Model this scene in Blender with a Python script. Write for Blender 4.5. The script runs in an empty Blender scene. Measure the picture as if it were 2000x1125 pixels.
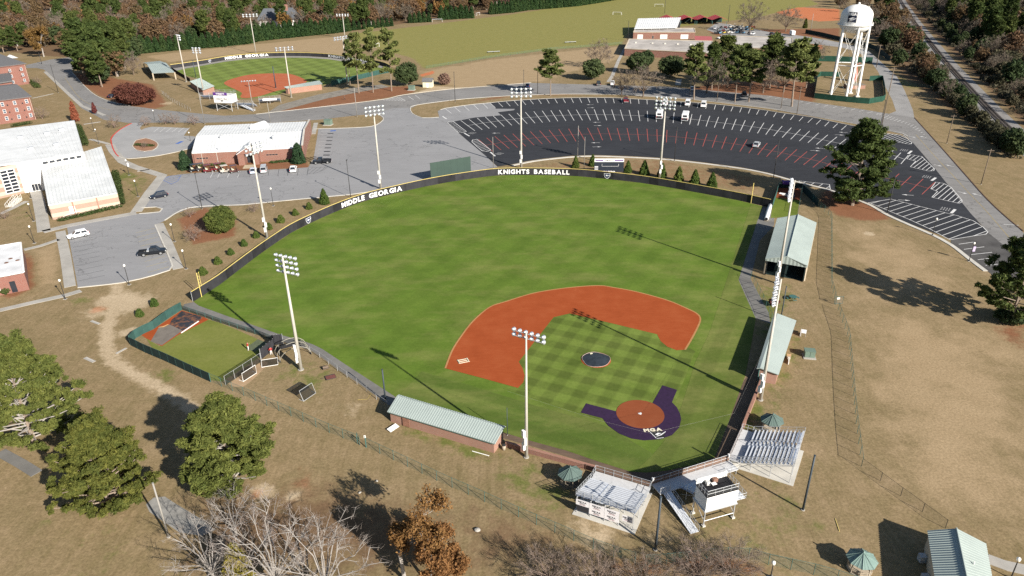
import bpy,bmesh,math,random
import numpy as np
from mathutils import Vector,Matrix
sc=bpy.context.scene
C=sc.collection
R=math.radians
# ------------------------------------------------------------------ camera
CAM_F,CAM_PITCH,CAM_ROLL,CAM_H=1397.8,0.4560,-0.01112,71.557
cp,sp=math.cos(CAM_PITCH),math.sin(CAM_PITCH)
cr,sr=math.cos(CAM_ROLL),math.sin(CAM_ROLL)
fwd=Vector((0,cp,-sp));right0=Vector((1,0,0));up0=Vector((0,sp,cp))
camR=right0*cr+up0*sr
camU=right0*-sr+up0*cr
cam_d=bpy.data.cameras.new('camera');cam=bpy.data.objects.new('camera',cam_d);C.objects.link(cam)
cam_d.sensor_width=36;cam_d.lens=CAM_F/2000*36;cam_d.clip_start=1;cam_d.clip_end=20000
m=Matrix((camR,camU,-fwd)).transposed().to_4x4();m.translation=(0,0,CAM_H)
cam.matrix_world=m
sc.camera=cam
# ------------------------------------------------------------------ light
SUN_AZ,SUN_EL=R(-48.5),R(27.5)          # the sun stands behind the viewer's right shoulder
w=bpy.data.worlds.new('World');sc.world=w;w.use_nodes=True
nt=w.node_tree
bg=nt.nodes['Background'];sky=nt.nodes.new('ShaderNodeTexSky');sky.sky_type='NISHITA';sky.sun_disc=False
sky.sun_elevation=SUN_EL;sky.sun_rotation=math.pi/2-SUN_AZ
sky.air_density=1.0;sky.dust_density=0.7;sky.ozone_density=1.2
nt.links.new(sky.outputs[0],bg.inputs[0]);bg.inputs[1].default_value=0.052
sd=bpy.data.lights.new('sun','SUN');sd.energy=4.9;sd.angle=R(0.55);sd.color=(1,0.93,0.83)
sun=bpy.data.objects.new('sun',sd);C.objects.link(sun)
sun.location=(80,-90,120)
sdir=Vector((math.cos(SUN_EL)*math.cos(SUN_AZ),math.cos(SUN_EL)*math.sin(SUN_AZ),math.sin(SUN_EL)))
sun.rotation_euler=sdir.to_track_quat('Z','Y').to_euler()
vs=sc.view_settings;vs.view_transform='Standard';vs.look='None';vs.gamma=1;vs.use_curve_mapping=False
vs.exposure=0.95
sc.cycles.max_bounces=5;sc.cycles.diffuse_bounces=2;sc.cycles.glossy_bounces=2;sc.cycles.transparent_max_bounces=12
sc.cycles.transmission_bounces=2;sc.cycles.use_denoising=False;sc.cycles.caustics_reflective=False
# ------------------------------------------------------------------ helpers
def G(u,v,z=0.0):
 """point of the plane at height z that lies at photograph position (u, v)"""
 d=camR*((u-1000)/CAM_F)+camU*(-(v-562.5)/CAM_F)+fwd
 t=(CAM_H-z)/-d.z
 return Vector((d.x*t,d.y*t,z))
def PX(p):
 q=Vector(p)-Vector((0,0,CAM_H));zz=q.dot(fwd)
 return (1000+CAM_F*q.dot(camR)/zz,562.5-CAM_F*q.dot(camU)/zz)
def HT(base,vtop):
 """height of an upright that stands at base and ends at image row vtop"""
 g=G(*base);lo,hi=0.0,60.0
 for _ in range(40):
  mid=(lo+hi)/2
  if PX((g.x,g.y,mid))[1]>vtop:lo=mid
  else:hi=mid
 return lo
def Z(o,s,L):return [(o[0]+a/s,o[1]+b/s) for a,b in L]
def tag(o,label=None,cat=None,group=None,kind=None):
 if label:o['label']=label
 if cat:o['category']=cat
 if group:o['group']=group
 if kind:o['kind']=kind
 return o
def thing(name,label,cat,loc=(0,0,0),rz=0.0,group=None):
 o=bpy.data.objects.new(name,None);C.objects.link(o);o.empty_display_size=0.3
 o.location=Vector(loc);o.rotation_euler=(0,0,rz)
 return tag(o,label,cat,group)
KIDS={}
def link(name,me,parent=None,loc=None,rot=None,scale=None):
 o=bpy.data.objects.new(name,me);C.objects.link(o)
 if parent is not None:o.parent=parent;KIDS.setdefault(parent.name,[]).append(o)
 if loc is not None:o.location=loc
 if rot is not None:o.rotation_euler=rot
 if scale is not None:o.scale=scale
 return o
def copy_tree(o,parent=None):
 c=o.copy();C.objects.link(c)
 if parent is not None:c.parent=parent;KIDS.setdefault(parent.name,[]).append(c)
 for ch in list(KIDS.get(o.name,[])):copy_tree(ch,c)
 return c
class MB:
 def __init__(s):s.v=[];s.f=[];s.m=[]
 def add(s,vs,fs,mi=0):
  n=len(s.v);s.v+=[tuple(p) for p in vs];s.f+=[tuple(i+n for i in f) for f in fs];s.m+=[mi]*len(fs);return s
 def box(s,c,d,rz=0.0,mi=0,M=None):
  hx,hy,hz=d[0]/2,d[1]/2,d[2]/2
  P=[Vector((x*hx,y*hy,z*hz)) for z in (-1,1) for y in (-1,1) for x in (-1,1)]
  if M is not None:P=[M @ p for p in P]
  else:
   ca,sa=math.cos(rz),math.sin(rz)
   P=[Vector((p.x*ca-p.y*sa,p.x*sa+p.y*ca,p.z)) for p in P]
  P=[p+Vector(c) for p in P]
  return s.add(P,[(0,2,3,1),(4,5,7,6),(0,1,5,4),(2,6,7,3),(0,4,6,2),(1,3,7,5)],mi)
 def prism(s,poly,z0,z1,mi=0,top=True,bottom=True):
  n=len(poly)
  a=sum(poly[i][0]*poly[(i+1) % n][1]-poly[(i+1) % n][0]*poly[i][1] for i in range(n))
  if a<0:poly=poly[::-1]
  V=[(p[0],p[1],z0) for p in poly]+[(p[0],p[1],z1) for p in poly]
  F=[(i,(i+1) % n,n+(i+1) % n,n+i) for i in range(n)]
  if top:F.append(tuple(range(n,2*n)))
  if bottom:F.append(tuple(range(n-1,-1,-1)))
  return s.add(V,F,mi)
 def tube(s,a,b,r0,r1=None,n=8,mi=0,caps=True):
  a,b=Vector(a),Vector(b);r1=r0 if r1 is None else r1
  d=(b-a)
  if d.length<1e-6:return s
  d.normalize();t=d.orthogonal().normalized();u=d.cross(t)
  V=[]
  for p,r in ((a,r0),(b,r1)):
   for i in range(n):
    an=2*math.pi*i/n;V.append(p+(t*math.cos(an)+u*math.sin(an))*r)
  F=[(i,(i+1) % n,n+(i+1) % n,n+i) for i in range(n)]
  if caps:F+=[tuple(range(n-1,-1,-1)),tuple(range(n,2*n))]
  return s.add(V,F,mi)
 def path(s,pts,r,n=6,mi=0):
  pts=[Vector(p) for p in pts];V=[];k=len(pts);t=None
  for i,p in enumerate(pts):
   d=(pts[min(i+1,k-1)]-pts[max(i-1,0)]).normalized()
   t=d.orthogonal().normalized() if t is None else (t-d*t.dot(d)).normalized()
   u=d.cross(t);rr=r[i] if isinstance(r,(list,tuple)) else r
   V+=[p+(t*math.cos(2*math.pi*j/n)+u*math.sin(2*math.pi*j/n))*rr for j in range(n)]
  F=[(i*n+j,i*n+(j+1) % n,(i+1)*n+(j+1) % n,(i+1)*n+j) for i in range(k-1) for j in range(n)]
  F+=[tuple(range(n-1,-1,-1)),tuple(range((k-1)*n,k*n))]
  return s.add(V,F,mi)
 def lathe(s,prof,n=16,c=(0,0,0),mi=0,ax=None):
  M=Matrix.Identity(3) if ax is None else Vector(ax).to_track_quat('Z','Y').to_matrix()
  V=[Vector(c)+M @ Vector((r*math.cos(2*math.pi*j/n),r*math.sin(2*math.pi*j/n),z)) for r,z in prof for j in range(n)]
  k=len(prof)
  F=[(i*n+j,i*n+(j+1) % n,(i+1)*n+(j+1) % n,(i+1)*n+j) for i in range(k-1) for j in range(n)]
  F+=[tuple(range(n-1,-1,-1)),tuple(range((k-1)*n,k*n))]
  return s.add(V,F,mi)
 def quad(s,a,b,c,d,mi=0):return s.add([a,b,c,d],[(0,1,2,3)],mi)
 def slab(s,quad,th,mi=0):
  """thick plate under a planar quad (a, b, c, d), th measured downwards"""
  q=[Vector(p) for p in quad];n=(q[1]-q[0]).cross(q[3]-q[0]).normalized()
  if n.z<0:q=q[::-1];n=-n
  lo=[p-n*th for p in q]
  return s.add(q+lo,[(0,1,2,3),(7,6,5,4),(0,4,5,1),(1,5,6,2),(2,6,7,3),(3,7,4,0)],mi)
 def mesh(s,name,mats,smooth=False):
  me=bpy.data.meshes.new(name);me.from_pydata(s.v,[],s.f)
  mats=mats if isinstance(mats,(list,tuple)) else [mats]
  for mt in mats:me.materials.append(mt)
  if len(mats)>1:me.polygons.foreach_set('material_index',s.m)
  if smooth:me.polygons.foreach_set('use_smooth',[True]*len(s.f))
  me.update();return me
 def build(s,name,mats,parent=None,smooth=False,loc=None,rot=None):
  return link(name,s.mesh(name,mats,smooth),parent,loc,rot)
def smoothline(pts,step=1.0,closed=False):
 """Catmull-Rom through 2D/3D points, resampled about every step metres"""
 P=[Vector((p[0],p[1],0)) for p in pts];out=[]
 n=len(P)
 for i in range(n if closed else n-1):
  if closed:a,b,c,d=P[(i-1) % n],P[i],P[(i+1) % n],P[(i+2) % n]
  else:a,b,c,d=P[max(i-1,0)],P[i],P[i+1],P[min(i+2,n-1)]
  k=max(1,int((c-b).length/step))
  for j in range(k):
   t=j/k
   out.append(0.5*((2*b)+(c-a)*t+(2*a-5*b+4*c-d)*t*t+(3*b-a-3*c+d)*t**3))
 if not closed:out.append(P[-1])
 return out
def resample(pts,n=None,step=None):
 P=[Vector((p[0],p[1],0)) for p in pts];L=[0]
 for a,b in zip(P,P[1:]):L.append(L[-1]+(b-a).length)
 if n is None:n=max(1,round(L[-1]/step))
 out=[];j=0
 for i in range(n+1):
  s=L[-1]*i/n
  while j<len(P)-2 and L[j+1]<s:j+=1
  t=(s-L[j])/max(1e-9,L[j+1]-L[j]);out.append(P[j].lerp(P[j+1],t))
 return out
def GL(px):return [G(*p) for p in px]
def offset_line(P,d):
 out=[]
 for i,p in enumerate(P):
  t=(P[min(i+1,len(P)-1)]-P[max(i-1,0)]);t.z=0;t.normalize()
  out.append(p+Vector((-t.y,t.x,0))*d)
 return out
def sheet(name,pts,z,mt,kind='structure',parent=None,world=False):
 P=pts if world else GL(pts)
 me=bpy.data.meshes.new(name)
 a=sum(P[i].x*P[(i+1) % len(P)].y-P[(i+1) % len(P)].x*P[i].y for i in range(len(P)))
 if a<0:P=P[::-1]
 me.from_pydata([(p.x,p.y,z) for p in P],[],[tuple(range(len(P)))]);me.materials.append(mt);me.update()
 o=link(name,me,parent)
 if parent is None:o['kind']=kind
 return o
def ribbon(name,pts,width,z,mt,h=None,parent=None,world=False,smooth=True,kind='structure',step=2.0):
 """flat strip (or raised one when h is given) along a line"""
 P=pts if world else GL(pts)
 P=smoothline(P,step) if smooth else [Vector((p.x,p.y,0)) for p in P]
 a,b=offset_line(P,width/2),offset_line(P,-width/2);n=len(P);mb=MB()
 if h is None:
  mb.add([(p.x,p.y,z) for p in b]+[(p.x,p.y,z) for p in a],[(i,i+1,n+i+1,n+i) for i in range(n-1)])
 else:
  V=[(p.x,p.y,z) for p in b]+[(p.x,p.y,z+h) for p in b]+[(p.x,p.y,z+h) for p in a]+[(p.x,p.y,z) for p in a]
  F=[(k*n+i,k*n+i+1,(k+1)*n+i+1,(k+1)*n+i) for k in range(3) for i in range(n-1)]
  F+=[(0,n,2*n,3*n),(n-1,4*n-1,3*n-1,2*n-1)]
  mb.add(V,F)
 o=mb.build(name,mt,parent)
 if parent is None and kind:o['kind']=kind
 return o
# ------------------------------------------------------------------ materials
def nodes(mt):
 mt.use_nodes=True;t=mt.node_tree;return t,t.nodes['Principled BSDF'],t.nodes,t.links
def lin(c):
 return tuple(c)+(1,)
def noise(t,scale,detail=4,rough=.6,coord='Object',w=0,stretch=None,rotz=0):
 tc=t.nodes.new('ShaderNodeTexCoord');n=t.nodes.new('ShaderNodeTexNoise')
 n.inputs['Scale'].default_value=scale;n.inputs['Detail'].default_value=detail;n.inputs['Roughness'].default_value=rough
 if stretch or rotz:
  mp=t.nodes.new('ShaderNodeMapping');mp.inputs['Scale'].default_value=stretch or (1,1,1);mp.inputs['Rotation'].default_value=(0,0,rotz)
  t.links.new(tc.outputs[coord],mp.inputs[0]);t.links.new(mp.outputs[0],n.inputs['Vector'])
 else:t.links.new(tc.outputs[coord],n.inputs['Vector'])
 return n.outputs['Fac']
def ramp(t,fac,stops):
 r=t.nodes.new('ShaderNodeValToRGB');e=r.color_ramp.elements
 while len(e)<len(stops):e.new(0.5)
 for k,(p,c) in zip(e,stops):k.position=p;k.color=lin(c) if len(c)==3 else c
 t.links.new(fac,r.inputs[0]);return r.outputs[0]
def mix(t,fac,a,b,mode='MIX'):
 n=t.nodes.new('ShaderNodeMix');n.data_type='RGBA';n.blend_type=mode
 if isinstance(fac,(int,float)):n.inputs[0].default_value=fac
 else:t.links.new(fac,n.inputs[0])
 for s,x in ((n.inputs[6],a),(n.inputs[7],b)):
  if isinstance(x,tuple):s.default_value=lin(x) if len(x)==3 else x
  else:t.links.new(x,s)
 return n.outputs[2]
def math_(t,op,a,b=None,clamp=False):
 n=t.nodes.new('ShaderNodeMath');n.operation=op;n.use_clamp=clamp
 for s,x in zip(n.inputs,(a,b)):
  if x is None:continue
  if isinstance(x,(int,float)):s.default_value=x
  else:t.links.new(x,s)
 return n.outputs[0]
def bump(t,bsdf,h,strength=.3,dist=.02):
 b=t.nodes.new('ShaderNodeBump');b.inputs['Strength'].default_value=strength;b.inputs['Distance'].default_value=dist
 t.links.new(h,b.inputs['Height']);t.links.new(b.outputs[0],bsdf.inputs['Normal'])
MATS={}
def mat(name,col,rough=.7,var=.25,scale=2.0,metal=0.0,spec=.3,bmp=0,col2=None,emis=None,rand=0.0,coord='Object'):
 if name in MATS:return MATS[name]
 mt=bpy.data.materials.new(name);t,b,N,L=nodes(mt)
 f=noise(t,scale,coord=coord);c2=col2 or tuple(x*(1-var) for x in col)
 hi=tuple(min(1,x*(1+var*.5)) for x in col)
 out=ramp(t,f,[(.3,c2),(.55,col),(.75,hi)])
 if rand:
  oi=N.new('ShaderNodeObjectInfo');hs=N.new('ShaderNodeHueSaturation')
  L.new(math_(t,'MULTIPLY_ADD',oi.outputs['Random'],rand),hs.inputs['Value']);hs.inputs['Value'].default_value=1
  mm=hs.inputs['Value'].links[0].from_node;mm.inputs[2].default_value=1-rand/2
  L.new(out,hs.inputs['Color']);out=hs.outputs[0]
 L.new(out,b.inputs['Base Color'])
 b.inputs['Roughness'].default_value=rough;b.inputs['Metallic'].default_value=metal;b.inputs['Specular IOR Level'].default_value=spec
 if bmp:bump(t,b,noise(t,scale*4,coord=coord),bmp,.03)
 if emis:b.inputs['Emission Color'].default_value=lin(emis[:3]);b.inputs['Emission Strength'].default_value=emis[3]
 MATS[name]=mt;return mt
def seethrough(name,col,alpha,rough=.8):
 mt=bpy.data.materials.new(name);t,b,N,L=nodes(mt)
 b.inputs['Base Color'].default_value=lin(col);b.inputs['Roughness'].default_value=rough;b.inputs['Specular IOR Level'].default_value=.1
 tr=N.new('ShaderNodeBsdfTransparent');mx=N.new('ShaderNodeMixShader')
 f=noise(t,1.5);v=math_(t,'MULTIPLY_ADD',f,alpha*.6);v.node.inputs[2].default_value=alpha*.7
 L.new(v,mx.inputs[0]);L.new(tr.outputs[0],mx.inputs[1]);L.new(b.outputs[0],mx.inputs[2])
 L.new(mx.outputs[0],N['Material Output'].inputs[0]);MATS[name]=mt;return mt
def asphalt(name,col,crack=.5,patch=.25,wear=.2):
 mt=bpy.data.materials.new(name);t,b,N,L=nodes(mt)
 c=ramp(t,noise(t,.05,6,.65),[(.3,tuple(x*(1-wear) for x in col)),(.5,col),(.72,tuple(x*(1+wear) for x in col))])
 c=mix(t,patch,c,ramp(t,noise(t,.35,5,.7,stretch=(.3,1.6,1),rotz=.3),[(.3,tuple(x*.55 for x in col)),(.7,tuple(x*1.5 for x in col))]))
 v=N.new('ShaderNodeTexVoronoi');v.feature='DISTANCE_TO_EDGE';v.inputs['Scale'].default_value=.11
 tc=N.new('ShaderNodeTexCoord');wv=N.new('ShaderNodeMix');wv.data_type='RGBA';wv.blend_type='ADD';wv.inputs[0].default_value=1
 nz=N.new('ShaderNodeTexNoise');nz.inputs['Scale'].default_value=.4;nz.inputs['Detail'].default_value=4;L.new(tc.outputs['Object'],nz.inputs['Vector'])
 sc_=N.new('ShaderNodeVectorMath');sc_.operation='SCALE';sc_.inputs['Scale'].default_value=6;L.new(nz.outputs['Color'],sc_.inputs[0])
 L.new(tc.outputs['Object'],wv.inputs[6]);L.new(sc_.outputs[0],wv.inputs[7]);L.new(wv.outputs[2],v.inputs['Vector'])
 k=math_(t,'LESS_THAN',v.outputs['Distance'],.012);k=math_(t,'MULTIPLY',k,math_(t,'GREATER_THAN',noise(t,.03,3),.5));c=mix(t,math_(t,'MULTIPLY',k,crack),c,tuple(x*.35 for x in col))
 st=t.nodes.new('ShaderNodeMapRange');st.inputs['From Min'].default_value=.66;st.inputs['From Max'].default_value=.74;st.inputs['To Max'].default_value=.45;L.new(noise(t,.5,2,.5),st.inputs[0])
 c=mix(t,st.outputs[0],c,tuple(x*.6 for x in col));c=mix(t,.15,c,mix(t,noise(t,6,3,.7),(.3,.3,.3),(1.7,1.7,1.7)),'MULTIPLY')
 L.new(c,b.inputs['Base Color']);b.inputs['Roughness'].default_value=.9;b.inputs['Specular IOR Level'].default_value=.2;bump(t,b,noise(t,8),.2,.02)
 MATS[name]=mt;return mt
M_ASPH=asphalt('asphalt_grey',(.245,.246,.252),.45,.12,.10)
M_ROAD=asphalt('asphalt_road',(.205,.200,.195),.6,.25,.18)
M_DARK=asphalt('asphalt_dark',(.030,.032,.038),.3,.35,.25)
M_CONC=mat('concrete',(.36,.345,.315),.9,.2,.25)
M_CONCP=mat('concrete_pale',(.52,.50,.45),.9,.2,.3)
M_WALK=mat('walkway_concrete',(.17,.165,.155),.9,.25,.3)
M_WPAINT=mat('paint_white',(.66,.66,.65),.7,.4,2.2)
M_RPAINT=mat('paint_red',(.38,.085,.068),.7,.25,1.2)
M_YPAINT=mat('paint_yellow',(.42,.33,.10),.8,.3,.6)
M_DPAINT=mat('paint_worn',(.05,.053,.058),.8,.25,.6)
M_BPAINT=mat('paint_blue',(.06,.14,.42),.8,.3,.6)
M_YELLOW=mat('yellow_cap',(.60,.48,.16),.6,.1,1)
M_BLACK=mat('black_screen',(.022,.022,.025),.85,.3,.5,spec=.15)
M_CHAR=mat('charcoal_screen',(.035,.035,.04),.85,.3,.5,spec=.15)
M_GSCREEN=mat('green_screen',(.035,.085,.075),.85,.25,.6,spec=.15)
M_DGSCREEN=mat('dark_green_screen',(.018,.035,.035),.85,.25,.6,spec=.15)
M_TARPGREEN=mat('windscreen_green',(.020,.066,.046),.85,.25,.6,spec=.15)
M_BOARD=mat('batter_eye_green',(.040,.066,.056),.8,.1,.4)
M_GALV=mat('galvanised',(.50,.52,.54),.45,.15,3,metal=.35)
M_ALU=mat('aluminium',(.68,.71,.75),.42,.12,3,metal=.25)
M_ALUD=mat('aluminium_shade',(.30,.36,.48),.5,.2,2,metal=.2)  # foot boards: blue shade between the benches is put into the colour
M_POLE=mat('pole_white',(.44,.42,.375),.7,.12,.7)
M_POLEG=mat('pole_grey',(.26,.25,.23),.7,.15,.7)
M_DPOLE=mat('pole_dark',(.035,.035,.035),.6,.2,1)
M_BLUEPOLE=mat('pole_slate',(.045,.06,.075),.55,.2,1)
M_WOODP=mat('pole_wood',(.16,.125,.095),.9,.25,.7)
M_LAMPW=mat('lamp_globe',(.85,.84,.78),.4,.05,3)
M_GLASS=mat('window_glass',(.025,.03,.04),.12,.2,.8,spec=.6)
M_GLASSB=mat('window_glass_blue',(.08,.11,.15),.12,.2,.8,spec=.6)
M_WHITE=mat('white_metal',(.78,.78,.76),.55,.06,.4)
M_WROOF=mat('white_roof',(.66,.675,.675),.6,.14,.25)
M_GROOF=mat('green_roof',(.33,.385,.365),.5,.1,.2)
M_GROOFD=mat('gazebo_roof',(.10,.145,.13),.55,.15,.6)
M_GTRIM=mat('green_trim',(.05,.13,.12),.6,.15,1)
M_SHINGLE=mat('shingle_grey',(.13,.13,.135),.9,.25,1.5)
M_TIMBER=mat('timber',(.40,.34,.26),.85,.25,1.2)
M_TIMBERD=mat('timber_grey',(.20,.17,.13),.9,.25,1.2)
M_PURPLE=mat('purple_panel',(.09,.03,.20),.7,.15,1)
M_BANNER=mat('banner_white',(.74,.73,.75),.8,.06,1)
M_REDROOF=mat('red_roof',(.33,.055,.06),.6,.2,.4)
M_RUBBER=mat('rubber',(.02,.02,.02),.8,.2,3)
M_RIM=mat('rim',(.35,.36,.37),.4,.1,3,metal=.5)
M_HEAD=mat('headlight',(.75,.76,.74),.2,.05,3)
M_TAIL=mat('taillight',(.35,.02,.02),.3,.1,3)
M_LENS=mat('flood_lens',(.75,.80,.86),.12,.05,3,metal=.3,spec=.8)
M_HOUS=mat('flood_housing',(.55,.58,.62),.35,.1,3,metal=.5)
M_GCLAY=mat('clay_kerb',(.28,.15,.09),.9,.2,.6)
M_REDKERB=mat('red_kerb',(.50,.06,.05),.8,.2,.6)
M_GBOX=mat('utility_green',(.14,.20,.16),.6,.12,1)
M_TAN=mat('tan_wall',(.48,.41,.31),.9,.15,.5)
M_CREAM=mat('cream_wall',(.60,.58,.44),.9,.1,.5)
M_BALLAST=mat('ballast',(.23,.22,.21),.95,.3,.5,bmp=.5)
M_RAIL=mat('rail_steel',(.06,.05,.045),.6,.2,1,metal=.4)
M_SLEEPER=mat('sleeper',(.055,.043,.035),.95,.3,1)
M_TARP=mat('tarp_blue_black',(.030,.038,.048),.55,.4,.9,bmp=.4)
M_PINK=mat('tank_red',(.52,.17,.14),.7,.15,.5)
M_BARK=mat('bark',(.17,.13,.10),.95,.35,1.5)
M_BARKP=mat('bark_pine',(.24,.19,.15),.95,.3,1.2)
M_BARKW=mat('bark_pale',(.33,.305,.28),.95,.2,1)
M_TWIG=mat('twig_brown',(.17,.125,.10),.95,.2,1)
M_NET=seethrough('chain_link',(.18,.19,.19),.14)
M_NETG=seethrough('chain_link_green',(.075,.19,.16),.135)
M_BNET=seethrough('black_netting',(.02,.022,.022),.55)
M_THINNET=seethrough('backstop_netting',(.03,.03,.03),.05)
def brickmat(name,c1,c2,mortar,scale=1.0,band=None):
 mt=bpy.data.materials.new(name);t,b,N,L=nodes(mt)
 g=N.new('ShaderNodeNewGeometry');sx=N.new('ShaderNodeSeparateXYZ');L.new(g.outputs['Position'],sx.inputs[0])
 cb=N.new('ShaderNodeCombineXYZ');L.new(math_(t,'ADD',sx.outputs[0],sx.outputs[1]),cb.inputs[0]);L.new(sx.outputs[2],cb.inputs[1])
 br=N.new('ShaderNodeTexBrick');L.new(cb.outputs[0],br.inputs['Vector'])
 br.inputs['Scale'].default_value=1;br.inputs['Brick Width'].default_value=.24;br.inputs['Row Height'].default_value=.085;br.inputs['Mortar Size'].default_value=.008
 br.inputs['Color1'].default_value=lin(c1);br.inputs['Color2'].default_value=lin(c2);br.inputs['Mortar'].default_value=lin(mortar)
 out=mix(t,noise(t,.35,5),br.outputs[0],mix(t,.5,br.outputs[0],(.03,.02,.015)),'MIX')
 out=mix(t,.65,br.outputs[0],out)
 if band:
  wv=math_(t,'PINGPONG',sx.outputs[2],band[0]);k=math_(t,'GREATER_THAN',wv,band[0]*.55)
  out=mix(t,k,out,band[1])
 L.new(out,b.inputs['Base Color']);b.inputs['Roughness'].default_value=.92
 MATS[name]=mt;return mt
M_BRICK=brickmat('brick_red',(.26,.105,.072),(.215,.08,.058),(.30,.25,.21))
M_BRICKD=brickmat('brick_dorm',(.26,.098,.074),(.215,.076,.058),(.26,.2,.17))
M_BRICKP=brickmat('brick_pink',(.40,.27,.205),(.36,.235,.18),(.40,.33,.28),band=(1.25,(.48,.385,.305)))
M_BRICKDUG=brickmat('brick_dugout',(.37,.19,.135),(.32,.155,.11),(.36,.29,.24))
def leafmat(name,dark,lightc,trans=.25,rand=.25):
 mt=bpy.data.materials.new(name);t,b,N,L=nodes(mt)
 at=N.new('ShaderNodeAttribute');at.attribute_name='tint'
 c=ramp(t,at.outputs['Fac'],[(0,dark),(.6,tuple((a+q)/2 for a,q in zip(dark,lightc))),(1,lightc)])
 oi=N.new('ShaderNodeObjectInfo');hs=N.new('ShaderNodeHueSaturation')
 v=math_(t,'MULTIPLY_ADD',oi.outputs['Random'],rand);v.node.inputs[2].default_value=1-rand/2
 L.new(v,hs.inputs['Value'])
 h=math_(t,'MULTIPLY_ADD',oi.outputs['Random'],-.03);h.node.inputs[2].default_value=.515;L.new(h,hs.inputs['Hue'])
 L.new(c,hs.inputs['Color'])
 L.new(hs.outputs[0],b.inputs['Base Color']);b.inputs['Roughness'].default_value=.75;b.inputs['Specular IOR Level'].default_value=.15
 tl=N.new('ShaderNodeBsdfTranslucent');L.new(hs.outputs[0],tl.inputs[0]);mx=N.new('ShaderNodeMixShader');mx.inputs[0].default_value=trans
 L.new(b.outputs[0],mx.inputs[1]);L.new(tl.outputs[0],mx.inputs[2]);L.new(mx.outputs[0],N['Material Output'].inputs[0])
 MATS[name]=mt;return mt
L_PINE=leafmat('leaf_pine',(.040,.062,.018),(.115,.145,.040))
L_PINET=leafmat('leaf_pine_tall',(.068,.092,.028),(.190,.215,.066))
L_PINEB=leafmat('leaf_pine_bright',(.055,.080,.020),(.160,.182,.046),.28)
L_CEDAR=leafmat('leaf_cedar',(.050,.070,.017),(.145,.152,.034),.28)
L_OAK=leafmat('leaf_live_oak',(.032,.052,.022),(.085,.115,.045))
L_LEY=leafmat('leaf_cypress',(.018,.042,.016),(.055,.095,.028))
L_MAG=leafmat('leaf_magnolia',(.018,.045,.02),(.06,.10,.045))
L_ARB=leafmat('leaf_arborvitae',(.04,.07,.015),(.12,.16,.035))
L_BROWN=leafmat('leaf_brown',(.10,.065,.036),(.215,.140,.075))
L_RUST=leafmat('leaf_rust',(.125,.066,.024),(.30,.172,.062))
L_MAROON=leafmat('leaf_maroon',(.085,.03,.025),(.20,.075,.055))
L_SCRUB=leafmat('leaf_scrub',(.05,.05,.03),(.13,.12,.07))
L_HEDGE=leafmat('leaf_hedge',(.03,.05,.016),(.085,.115,.035))
# ------------------------------------------------------------------ ground: one sheet out to the horizon, its soil and grass kinds as vertex weights
ys=[-6000,-1500,-300,-60,0,25,40]
while ys[-1]<1300:ys.append(ys[-1]+max(1.3,ys[-1]*.0085))
ys+=[1600,2200,3500,6000,12000]
ss=[-60,-15,-4,-1.6]+[-1.05+2.1*i/300 for i in range(301)]+[1.6,4,15,60]
ys=np.array(ys);ss=np.array(ss)
hw=60+.80*np.abs(ys)
XX=ss[None,:]*hw[:,None];YY=np.repeat(ys[:,None],len(ss),1)
gx,gy=XX.ravel(),YY.ravel();NR,NC=len(ys),len(ss)
gi=np.arange(NR*NC).reshape(NR,NC)
quads=np.stack([gi[:-1,:-1],gi[:-1,1:],gi[1:,1:],gi[1:,:-1]],-1).reshape(-1,4)
def np_mesh(name,V,Q,mt):
 me=bpy.data.meshes.new(name);k=Q.shape[1]
 me.vertices.add(len(V));me.vertices.foreach_set('co',np.ascontiguousarray(V,dtype=np.float32).ravel())
 me.loops.add(Q.size);me.loops.foreach_set('vertex_index',np.ascontiguousarray(Q,dtype=np.int32).ravel())
 me.polygons.add(len(Q));me.polygons.foreach_set('loop_start',np.arange(0,Q.size,k,dtype=np.int32))
 me.update(calc_edges=True)
 if mt:me.materials.append(mt)
 return me
def segdist(px,py,a,b):
 d=b-a;L2=d.x**2+d.y**2+1e-9
 t=np.clip(((px-a.x)*d.x+(py-a.y)*d.y)/L2,0,1)
 return np.hypot(px-a.x-t*d.x,py-a.y-t*d.y)
def w_poly(pix,soft):
 P=GL(pix);ins=np.zeros(len(gx),bool);dist=np.full(len(gx),1e9)
 for i in range(len(P)):
  a,b=P[i],P[(i+1) % len(P)]
  dist=np.minimum(dist,segdist(gx,gy,a,b))
  cond=(a.y>gy)!=(b.y>gy)
  xi=(b.x-a.x)*(gy-a.y)/(b.y-a.y+1e-12)+a.x
  ins ^= cond &(gx<xi)
 s=np.where(ins,dist,-dist);return np.clip(.5+s/(2*soft),0,1)
def w_line(pix,half,soft):
 P=smoothline(GL(pix),3);dist=np.full(len(gx),1e9)
 for a,b in zip(P,P[1:]):dist=np.minimum(dist,segdist(gx,gy,a,b))
 return np.clip(.5+(half-dist)/(2*soft),0,1)
def w_blob(u,v,r,soft=None):
 p=G(u,v);return np.clip(1-np.hypot(gx-p.x,gy-p.y)/r,0,1)
W_={}
W_['soccer']=np.maximum(w_poly([(690,66),(860,46),(1000,28),(1220,-6),(1560,-12),(1600,8),(1520,24),(1480,34),(1228,64),(1215,88),(1080,96),(960,112),(832,134),(800,112),(745,96),(700,84)],4),0)
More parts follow.
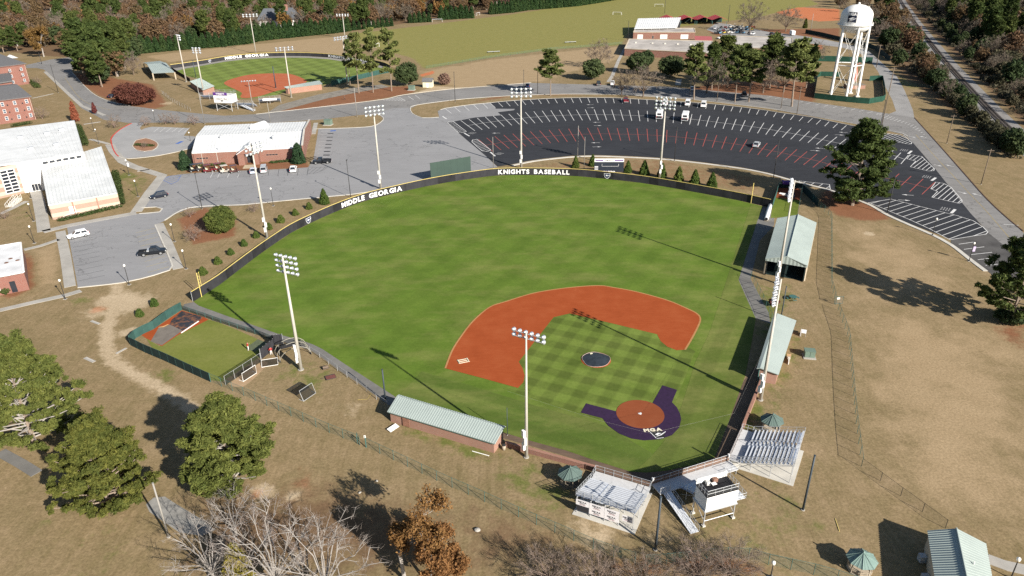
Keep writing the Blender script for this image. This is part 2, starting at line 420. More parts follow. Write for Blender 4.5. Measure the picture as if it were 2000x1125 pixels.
W_['dry']=np.max([w_poly([(830,138),(960,116),(1140,96),(1215,90),(1220,112),(1120,140),(1060,160),(900,172),(830,160)],6)*.9,
     w_poly([(280,110),(440,92),(690,68),(690,100),(760,122),(790,140),(740,120),(600,101),(500,101),(330,122)],4)*.85,
     w_poly([(62,490),(115,470),(125,555),(70,560)],2)*.7,w_poly([(1650,600),(2010,640),(2100,1060),(1900,1050),(1690,900)],12)*.72,
     w_poly([(1628,430),(1700,425),(1860,500),(1920,580),(1640,600)],8)*.6],0)
W_['straw']=np.max([w_poly([(520,222),(580,208),(650,186),(700,172),(800,168),(812,180),(740,194),(660,207),(575,218)],2.5),
                      w_poly([(140,140),(210,150),(300,165),(330,205),(300,214),(240,206),(190,187),(150,160)],3)*.9,
                      w_poly([(1607,372),(1660,362),(1702,395),(1745,428),(1690,432),(1632,420),(1600,392)],3),
                      w_poly([(1290,182),(1372,168),(1500,155),(1592,162),(1592,200),(1500,188),(1400,182)],3),
                      w_poly([(1380,60),(1640,55),(1640,78),(1520,68),(1400,70)],3),
                      w_poly([(345,428),(400,405),(462,432),(457,462),(378,478)],2.2),w_poly([(1935,640),(2010,610),(2010,690),(1960,665)],4)*.8,
                      w_poly([(360,338),(375,318),(600,316),(606,328),(480,333)],1.2)*.9,w_poly([(48,490),(66,500),(70,562),(20,585),(0,580)],1.5)*.8,
                      w_poly([(900,205),(1010,188),(1200,186),(1330,193),(1500,213),(1600,231),(1600,226),(1450,203),(1300,188),(1100,183),(960,188)],2)*.6,
                      w_poly([(395,560),(520,470),(680,392),(640,390),(560,418),(470,470),(372,545)],2.5)*.35,
                      w_poly([(1015,326),(1150,308),(1300,312),(1480,345),(1490,380),(1300,352),(1150,334)],2)*.45,
                      w_poly([(1200,1090),(1420,1075),(1500,1110),(1500,1130),(1150,1130)],3)*.8,w_poly([(590,900),(640,930),(610,990),(520,960)],3)*.5],0)
W_['sand']=np.max([w_line([(230,556),(224,595),(209,640),(210,690),(236,716),(292,746),(352,782),(405,820),(430,836)],1.35,1.6),
                     w_blob(250,592,9)*1.1,w_blob(228,585,7)*1.2,w_blob(190,610,7)*.75,w_blob(250,648,4),w_poly([(790,186),(850,168),(905,170),(895,182),(800,196)],2.5)*.8,
                     w_line([(520,224),(640,206),(745,193),(1000,166)],.6,1.2)*.7,w_blob(1172,1046,5)*.8,w_blob(1145,1034,5)*.7,w_blob(1285,1058,4)*.6,w_blob(1697,456,2.6)*1.3,
                     w_blob(512,962,4)*.9,w_blob(575,968,3)*.8,w_line([(405,452),(440,470)],.8,1.5)*.4,w_blob(328,202,8)*.8,w_line([(70,190),(130,205)],1.5,2)*.5,
                     w_blob(620,790,10)*.35,w_blob(680,800,8)*.45,w_blob(1000,800,1)],0)
W_['green']=np.max([w_poly([(1455,560),(1540,560),(1560,700),(1500,800),(1480,690)],6)*.75,w_poly([(1040,900),(1140,960),(1100,1010),(1000,980),(960,900)],8)*.75,
                      w_poly([(1330,1000),(1560,950),(1620,1050),(1480,1080)],10)*.6,w_poly([(60,1020),(330,1010),(360,1125),(120,1130)],10)*.45,w_blob(240,345,10)*.8,
                      w_poly([(1440,770),(1500,780),(1480,850),(1440,850)],3)*.8,w_poly([(560,700),(660,720),(620,780),(520,740)],4)*.6,w_poly([(790,830),(960,880),(930,900),(760,840)],2.5)*.8,
                      w_poly([(235,345),(300,340),(290,365),(260,400),(240,390)],4)*.55,w_poly([(30,400),(70,395),(75,440),(20,430)],4)*.5,w_blob(320,735,6)*.7,w_blob(160,585,6)*.6,
                      w_poly([(1700,160),(1760,145),(1830,178),(1780,175)],4)*.5],0)
W_['clay']=np.max([w_poly([(1515,24),(1560,14),(1640,18),(1640,40),(1600,42),(1530,30)],3),w_poly([(1570,92),(1605,82),(1608,96),(1580,98)],2),w_poly([(820,146),(846,138),(848,144),(824,150)],1.5),w_blob(502,965,3)*.6,w_blob(190,606,5)*.6],0)
W_['litter']=np.max([w_poly([(380,960),(640,940),(900,1000),(900,1130),(330,1130)],8)*.8,w_poly([(880,980),(1010,990),(1250,1090),(1200,1130),(880,1130)],8)*.7,
                       w_poly([(0,8),(250,100),(440,88),(690,60),(860,36),(1200,-4),(1200,-40),(0,-40)],5),w_poly([(1750,-5),(2000,250),(2300,500),(2400,-30),(1750,-30)],6)*.9,
                       w_poly([(1690,60),(1760,60),(1990,300),(1900,250),(1760,150)],5)*.8,w_poly([(0,100),(90,110),(130,112),(200,180),(260,110),(200,20),(0,20)],3)*.8],0)
M_GROUND=bpy.data.materials.new('dry_grass');t,b,N,L=nodes(M_GROUND)
n_big=noise(t,.035,5,.6);n_mid=noise(t,.22,5,.65);n_fine=noise(t,2.6,4,.7);n_mow=noise(t,.5,4,.6,stretch=(2.2,.18,1),rotz=R(-28))
base=ramp(t,n_big,[(.32,(.182,.138,.070)),(.5,(.238,.175,.098)),(.66,(.298,.218,.132))])
base=mix(t,.55,base,ramp(t,n_mid,[(.35,(.154,.124,.058)),(.55,(.242,.178,.100)),(.7,(.322,.236,.148))]))
base=mix(t,.3,base,ramp(t,n_mow,[(.35,(.165,.132,.066)),(.65,(.285,.215,.13))]))
base=mix(t,.3,base,mix(t,ramp(t,noise(t,.9,5,.75),[(.36,(0,0,0)),(.64,(1,1,1))]),(.62,.60,.50),(1.30,1.30,1.30)),'MULTIPLY')
def layer(base,attr,col_lo,col_hi,amp=1.0,sc_=.5):
 at=N.new('ShaderNodeAttribute');at.attribute_name=attr
 nz=noise(t,sc_,6,.7)
 f=math_(t,'ADD',at.outputs['Fac'],math_(t,'MULTIPLY',math_(t,'SUBTRACT',nz,.5),amp))
 r=t.nodes.new('ShaderNodeMapRange');r.interpolation_type='SMOOTHSTEP';r.inputs['From Min'].default_value=.3;r.inputs['From Max'].default_value=.75
 L.new(f,r.inputs[0])
 return mix(t,r.outputs[0],base,mix(t,n_mid,col_lo,col_hi))
base=layer(base,'dry',(.262,.190,.108),(.375,.280,.172),1.3,.12)
base=layer(base,'soccer',(.155,.162,.045),(.262,.228,.082),.9,.03)
base=layer(base,'green',(.085,.115,.026),(.165,.160,.050),1.6,.3)
base=layer(base,'litter',(.105,.070,.042),(.20,.125,.070),.9,.4)
base=layer(base,'straw',(.150,.070,.038),(.265,.125,.068),.9,.5)
base=layer(base,'sand',(.31,.235,.145),(.50,.405,.285),1.3,.5)
base=layer(base,'clay',(.40,.125,.055),(.50,.19,.09),.6,.3)
base=mix(t,.5,base,mix(t,ramp(t,n_fine,[(.34,(0,0,0)),(.66,(1,1,1))]),(.55,.55,.5),(1.4,1.4,1.4)),'MULTIPLY')
base=mix(t,.16,base,mix(t,noise(t,9,2,.6),(.2,.2,.2),(1.8,1.8,1.8)),'MULTIPLY')
L.new(base,b.inputs['Base Color']);b.inputs['Roughness'].default_value=.95;b.inputs['Specular IOR Level'].default_value=.1
bump(t,b,n_fine,.5,.05)
me=np_mesh('ground',np.stack([gx,gy,np.zeros_like(gx)],1),quads,M_GROUND)
for k,v in W_.items():
 a=me.attributes.new(k,'FLOAT','POINT');a.data.foreach_set('value',np.clip(v,0,1.2).astype(np.float32))
tag(link('ground',me),kind='structure')
# ------------------------------------------------------------------ baseball field
HOME=G(1250.4,809);YAW=R(62.79)
U1=Vector((math.cos(YAW),math.sin(YAW),0));U3=Vector((-math.sin(YAW),math.cos(YAW),0));UM=(U1+U3).normalized()
def FP(a,b,z=0):p=HOME+U1*a+U3*b;p.z=z;return p
def turfmat(name,stripes,c_lo,c_mid,c_hi,tan=.5,checker=False,period=4.6,con=.10,tanc=(.20,.20,.065)):
 mt=bpy.data.materials.new(name);t,b,N,L=nodes(mt)
 c=ramp(t,noise(t,.10,6,.68,stretch=(1,1.6,1),rotz=YAW),[(.3,c_lo),(.5,c_mid),(.7,c_hi)])
 tf=t.nodes.new('ShaderNodeMapRange');tf.inputs['From Min'].default_value=.47;tf.inputs['From Max'].default_value=.70;tf.inputs['To Max'].default_value=tan
 L.new(noise(t,.085,7,.68,stretch=(.7,1.7,1),rotz=R(-25)),tf.inputs[0]);c=mix(t,tf.outputs[0],c,tanc)
 tc=N.new('ShaderNodeTexCoord');last=None
 for ang,per in stripes:
  mp=N.new('ShaderNodeMapping');mp.inputs['Rotation'].default_value=(0,0,-ang);mp.vector_type='POINT';L.new(tc.outputs['Object'],mp.inputs[0])
  sx=N.new('ShaderNodeSeparateXYZ');L.new(mp.outputs[0],sx.inputs[0])
  wob=math_(t,'MULTIPLY_ADD',noise(t,.3,2),.5);wob.node.inputs[2].default_value=0
  s=math_(t,'SINE',math_(t,'MULTIPLY',math_(t,'ADD',sx.outputs[1],wob),2*math.pi/per))
  s=math_(t,'MULTIPLY',s,3.0);s=math_(t,'MINIMUM',math_(t,'MAXIMUM',s,-1),1)
  last=s if last is None else math_(t,'ADD' if not checker else 'ADD',last,s)
 if last is not None:
  v=math_(t,'MULTIPLY_ADD',last,con);v.node.inputs[2].default_value=1
  hs=N.new('ShaderNodeHueSaturation');L.new(v,hs.inputs['Value']);L.new(c,hs.inputs['Color']);c=hs.outputs[0]
 c=mix(t,.4,c,mix(t,ramp(t,noise(t,1.6,5,.75),[(.35,(0,0,0)),(.65,(1,1,1))]),(.72,.75,.7),(1.25,1.22,1.25)),'MULTIPLY')
 L.new(c,b.inputs['Base Color']);b.inputs['Roughness'].default_value=.9;b.inputs['Specular IOR Level'].default_value=.12
 bump(t,b,noise(t,5,3),.4,.03)
 MATS[name]=mt;return mt
TG=((.072,.122,.015),(.092,.147,.020),(.112,.165,.026))
M_TURF=turfmat('outfield_turf',[(YAW-R(2),6.4),(YAW+R(58),11)],*TG,tan=.55,con=.036)
M_INF=turfmat('infield_turf',[(YAW+R(1),4.6),(YAW+R(91),4.6)],(.085,.125,.020),(.108,.150,.028),(.125,.165,.035),tan=.15,con=.13)
M_FOUL=turfmat('foul_turf',[(YAW,5.2)],(.085,.118,.022),(.098,.132,.026),(.12,.145,.034),tan=.7,con=.07)
M_FOULL=turfmat('foul_turf_left',[(YAW+R(90),5.2)],(.070,.112,.018),(.085,.128,.022),(.105,.145,.03),tan=.6,con=.06)
M_SOFT=turfmat('softball_turf',[(R(58),10.0),(R(122),10.0)],(.12,.165,.035),(.14,.185,.042),(.155,.20,.05),tan=.1,con=.085)
def claymat(name,a,b_,c_):
 mt=bpy.data.materials.new(name);t,b,N,L=nodes(mt)
 c=ramp(t,noise(t,.25,6,.65),[(.3,a),(.5,b_),(.72,c_)])
 c=mix(t,.4,c,ramp(t,noise(t,1.5,5,.7,stretch=(.2,2.5,1),rotz=YAW),[(.3,a),(.7,c_)]))
 L.new(c,b.inputs['Base Color']);b.inputs['Roughness'].default_value=.95;b.inputs['Specular IOR Level'].default_value=.1
 bump(t,b,noise(t,4,4),.35,.03);MATS[name]=mt;return mt
M_CLAY=claymat('infield_clay',(.250,.050,.014),(.298,.063,.019),(.335,.086,.030))
M_CLAYD=claymat('home_clay',(.195,.052,.021),(.225,.062,.025),(.25,.08,.036))
M_PTURF=mat('purple_turf',(.027,.011,.043),.95,.25,1.5)
M_WARN=claymat('warning_track',(.085,.062,.045),(.125,.09,.066),(.18,.125,.09))
wall_px=[(378,589),(400,575),(428,557),(462,531),(500,502),(535,477),(570,454),(610,434),(650,416),(688,401),(725,389),(787,374),(830,364.5),(875,356),(920,349),(962,343.5),(1000,341.8),(1060,342),(1125,344),(1175,348.5),(1250,357),(1312,367),(1375,378.5),(1440,391),(1503,405)]
right_px=[(1490,403),(1478,435),(1460,490),(1442,547),(1459,585),(1476,622),(1466,680),(1455,735),(1444,765),(1422,827),(1396,893),(1352,908),(1304,919),(1262,923),(1231,921)]
back_px=[(1231,921),(1170,902),(1106,880),(1040,862),(985,845),(900,818),(830,795),(775,777),(725,744.5),(675,712),(648,694),(630,682),(612,673),(595,667),(550,654.5),(500,637),(440,616),(388,597)]
field=sheet('baseball_outfield',wall_px[:-1]+right_px+back_px,.02,M_TURF)
# foul ground beside the first and third base lines
sheet('foul_territory',GL([(1466,400),(1490,403.5),(1478,435),(1460,490),(1442.5,547),(1459,585),(1475,622),(1466,680),(1454,735),(1443,765),(1421.5,826),(1395.5,892),(1352,907),(1304,918),(1262,922),(1240,921)])+[FP(-9,-5),FP(-2,-6),FP(6,-5.5),FP(20,-4.2),FP(32,-4),FP(45,-3)],.035,M_FOUL,world=True)
sheet('foul_territory',[FP(-9,-5),G(1240,920.5),G(1231,920)]+GL([(1170,901),(1106,879),(1040,861),(985,844),(900,817),(830,794),(776,776)])+[FP(-5,40),FP(-5,30),FP(-5.5,18),FP(-5.5,4)],.035,M_FOULL,world=True)
zi=lambda LL:Z((850,540),3.309,LL)
outer=zi([(65,595),(110,480),(170,385),(240,295),(310,230),(370,190),(450,165),(640,108),(850,75),(1050,60),(1150,72),(1300,100),(1500,155),(1620,205),(1690,240),(1713,270),(1705,310),(1660,400),(1615,475)])
inner=zi([(1560,478),(1500,455),(1458,420),(1442,392),(1435,375),(1150,306),(870,240),(765,265),(650,412),(540,553),(565,595),(578,640),(570,685),(535,722),(300,657)])
# infield grass lies as its own checkered sheet, the clay arc above it
arcpts=smoothline(GL(outer),1.0)
skin=sheet('infield_clay',arcpts+GL(inner),.065,M_CLAY,world=True)
rimw=resample(arcpts[:-14],step=1.2)
sheet('infield_grass',GL(zi([(1600,470),(1500,440),(1435,360),(1150,290),(870,225),(750,250),(640,405),(525,545),(560,600),(570,700),(610,740)]))+[FP(-3.4,24),FP(-4.5,4),FP(-5.2,-3),FP(-3,-4.2),FP(4,-4.5),FP(24,-3.2),FP(24.6,-2)],.05,M_INF,world=True)
# tan fringe where the clay meets the outfield grass
ribbon('clay_fringe',arcpts,.34,.069,claymat('fringe_clay',(.33,.15,.06),(.38,.20,.085),(.42,.25,.11)),world=True,smooth=False)
purple=zi([(940,882),(975,822),(1175,875),(1290,880),(1403,822),(1468,705),(1563,735),(1530,815),(1562,848),(1582,888),(1590,925),(1577,978),(1530,1028),(1450,1055),(1350,1062),(1270,1050),(1190,1018),(1120,968),(1080,918)])
ph=sheet('purple_home_turf',purple,.078,M_PTURF)
def disc(name,c,r,z,mt,n=48,dome=0,parent=None):
 mb=MB();k=6
 V=[(c.x,c.y,z+dome)];F=[]
 for i in range(1,k+1):
  rr=r*i/k
  V+=[(c.x+rr*math.cos(2*math.pi*j/n),c.y+rr*math.sin(2*math.pi*j/n),z+dome*(1-(i/k)**2)) for j in range(n)]
 F+=[(0,1+j,1+(j+1) % n) for j in range(n)]
 F+=[(1+(i-1)*n+j,1+i*n+j,1+i*n+(j+1) % n,1+(i-1)*n+(j+1) % n) for i in range(1,k) for j in range(n)]
 mb.add(V,F);o=mb.build(name,mt,parent)
 if parent is None:o['kind']='structure'
 return o
disc('home_plate_circle',HOME,3.96,.09,M_CLAYD)
mb=MB();pl=[(-.0,-.0),(.3,.3),(.3,.6),(-.3,.6),(-.3,.3)]
P=[HOME+UM*(b_-.3)*1.0+Vector((UM.y,-UM.x,0))*a_ for a_,b_ in pl];mb.prism([(p.x,p.y) for p in P],.092,.11)
tag(mb.build('home_plate',M_WPAINT),'small white home plate in the middle of the clay circle','home plate')
MND=HOME+UM*17.95
disc('pitching_mound',MND,2.8,.07,M_CLAY,dome=.22)
tarp=thing('mound_tarp','round blue-black tarp covering the pitching mound','tarp',(MND.x,MND.y,.09))
mb=MB();n=40;rs=random.Random(4)
V=[(0,0,.27)];F=[]
for i in range(1,7):
 for j in range(n):
  a=2*math.pi*j/n;rr=2.62*i/6*(1+(.03*math.sin(3*a+1)+.025*math.sin(5*a) if i==6 else 0))
  V.append((rr*math.cos(a),rr*math.sin(a),.03+.24*(1-(i/6)**2)+rs.uniform(-.015,.02)))
F+=[(0,1+j,1+(j+1) % n) for j in range(n)]+[(1+(i-1)*n+j,1+i*n+j,1+i*n+(j+1) % n,1+(i-1)*n+(j+1) % n) for i in range(1,6) for j in range(n)]
mb.add(V,F);mb.build('sheet',M_TARP,tarp,True)
mb=MB();ring=[V[1+5*n+j] for j in range(n)];mb.path([(x,y,z+.04) for x,y,z in ring+ring[:1]],.045,5);mb.build('weighted_edge',mat('tarp_edge',(.42,.33,.28),.8),tarp)
MB().box((-.7,1.9,.22),(.5,.25,.1),.3).build('sandbag',M_CREAM,tarp)
# warning strip round the field, walkway of the third base side
sheet('warning_strip',[(1231,921),(1170,902),(1106,880),(1040,862),(985,845),(968,852),(1040,872),(1160,908),(1250,938),(1285,938),(1420,902),(1428,895),(1500,705),(1494,690),(1452,745),(1444,765),(1422,827),(1396,893),(1304,919),(1262,923)],.012,M_WARN)
sheet('third_base_walkway',[(388,597),(440,616),(500,637),(550,654.5),(595,667),(612,673),(630,682),(648,694),(675,712),(725,744.5),(790,785),(760,792),(705,752),(660,722),(628,698),(606,684),(560,670),(500,650),(430,626),(356,602),(360,594),(378,590)],.012,M_WALK)
sheet('first_base_walkway',[(1490,403),(1478,435),(1442,547),(1476,622),(1505,632),(1501,610),(1466,545),(1484,470),(1512,440),(1512,408)],.012,M_WALK)
# slab joints of the first base walkway
# running strip under the dugouts
# ------------------------------------------------------------------ outfield wall
wall_line=smoothline(GL(wall_px),.5)
wall_pts=resample(wall_line,step=3.0);WALL_H=2.45
wall=thing('outfield_wall','long curved black padded outfield wall with yellow top rail and white lettering','fence',wall_pts[0])
w0=wall_pts[0]
for i,(a,b2) in enumerate(zip(wall_pts,wall_pts[1:])):
 a,b2=a-w0,b2-w0;d=(b2-a);Lq=d.length;d.normalize();nrm=Vector((-d.y,d.x,0))
 mb=MB();rr=random.Random(i)
 bul=rr.uniform(.0,.10);k=4
 rows=[(a.lerp(b2,.003+.994*q/k)+nrm*(bul*math.sin(math.pi*q/k)*(-1 if i % 2 else .4))) for q in range(k+1)]
 for zz,of in ((.03,0),(1.2,1),(WALL_H-.08,0)):
  pass
 V=[]
 for q,p in enumerate(rows):
  p0=a.lerp(b2,.003+.994*q/k)
  V+=[(p0.x,p0.y,.02),(p.x,p.y,1.1+rr.uniform(-.15,.15)),(p0.x,p0.y,WALL_H-.06)]
 F=[]
 for q in range(k):
  F+=[(q*3,q*3+3,q*3+4,q*3+1),(q*3+1,q*3+4,q*3+5,q*3+2)]
 nb=len(V);V+=[(x+nrm.x*.08,y+nrm.y*.08,z) for x,y,z in V]
 F+=[tuple(nb+j for j in f[::-1]) for f in F]+[(0,nb,nb+2,2),(nb-3,nb-1,2*nb-1,2*nb-3)]
 mb.add(V,F);mb.build('wall_panel',M_CHAR if rr.random()<.75 else M_BLACK,wall)
 mb=MB();c=(a+b2)/2+nrm*.04;mb.box((c.x,c.y,WALL_H),(Lq-.01,.2,.11),math.atan2(d.y,d.x));mb.build('top_rail',M_YELLOW,wall)
 mb=MB();q=a+nrm*.17;mb.tube((q.x,q.y,0),(q.x,q.y,WALL_H),.05,n=6);mb.build('post',M_GALV,wall)
# ------------------------------------------------------------------ lettering
FONT_CACHE={}
def char_mesh(ch,mt,bold=.028):
 k=(ch,mt.name,bold)
 if k in FONT_CACHE:return FONT_CACHE[k]
 cu=bpy.data.curves.new('letter','FONT');cu.body=ch;cu.size=1;cu.offset=bold;cu.extrude=.012;cu.resolution_u=4
 o=bpy.data.objects.new('letter',cu);C.objects.link(o);bpy.context.view_layer.update()
 me=bpy.data.meshes.new_from_object(o.evaluated_get(bpy.context.evaluated_depsgraph_get()))
 bpy.data.objects.remove(o);bpy.data.curves.remove(cu)
 xs=[v.co.x for v in me.vertices];me.materials.clear();me.materials.append(mt);me.name='letter'
 x0,x1=(min(xs),max(xs)) if xs else (0,.3)
 for v in me.vertices:v.co.x-=x0
 FONT_CACHE[k]=(me,x1-x0);return FONT_CACHE[k]
def text_width(s,size,mt,bold=.028,gap=.10):
 return sum((.45 if ch==' ' else char_mesh(ch,mt,bold)[1]+gap) for ch in s)*size
def flat_text(s,size,mt,parent,M,bold=.028,gap=.10,stretch=1.0,name='letter'):
 """letters laid along +x of matrix M (local to parent), up is +y of M"""
 x=-text_width(s,size,mt,bold,gap)*stretch/2
 for ch in s:
  if ch==' ':x+=.45*size*stretch;continue
  me,wd=char_mesh(ch,mt,bold)
  o=link(name,me,parent);o.matrix_local=M @ Matrix.Translation((x,-size*.36,0)) @ Matrix.Diagonal((size*stretch,size,size,1))
  x+=(wd+gap)*size*stretch
M_LET=mat('letter_white',(.80,.80,.80),.6,.04,1)
M_LETD=mat('letter_dark',(.03,.03,.04),.6,.04,1)
M_CREAML=mat('letter_cream',(.72,.66,.50),.8,.1,1)
# precache the glyphs while the scene is still small
M_REDL=M_REDROOF
for _chars,_mt,_b in (('MIDLEGORAKNHTSBF',M_LET,.035),('MGA',M_CREAML,.06),('NJCAA',M_LETD,.02),('DIVSONI',M_LETD,.02),('WORLDSEI',M_REDROOF,.02),('KNIGHTS',M_LETD,.02),('MIDLEGORA',M_LET,.04),('MGA',M_LET,.07),('KNIGHTS',M_LET,.03),('SOFTBAL',M_LET,.02),('KNIGHTSFELD',M_LETD,.03)):
 for _c in _chars:char_mesh(_c,_mt,_b)
def wall_text(s,line,u0,u1,size,zc,parent,w0,off=.12):
 """letters standing on the field face of a wall line between photograph columns u0 and u1"""
 L_=[p for p in line]
 cols=[PX(p)[0] for p in L_]
 i0=min(range(len(L_)),key=lambda i:abs(cols[i]-u0));i1=min(range(len(L_)),key=lambda i:abs(cols[i]-u1))
 seg=resample(L_[i0:i1+1],n=200);tot=sum((b-a).length for a,b in zip(seg,seg[1:]))
 ws=[(.42 if ch==' ' else char_mesh(ch,M_LET,.035)[1]) for ch in s];gaps=.13
 st=tot/(sum(ws)*size+gaps*size*len(s));x=0
 for ch,wd in zip(s,ws):
  cx=(x+wd*size*st/2)/tot
  if ch!=' ':
   k=min(199,int(cx*200));p=seg[k];d=(seg[k+1]-seg[k]).normalized();nrm=Vector((d.y,-d.x,0))
   Mx=Matrix(((d.x,0,nrm.x),(d.y,0,nrm.y),(0,1,0))).to_4x4();q=p+nrm*off-w0-d*(wd*size*st/2)
   Mx.translation=(q.x,q.y,zc-size*.36)
   o=link('letter',char_mesh(ch,M_LET,.035)[0],parent);o.matrix_local=Mx @ Matrix.Diagonal((size*st,size,size,1))
  x+=(wd+gaps)*size*st
wall_text('MIDDLE GEORGIA',wall_line,668,786,2.0,1.22,wall,w0)
wall_text('KNIGHTS BASEBALL',wall_line,972,1115,2.0,1.22,wall,w0)
M_BPAINTD=mat('badge_navy',(.05,.06,.11),.7)
def emblem(parent,M,size,frame=M_LET,fill=M_BPAINTD):
 """small helmet-and-lance shield badge"""
 sh=[(-.5,.32),(.5,.38),(.46,-.1),(.2,-.42),(-.02,-.5),(-.3,-.38),(-.48,-.05)]
 mb=MB();mb.add([(x*size,y*size,.012) for x,y in sh],[tuple(range(len(sh)))[::-1]]);o=mb.build('badge',frame,parent);o.matrix_local=M
 mb=MB();mb.add([(x*size*.9,y*size*.88,.02) for x,y in sh],[tuple(range(len(sh)))[::-1]]);o=mb.build('badge_field',fill,parent);o.matrix_local=M
 for pts in ([(-.3,.05),(-.05,.16),(.1,.05),(0,-.02),(-.15,-.04)],[(-.25,-.12),(.05,-.08),(.68,.14),(.66,.19),(.1,.02),(-.2,-.05)]):
  mb=MB();mb.add([(x*size*.8,y*size*.8,.03) for x,y in pts],[tuple(range(len(pts)))]);o=mb.build('badge_mark',frame,parent);o.matrix_local=M
def wall_badge(line,u,size,zc,parent,w0):
 cols=[PX(p)[0] for p in line];i=min(range(1,len(line)-1),key=lambda i:abs(cols[i]-u))
 d=(line[i+1]-line[i-1]).normalized();nrm=Vector((d.y,-d.x,0));q=line[i]+nrm*.13-w0
 Mx=Matrix(((d.x,0,nrm.x),(d.y,0,nrm.y),(0,1,0))).to_4x4();Mx.translation=(q.x,q.y,zc);emblem(parent,Mx,size)
wall_badge(wall_line,604,2.0,1.2,wall,w0);wall_badge(wall_line,1186,2.1,1.2,wall,w0)
# home turf lettering
Mx=Matrix((( .97,-.1,0),(.1,.97,0),(0,0,1))).to_4x4()
q=G(*zi([(1408,993)])[0]);Mx.translation=(q.x,q.y,.085)
flat_text('MGA',1.05,M_CREAML,ph,Mx,.06,.1,1.15)
q=G(*zi([(1440,1025)])[0]);Mx.translation=(q.x,q.y,.082)
mb=MB();mb.add([(-1.3,1.1,.0),(-.55,-1.0,0),(.75,-1.0,0),(1.25,.35,0),(.6,1.0,0)],[(0,1,2,3,4)]);o=mb.build('knight_emblem',M_BLACK,ph);o.matrix_local=Mx
for pts in ([(-.5,.1),(.1,.5),(.7,.3),(.2,.15),(-.1,-.15)],[(-.4,-.45),(.5,-.2),(1.5,.6),(1.45,.7),(.4,.0),(-.3,-.3)],[(-.5,-.9),(.7,-.8),(.72,-.9),(-.48,-1.0)],[(-1.2,1.0),(-1.1,1.0),(-.5,-.8),(-.6,-.85)]):
 mb=MB();mb.add([(x,y,.006) for x,y in pts],[tuple(range(len(pts)))]);o=mb.build('emblem_stroke',M_LET,ph);o.matrix_local=Mx
# drag rack lying on the clay near third base
q=G(905,706);dr=thing('drag_rack','small cream wooden drag rack lying on the clay beyond third base','drag rack',(q.x,q.y,.07),R(20))
for y in (-.55,0,.55):MB().box((0,y,.06),(2.1,.14,.08)).build('slat',M_CREAM,dr)
for x in (-.9,.9):MB().box((x,0,.12),(.14,1.4,.06)).build('cross_bar',M_CREAM,dr)
# foul poles
for (px_,vt,lab) in ((( 394,580),533,'yellow foul pole at the left end of the outfield wall'),((1466.5,397),358,'yellow foul pole at the right end of the outfield wall')):
 q=G(*px_);h=HT(px_,vt);fp=thing('foul_pole',lab,'foul pole',(q.x,q.y,0),YAW)
 MB().tube((0,0,0),(0,0,h),.09,n=8).build('pole',M_YELLOW,fp)
 MB().tube((.55,0,WALL_H),(.55,0,h),.05,n=6).build('wing_rail',M_YELLOW,fp)
 for k in range(5):MB().tube((.1,0,WALL_H+.2+k*(h-WALL_H-.4)/4),(.5,0,WALL_H+.2+k*(h-WALL_H-.4)/4),.03,n=5).build('wing_bar',M_YELLOW,fp)
# ------------------------------------------------------------------ roads, car parks, kerbs, markings
A_=lambda LL:Z((860,170),5.882,LL)
B_=lambda LL:Z((1180,170),5.882,LL)
C_=lambda LL:Z((1500,200),3.41,LL)
E_=lambda LL:Z((1500,281),4.0,LL)
road_top=[(51,127),(100,116),(135,112),(150,118),(140,140),(160,163),(185,185),(215,198),(255,207),(310,214),(370,220),(437,226),(500,223),(537,219),(600,212),(675,204),(745,195),(787,186),(875,175),(975,167),(1037,162),(1150,165),(1300,169),(1400,178),(1505,187),(1590,200),(1675,212),(1735,222)]
road_right=[(1786,230),(1832,281),(1878,333),(1925,386),(1965,424),(1997,453),(2060,505),(2040,560),(1990,530),(1960,500),(1935,470),(1930,453),(1895,416),(1875,391),(1850,361),(1827,331),(1806,305),(1785,281)]
road_bot=[(1772,268),(1762,262),(1745,258),(1707,250),(1675,243),(1557,222),(1500,212),(1410,200),(1325,192),(1200,185),(1100,184),(1000,187),(900,194),(815,205),(802,212),(737,222),(700,225),(620,234),(525,240),(500,237),(390,240),(330,239),(283,240),(258,240),(250,240),(202,234),(180,222),(160,212),(130,184),(86,136),(72,133),(51,133)]
sheet('campus_road',road_top+road_right+road_bot,.016,M_ROAD)
sheet('tower_road',[(1735,223),(1750,217),(1743,196),(1732,175),(1722,156),(1715,140),(1702,122),(1685,107),(1664,98),(1640,92),(1582,85),(1500,78),(1440,72),(1400,66),(1380,58),(1400,44),(1440,50),(1500,62),(1582,72),(1650,85),(1680,92),(1697,100),(1712,113),(1725,125),(1752,150),(1766,175),(1777,200),(1783,215),(1786,231)],.012,mat('tower_road_asphalt',(.27,.265,.26),.9,.2,.1))
court=[(131,444),(152,561),(240,551),(300,537),(330,527),(335,519),(302,441),(322,431),(345,417),(370,407),(420,403.5),(475,401),(500,398.5),(560,392),(620,387),(685,381),(722,375),(800,359.5),(875,344.5),(945,331),(972,326.5),(948,304),(911,273),(873,240),(857,229),(825,230),(804,221),(802,211),(770,211),(737,221),(749,232),(742,240),(725,247),(680,250),(622,252),(612,312),(602,327),(540,331),(481,333),(400,337),(355,340),(317,346),(296,376),(278,405),(305,405),(316,408),(312,413),(272,417),(200,430)]
sheet('asphalt_court',court,.024,M_ASPH)
lot_out=A_([(0,262),(58,244),(235,218),(405,197),(575,181),(750,163),(1010,145),(1190,135),(1450,125),(1720,121),(1990,124)])+B_([(300,135),(600,150),(900,168),(1280,198),(1560,229),(1845,266),(2000,292)])+C_([(180,82),(308,102),(470,137),(583,160),(680,182),(745,203),(880,218)])
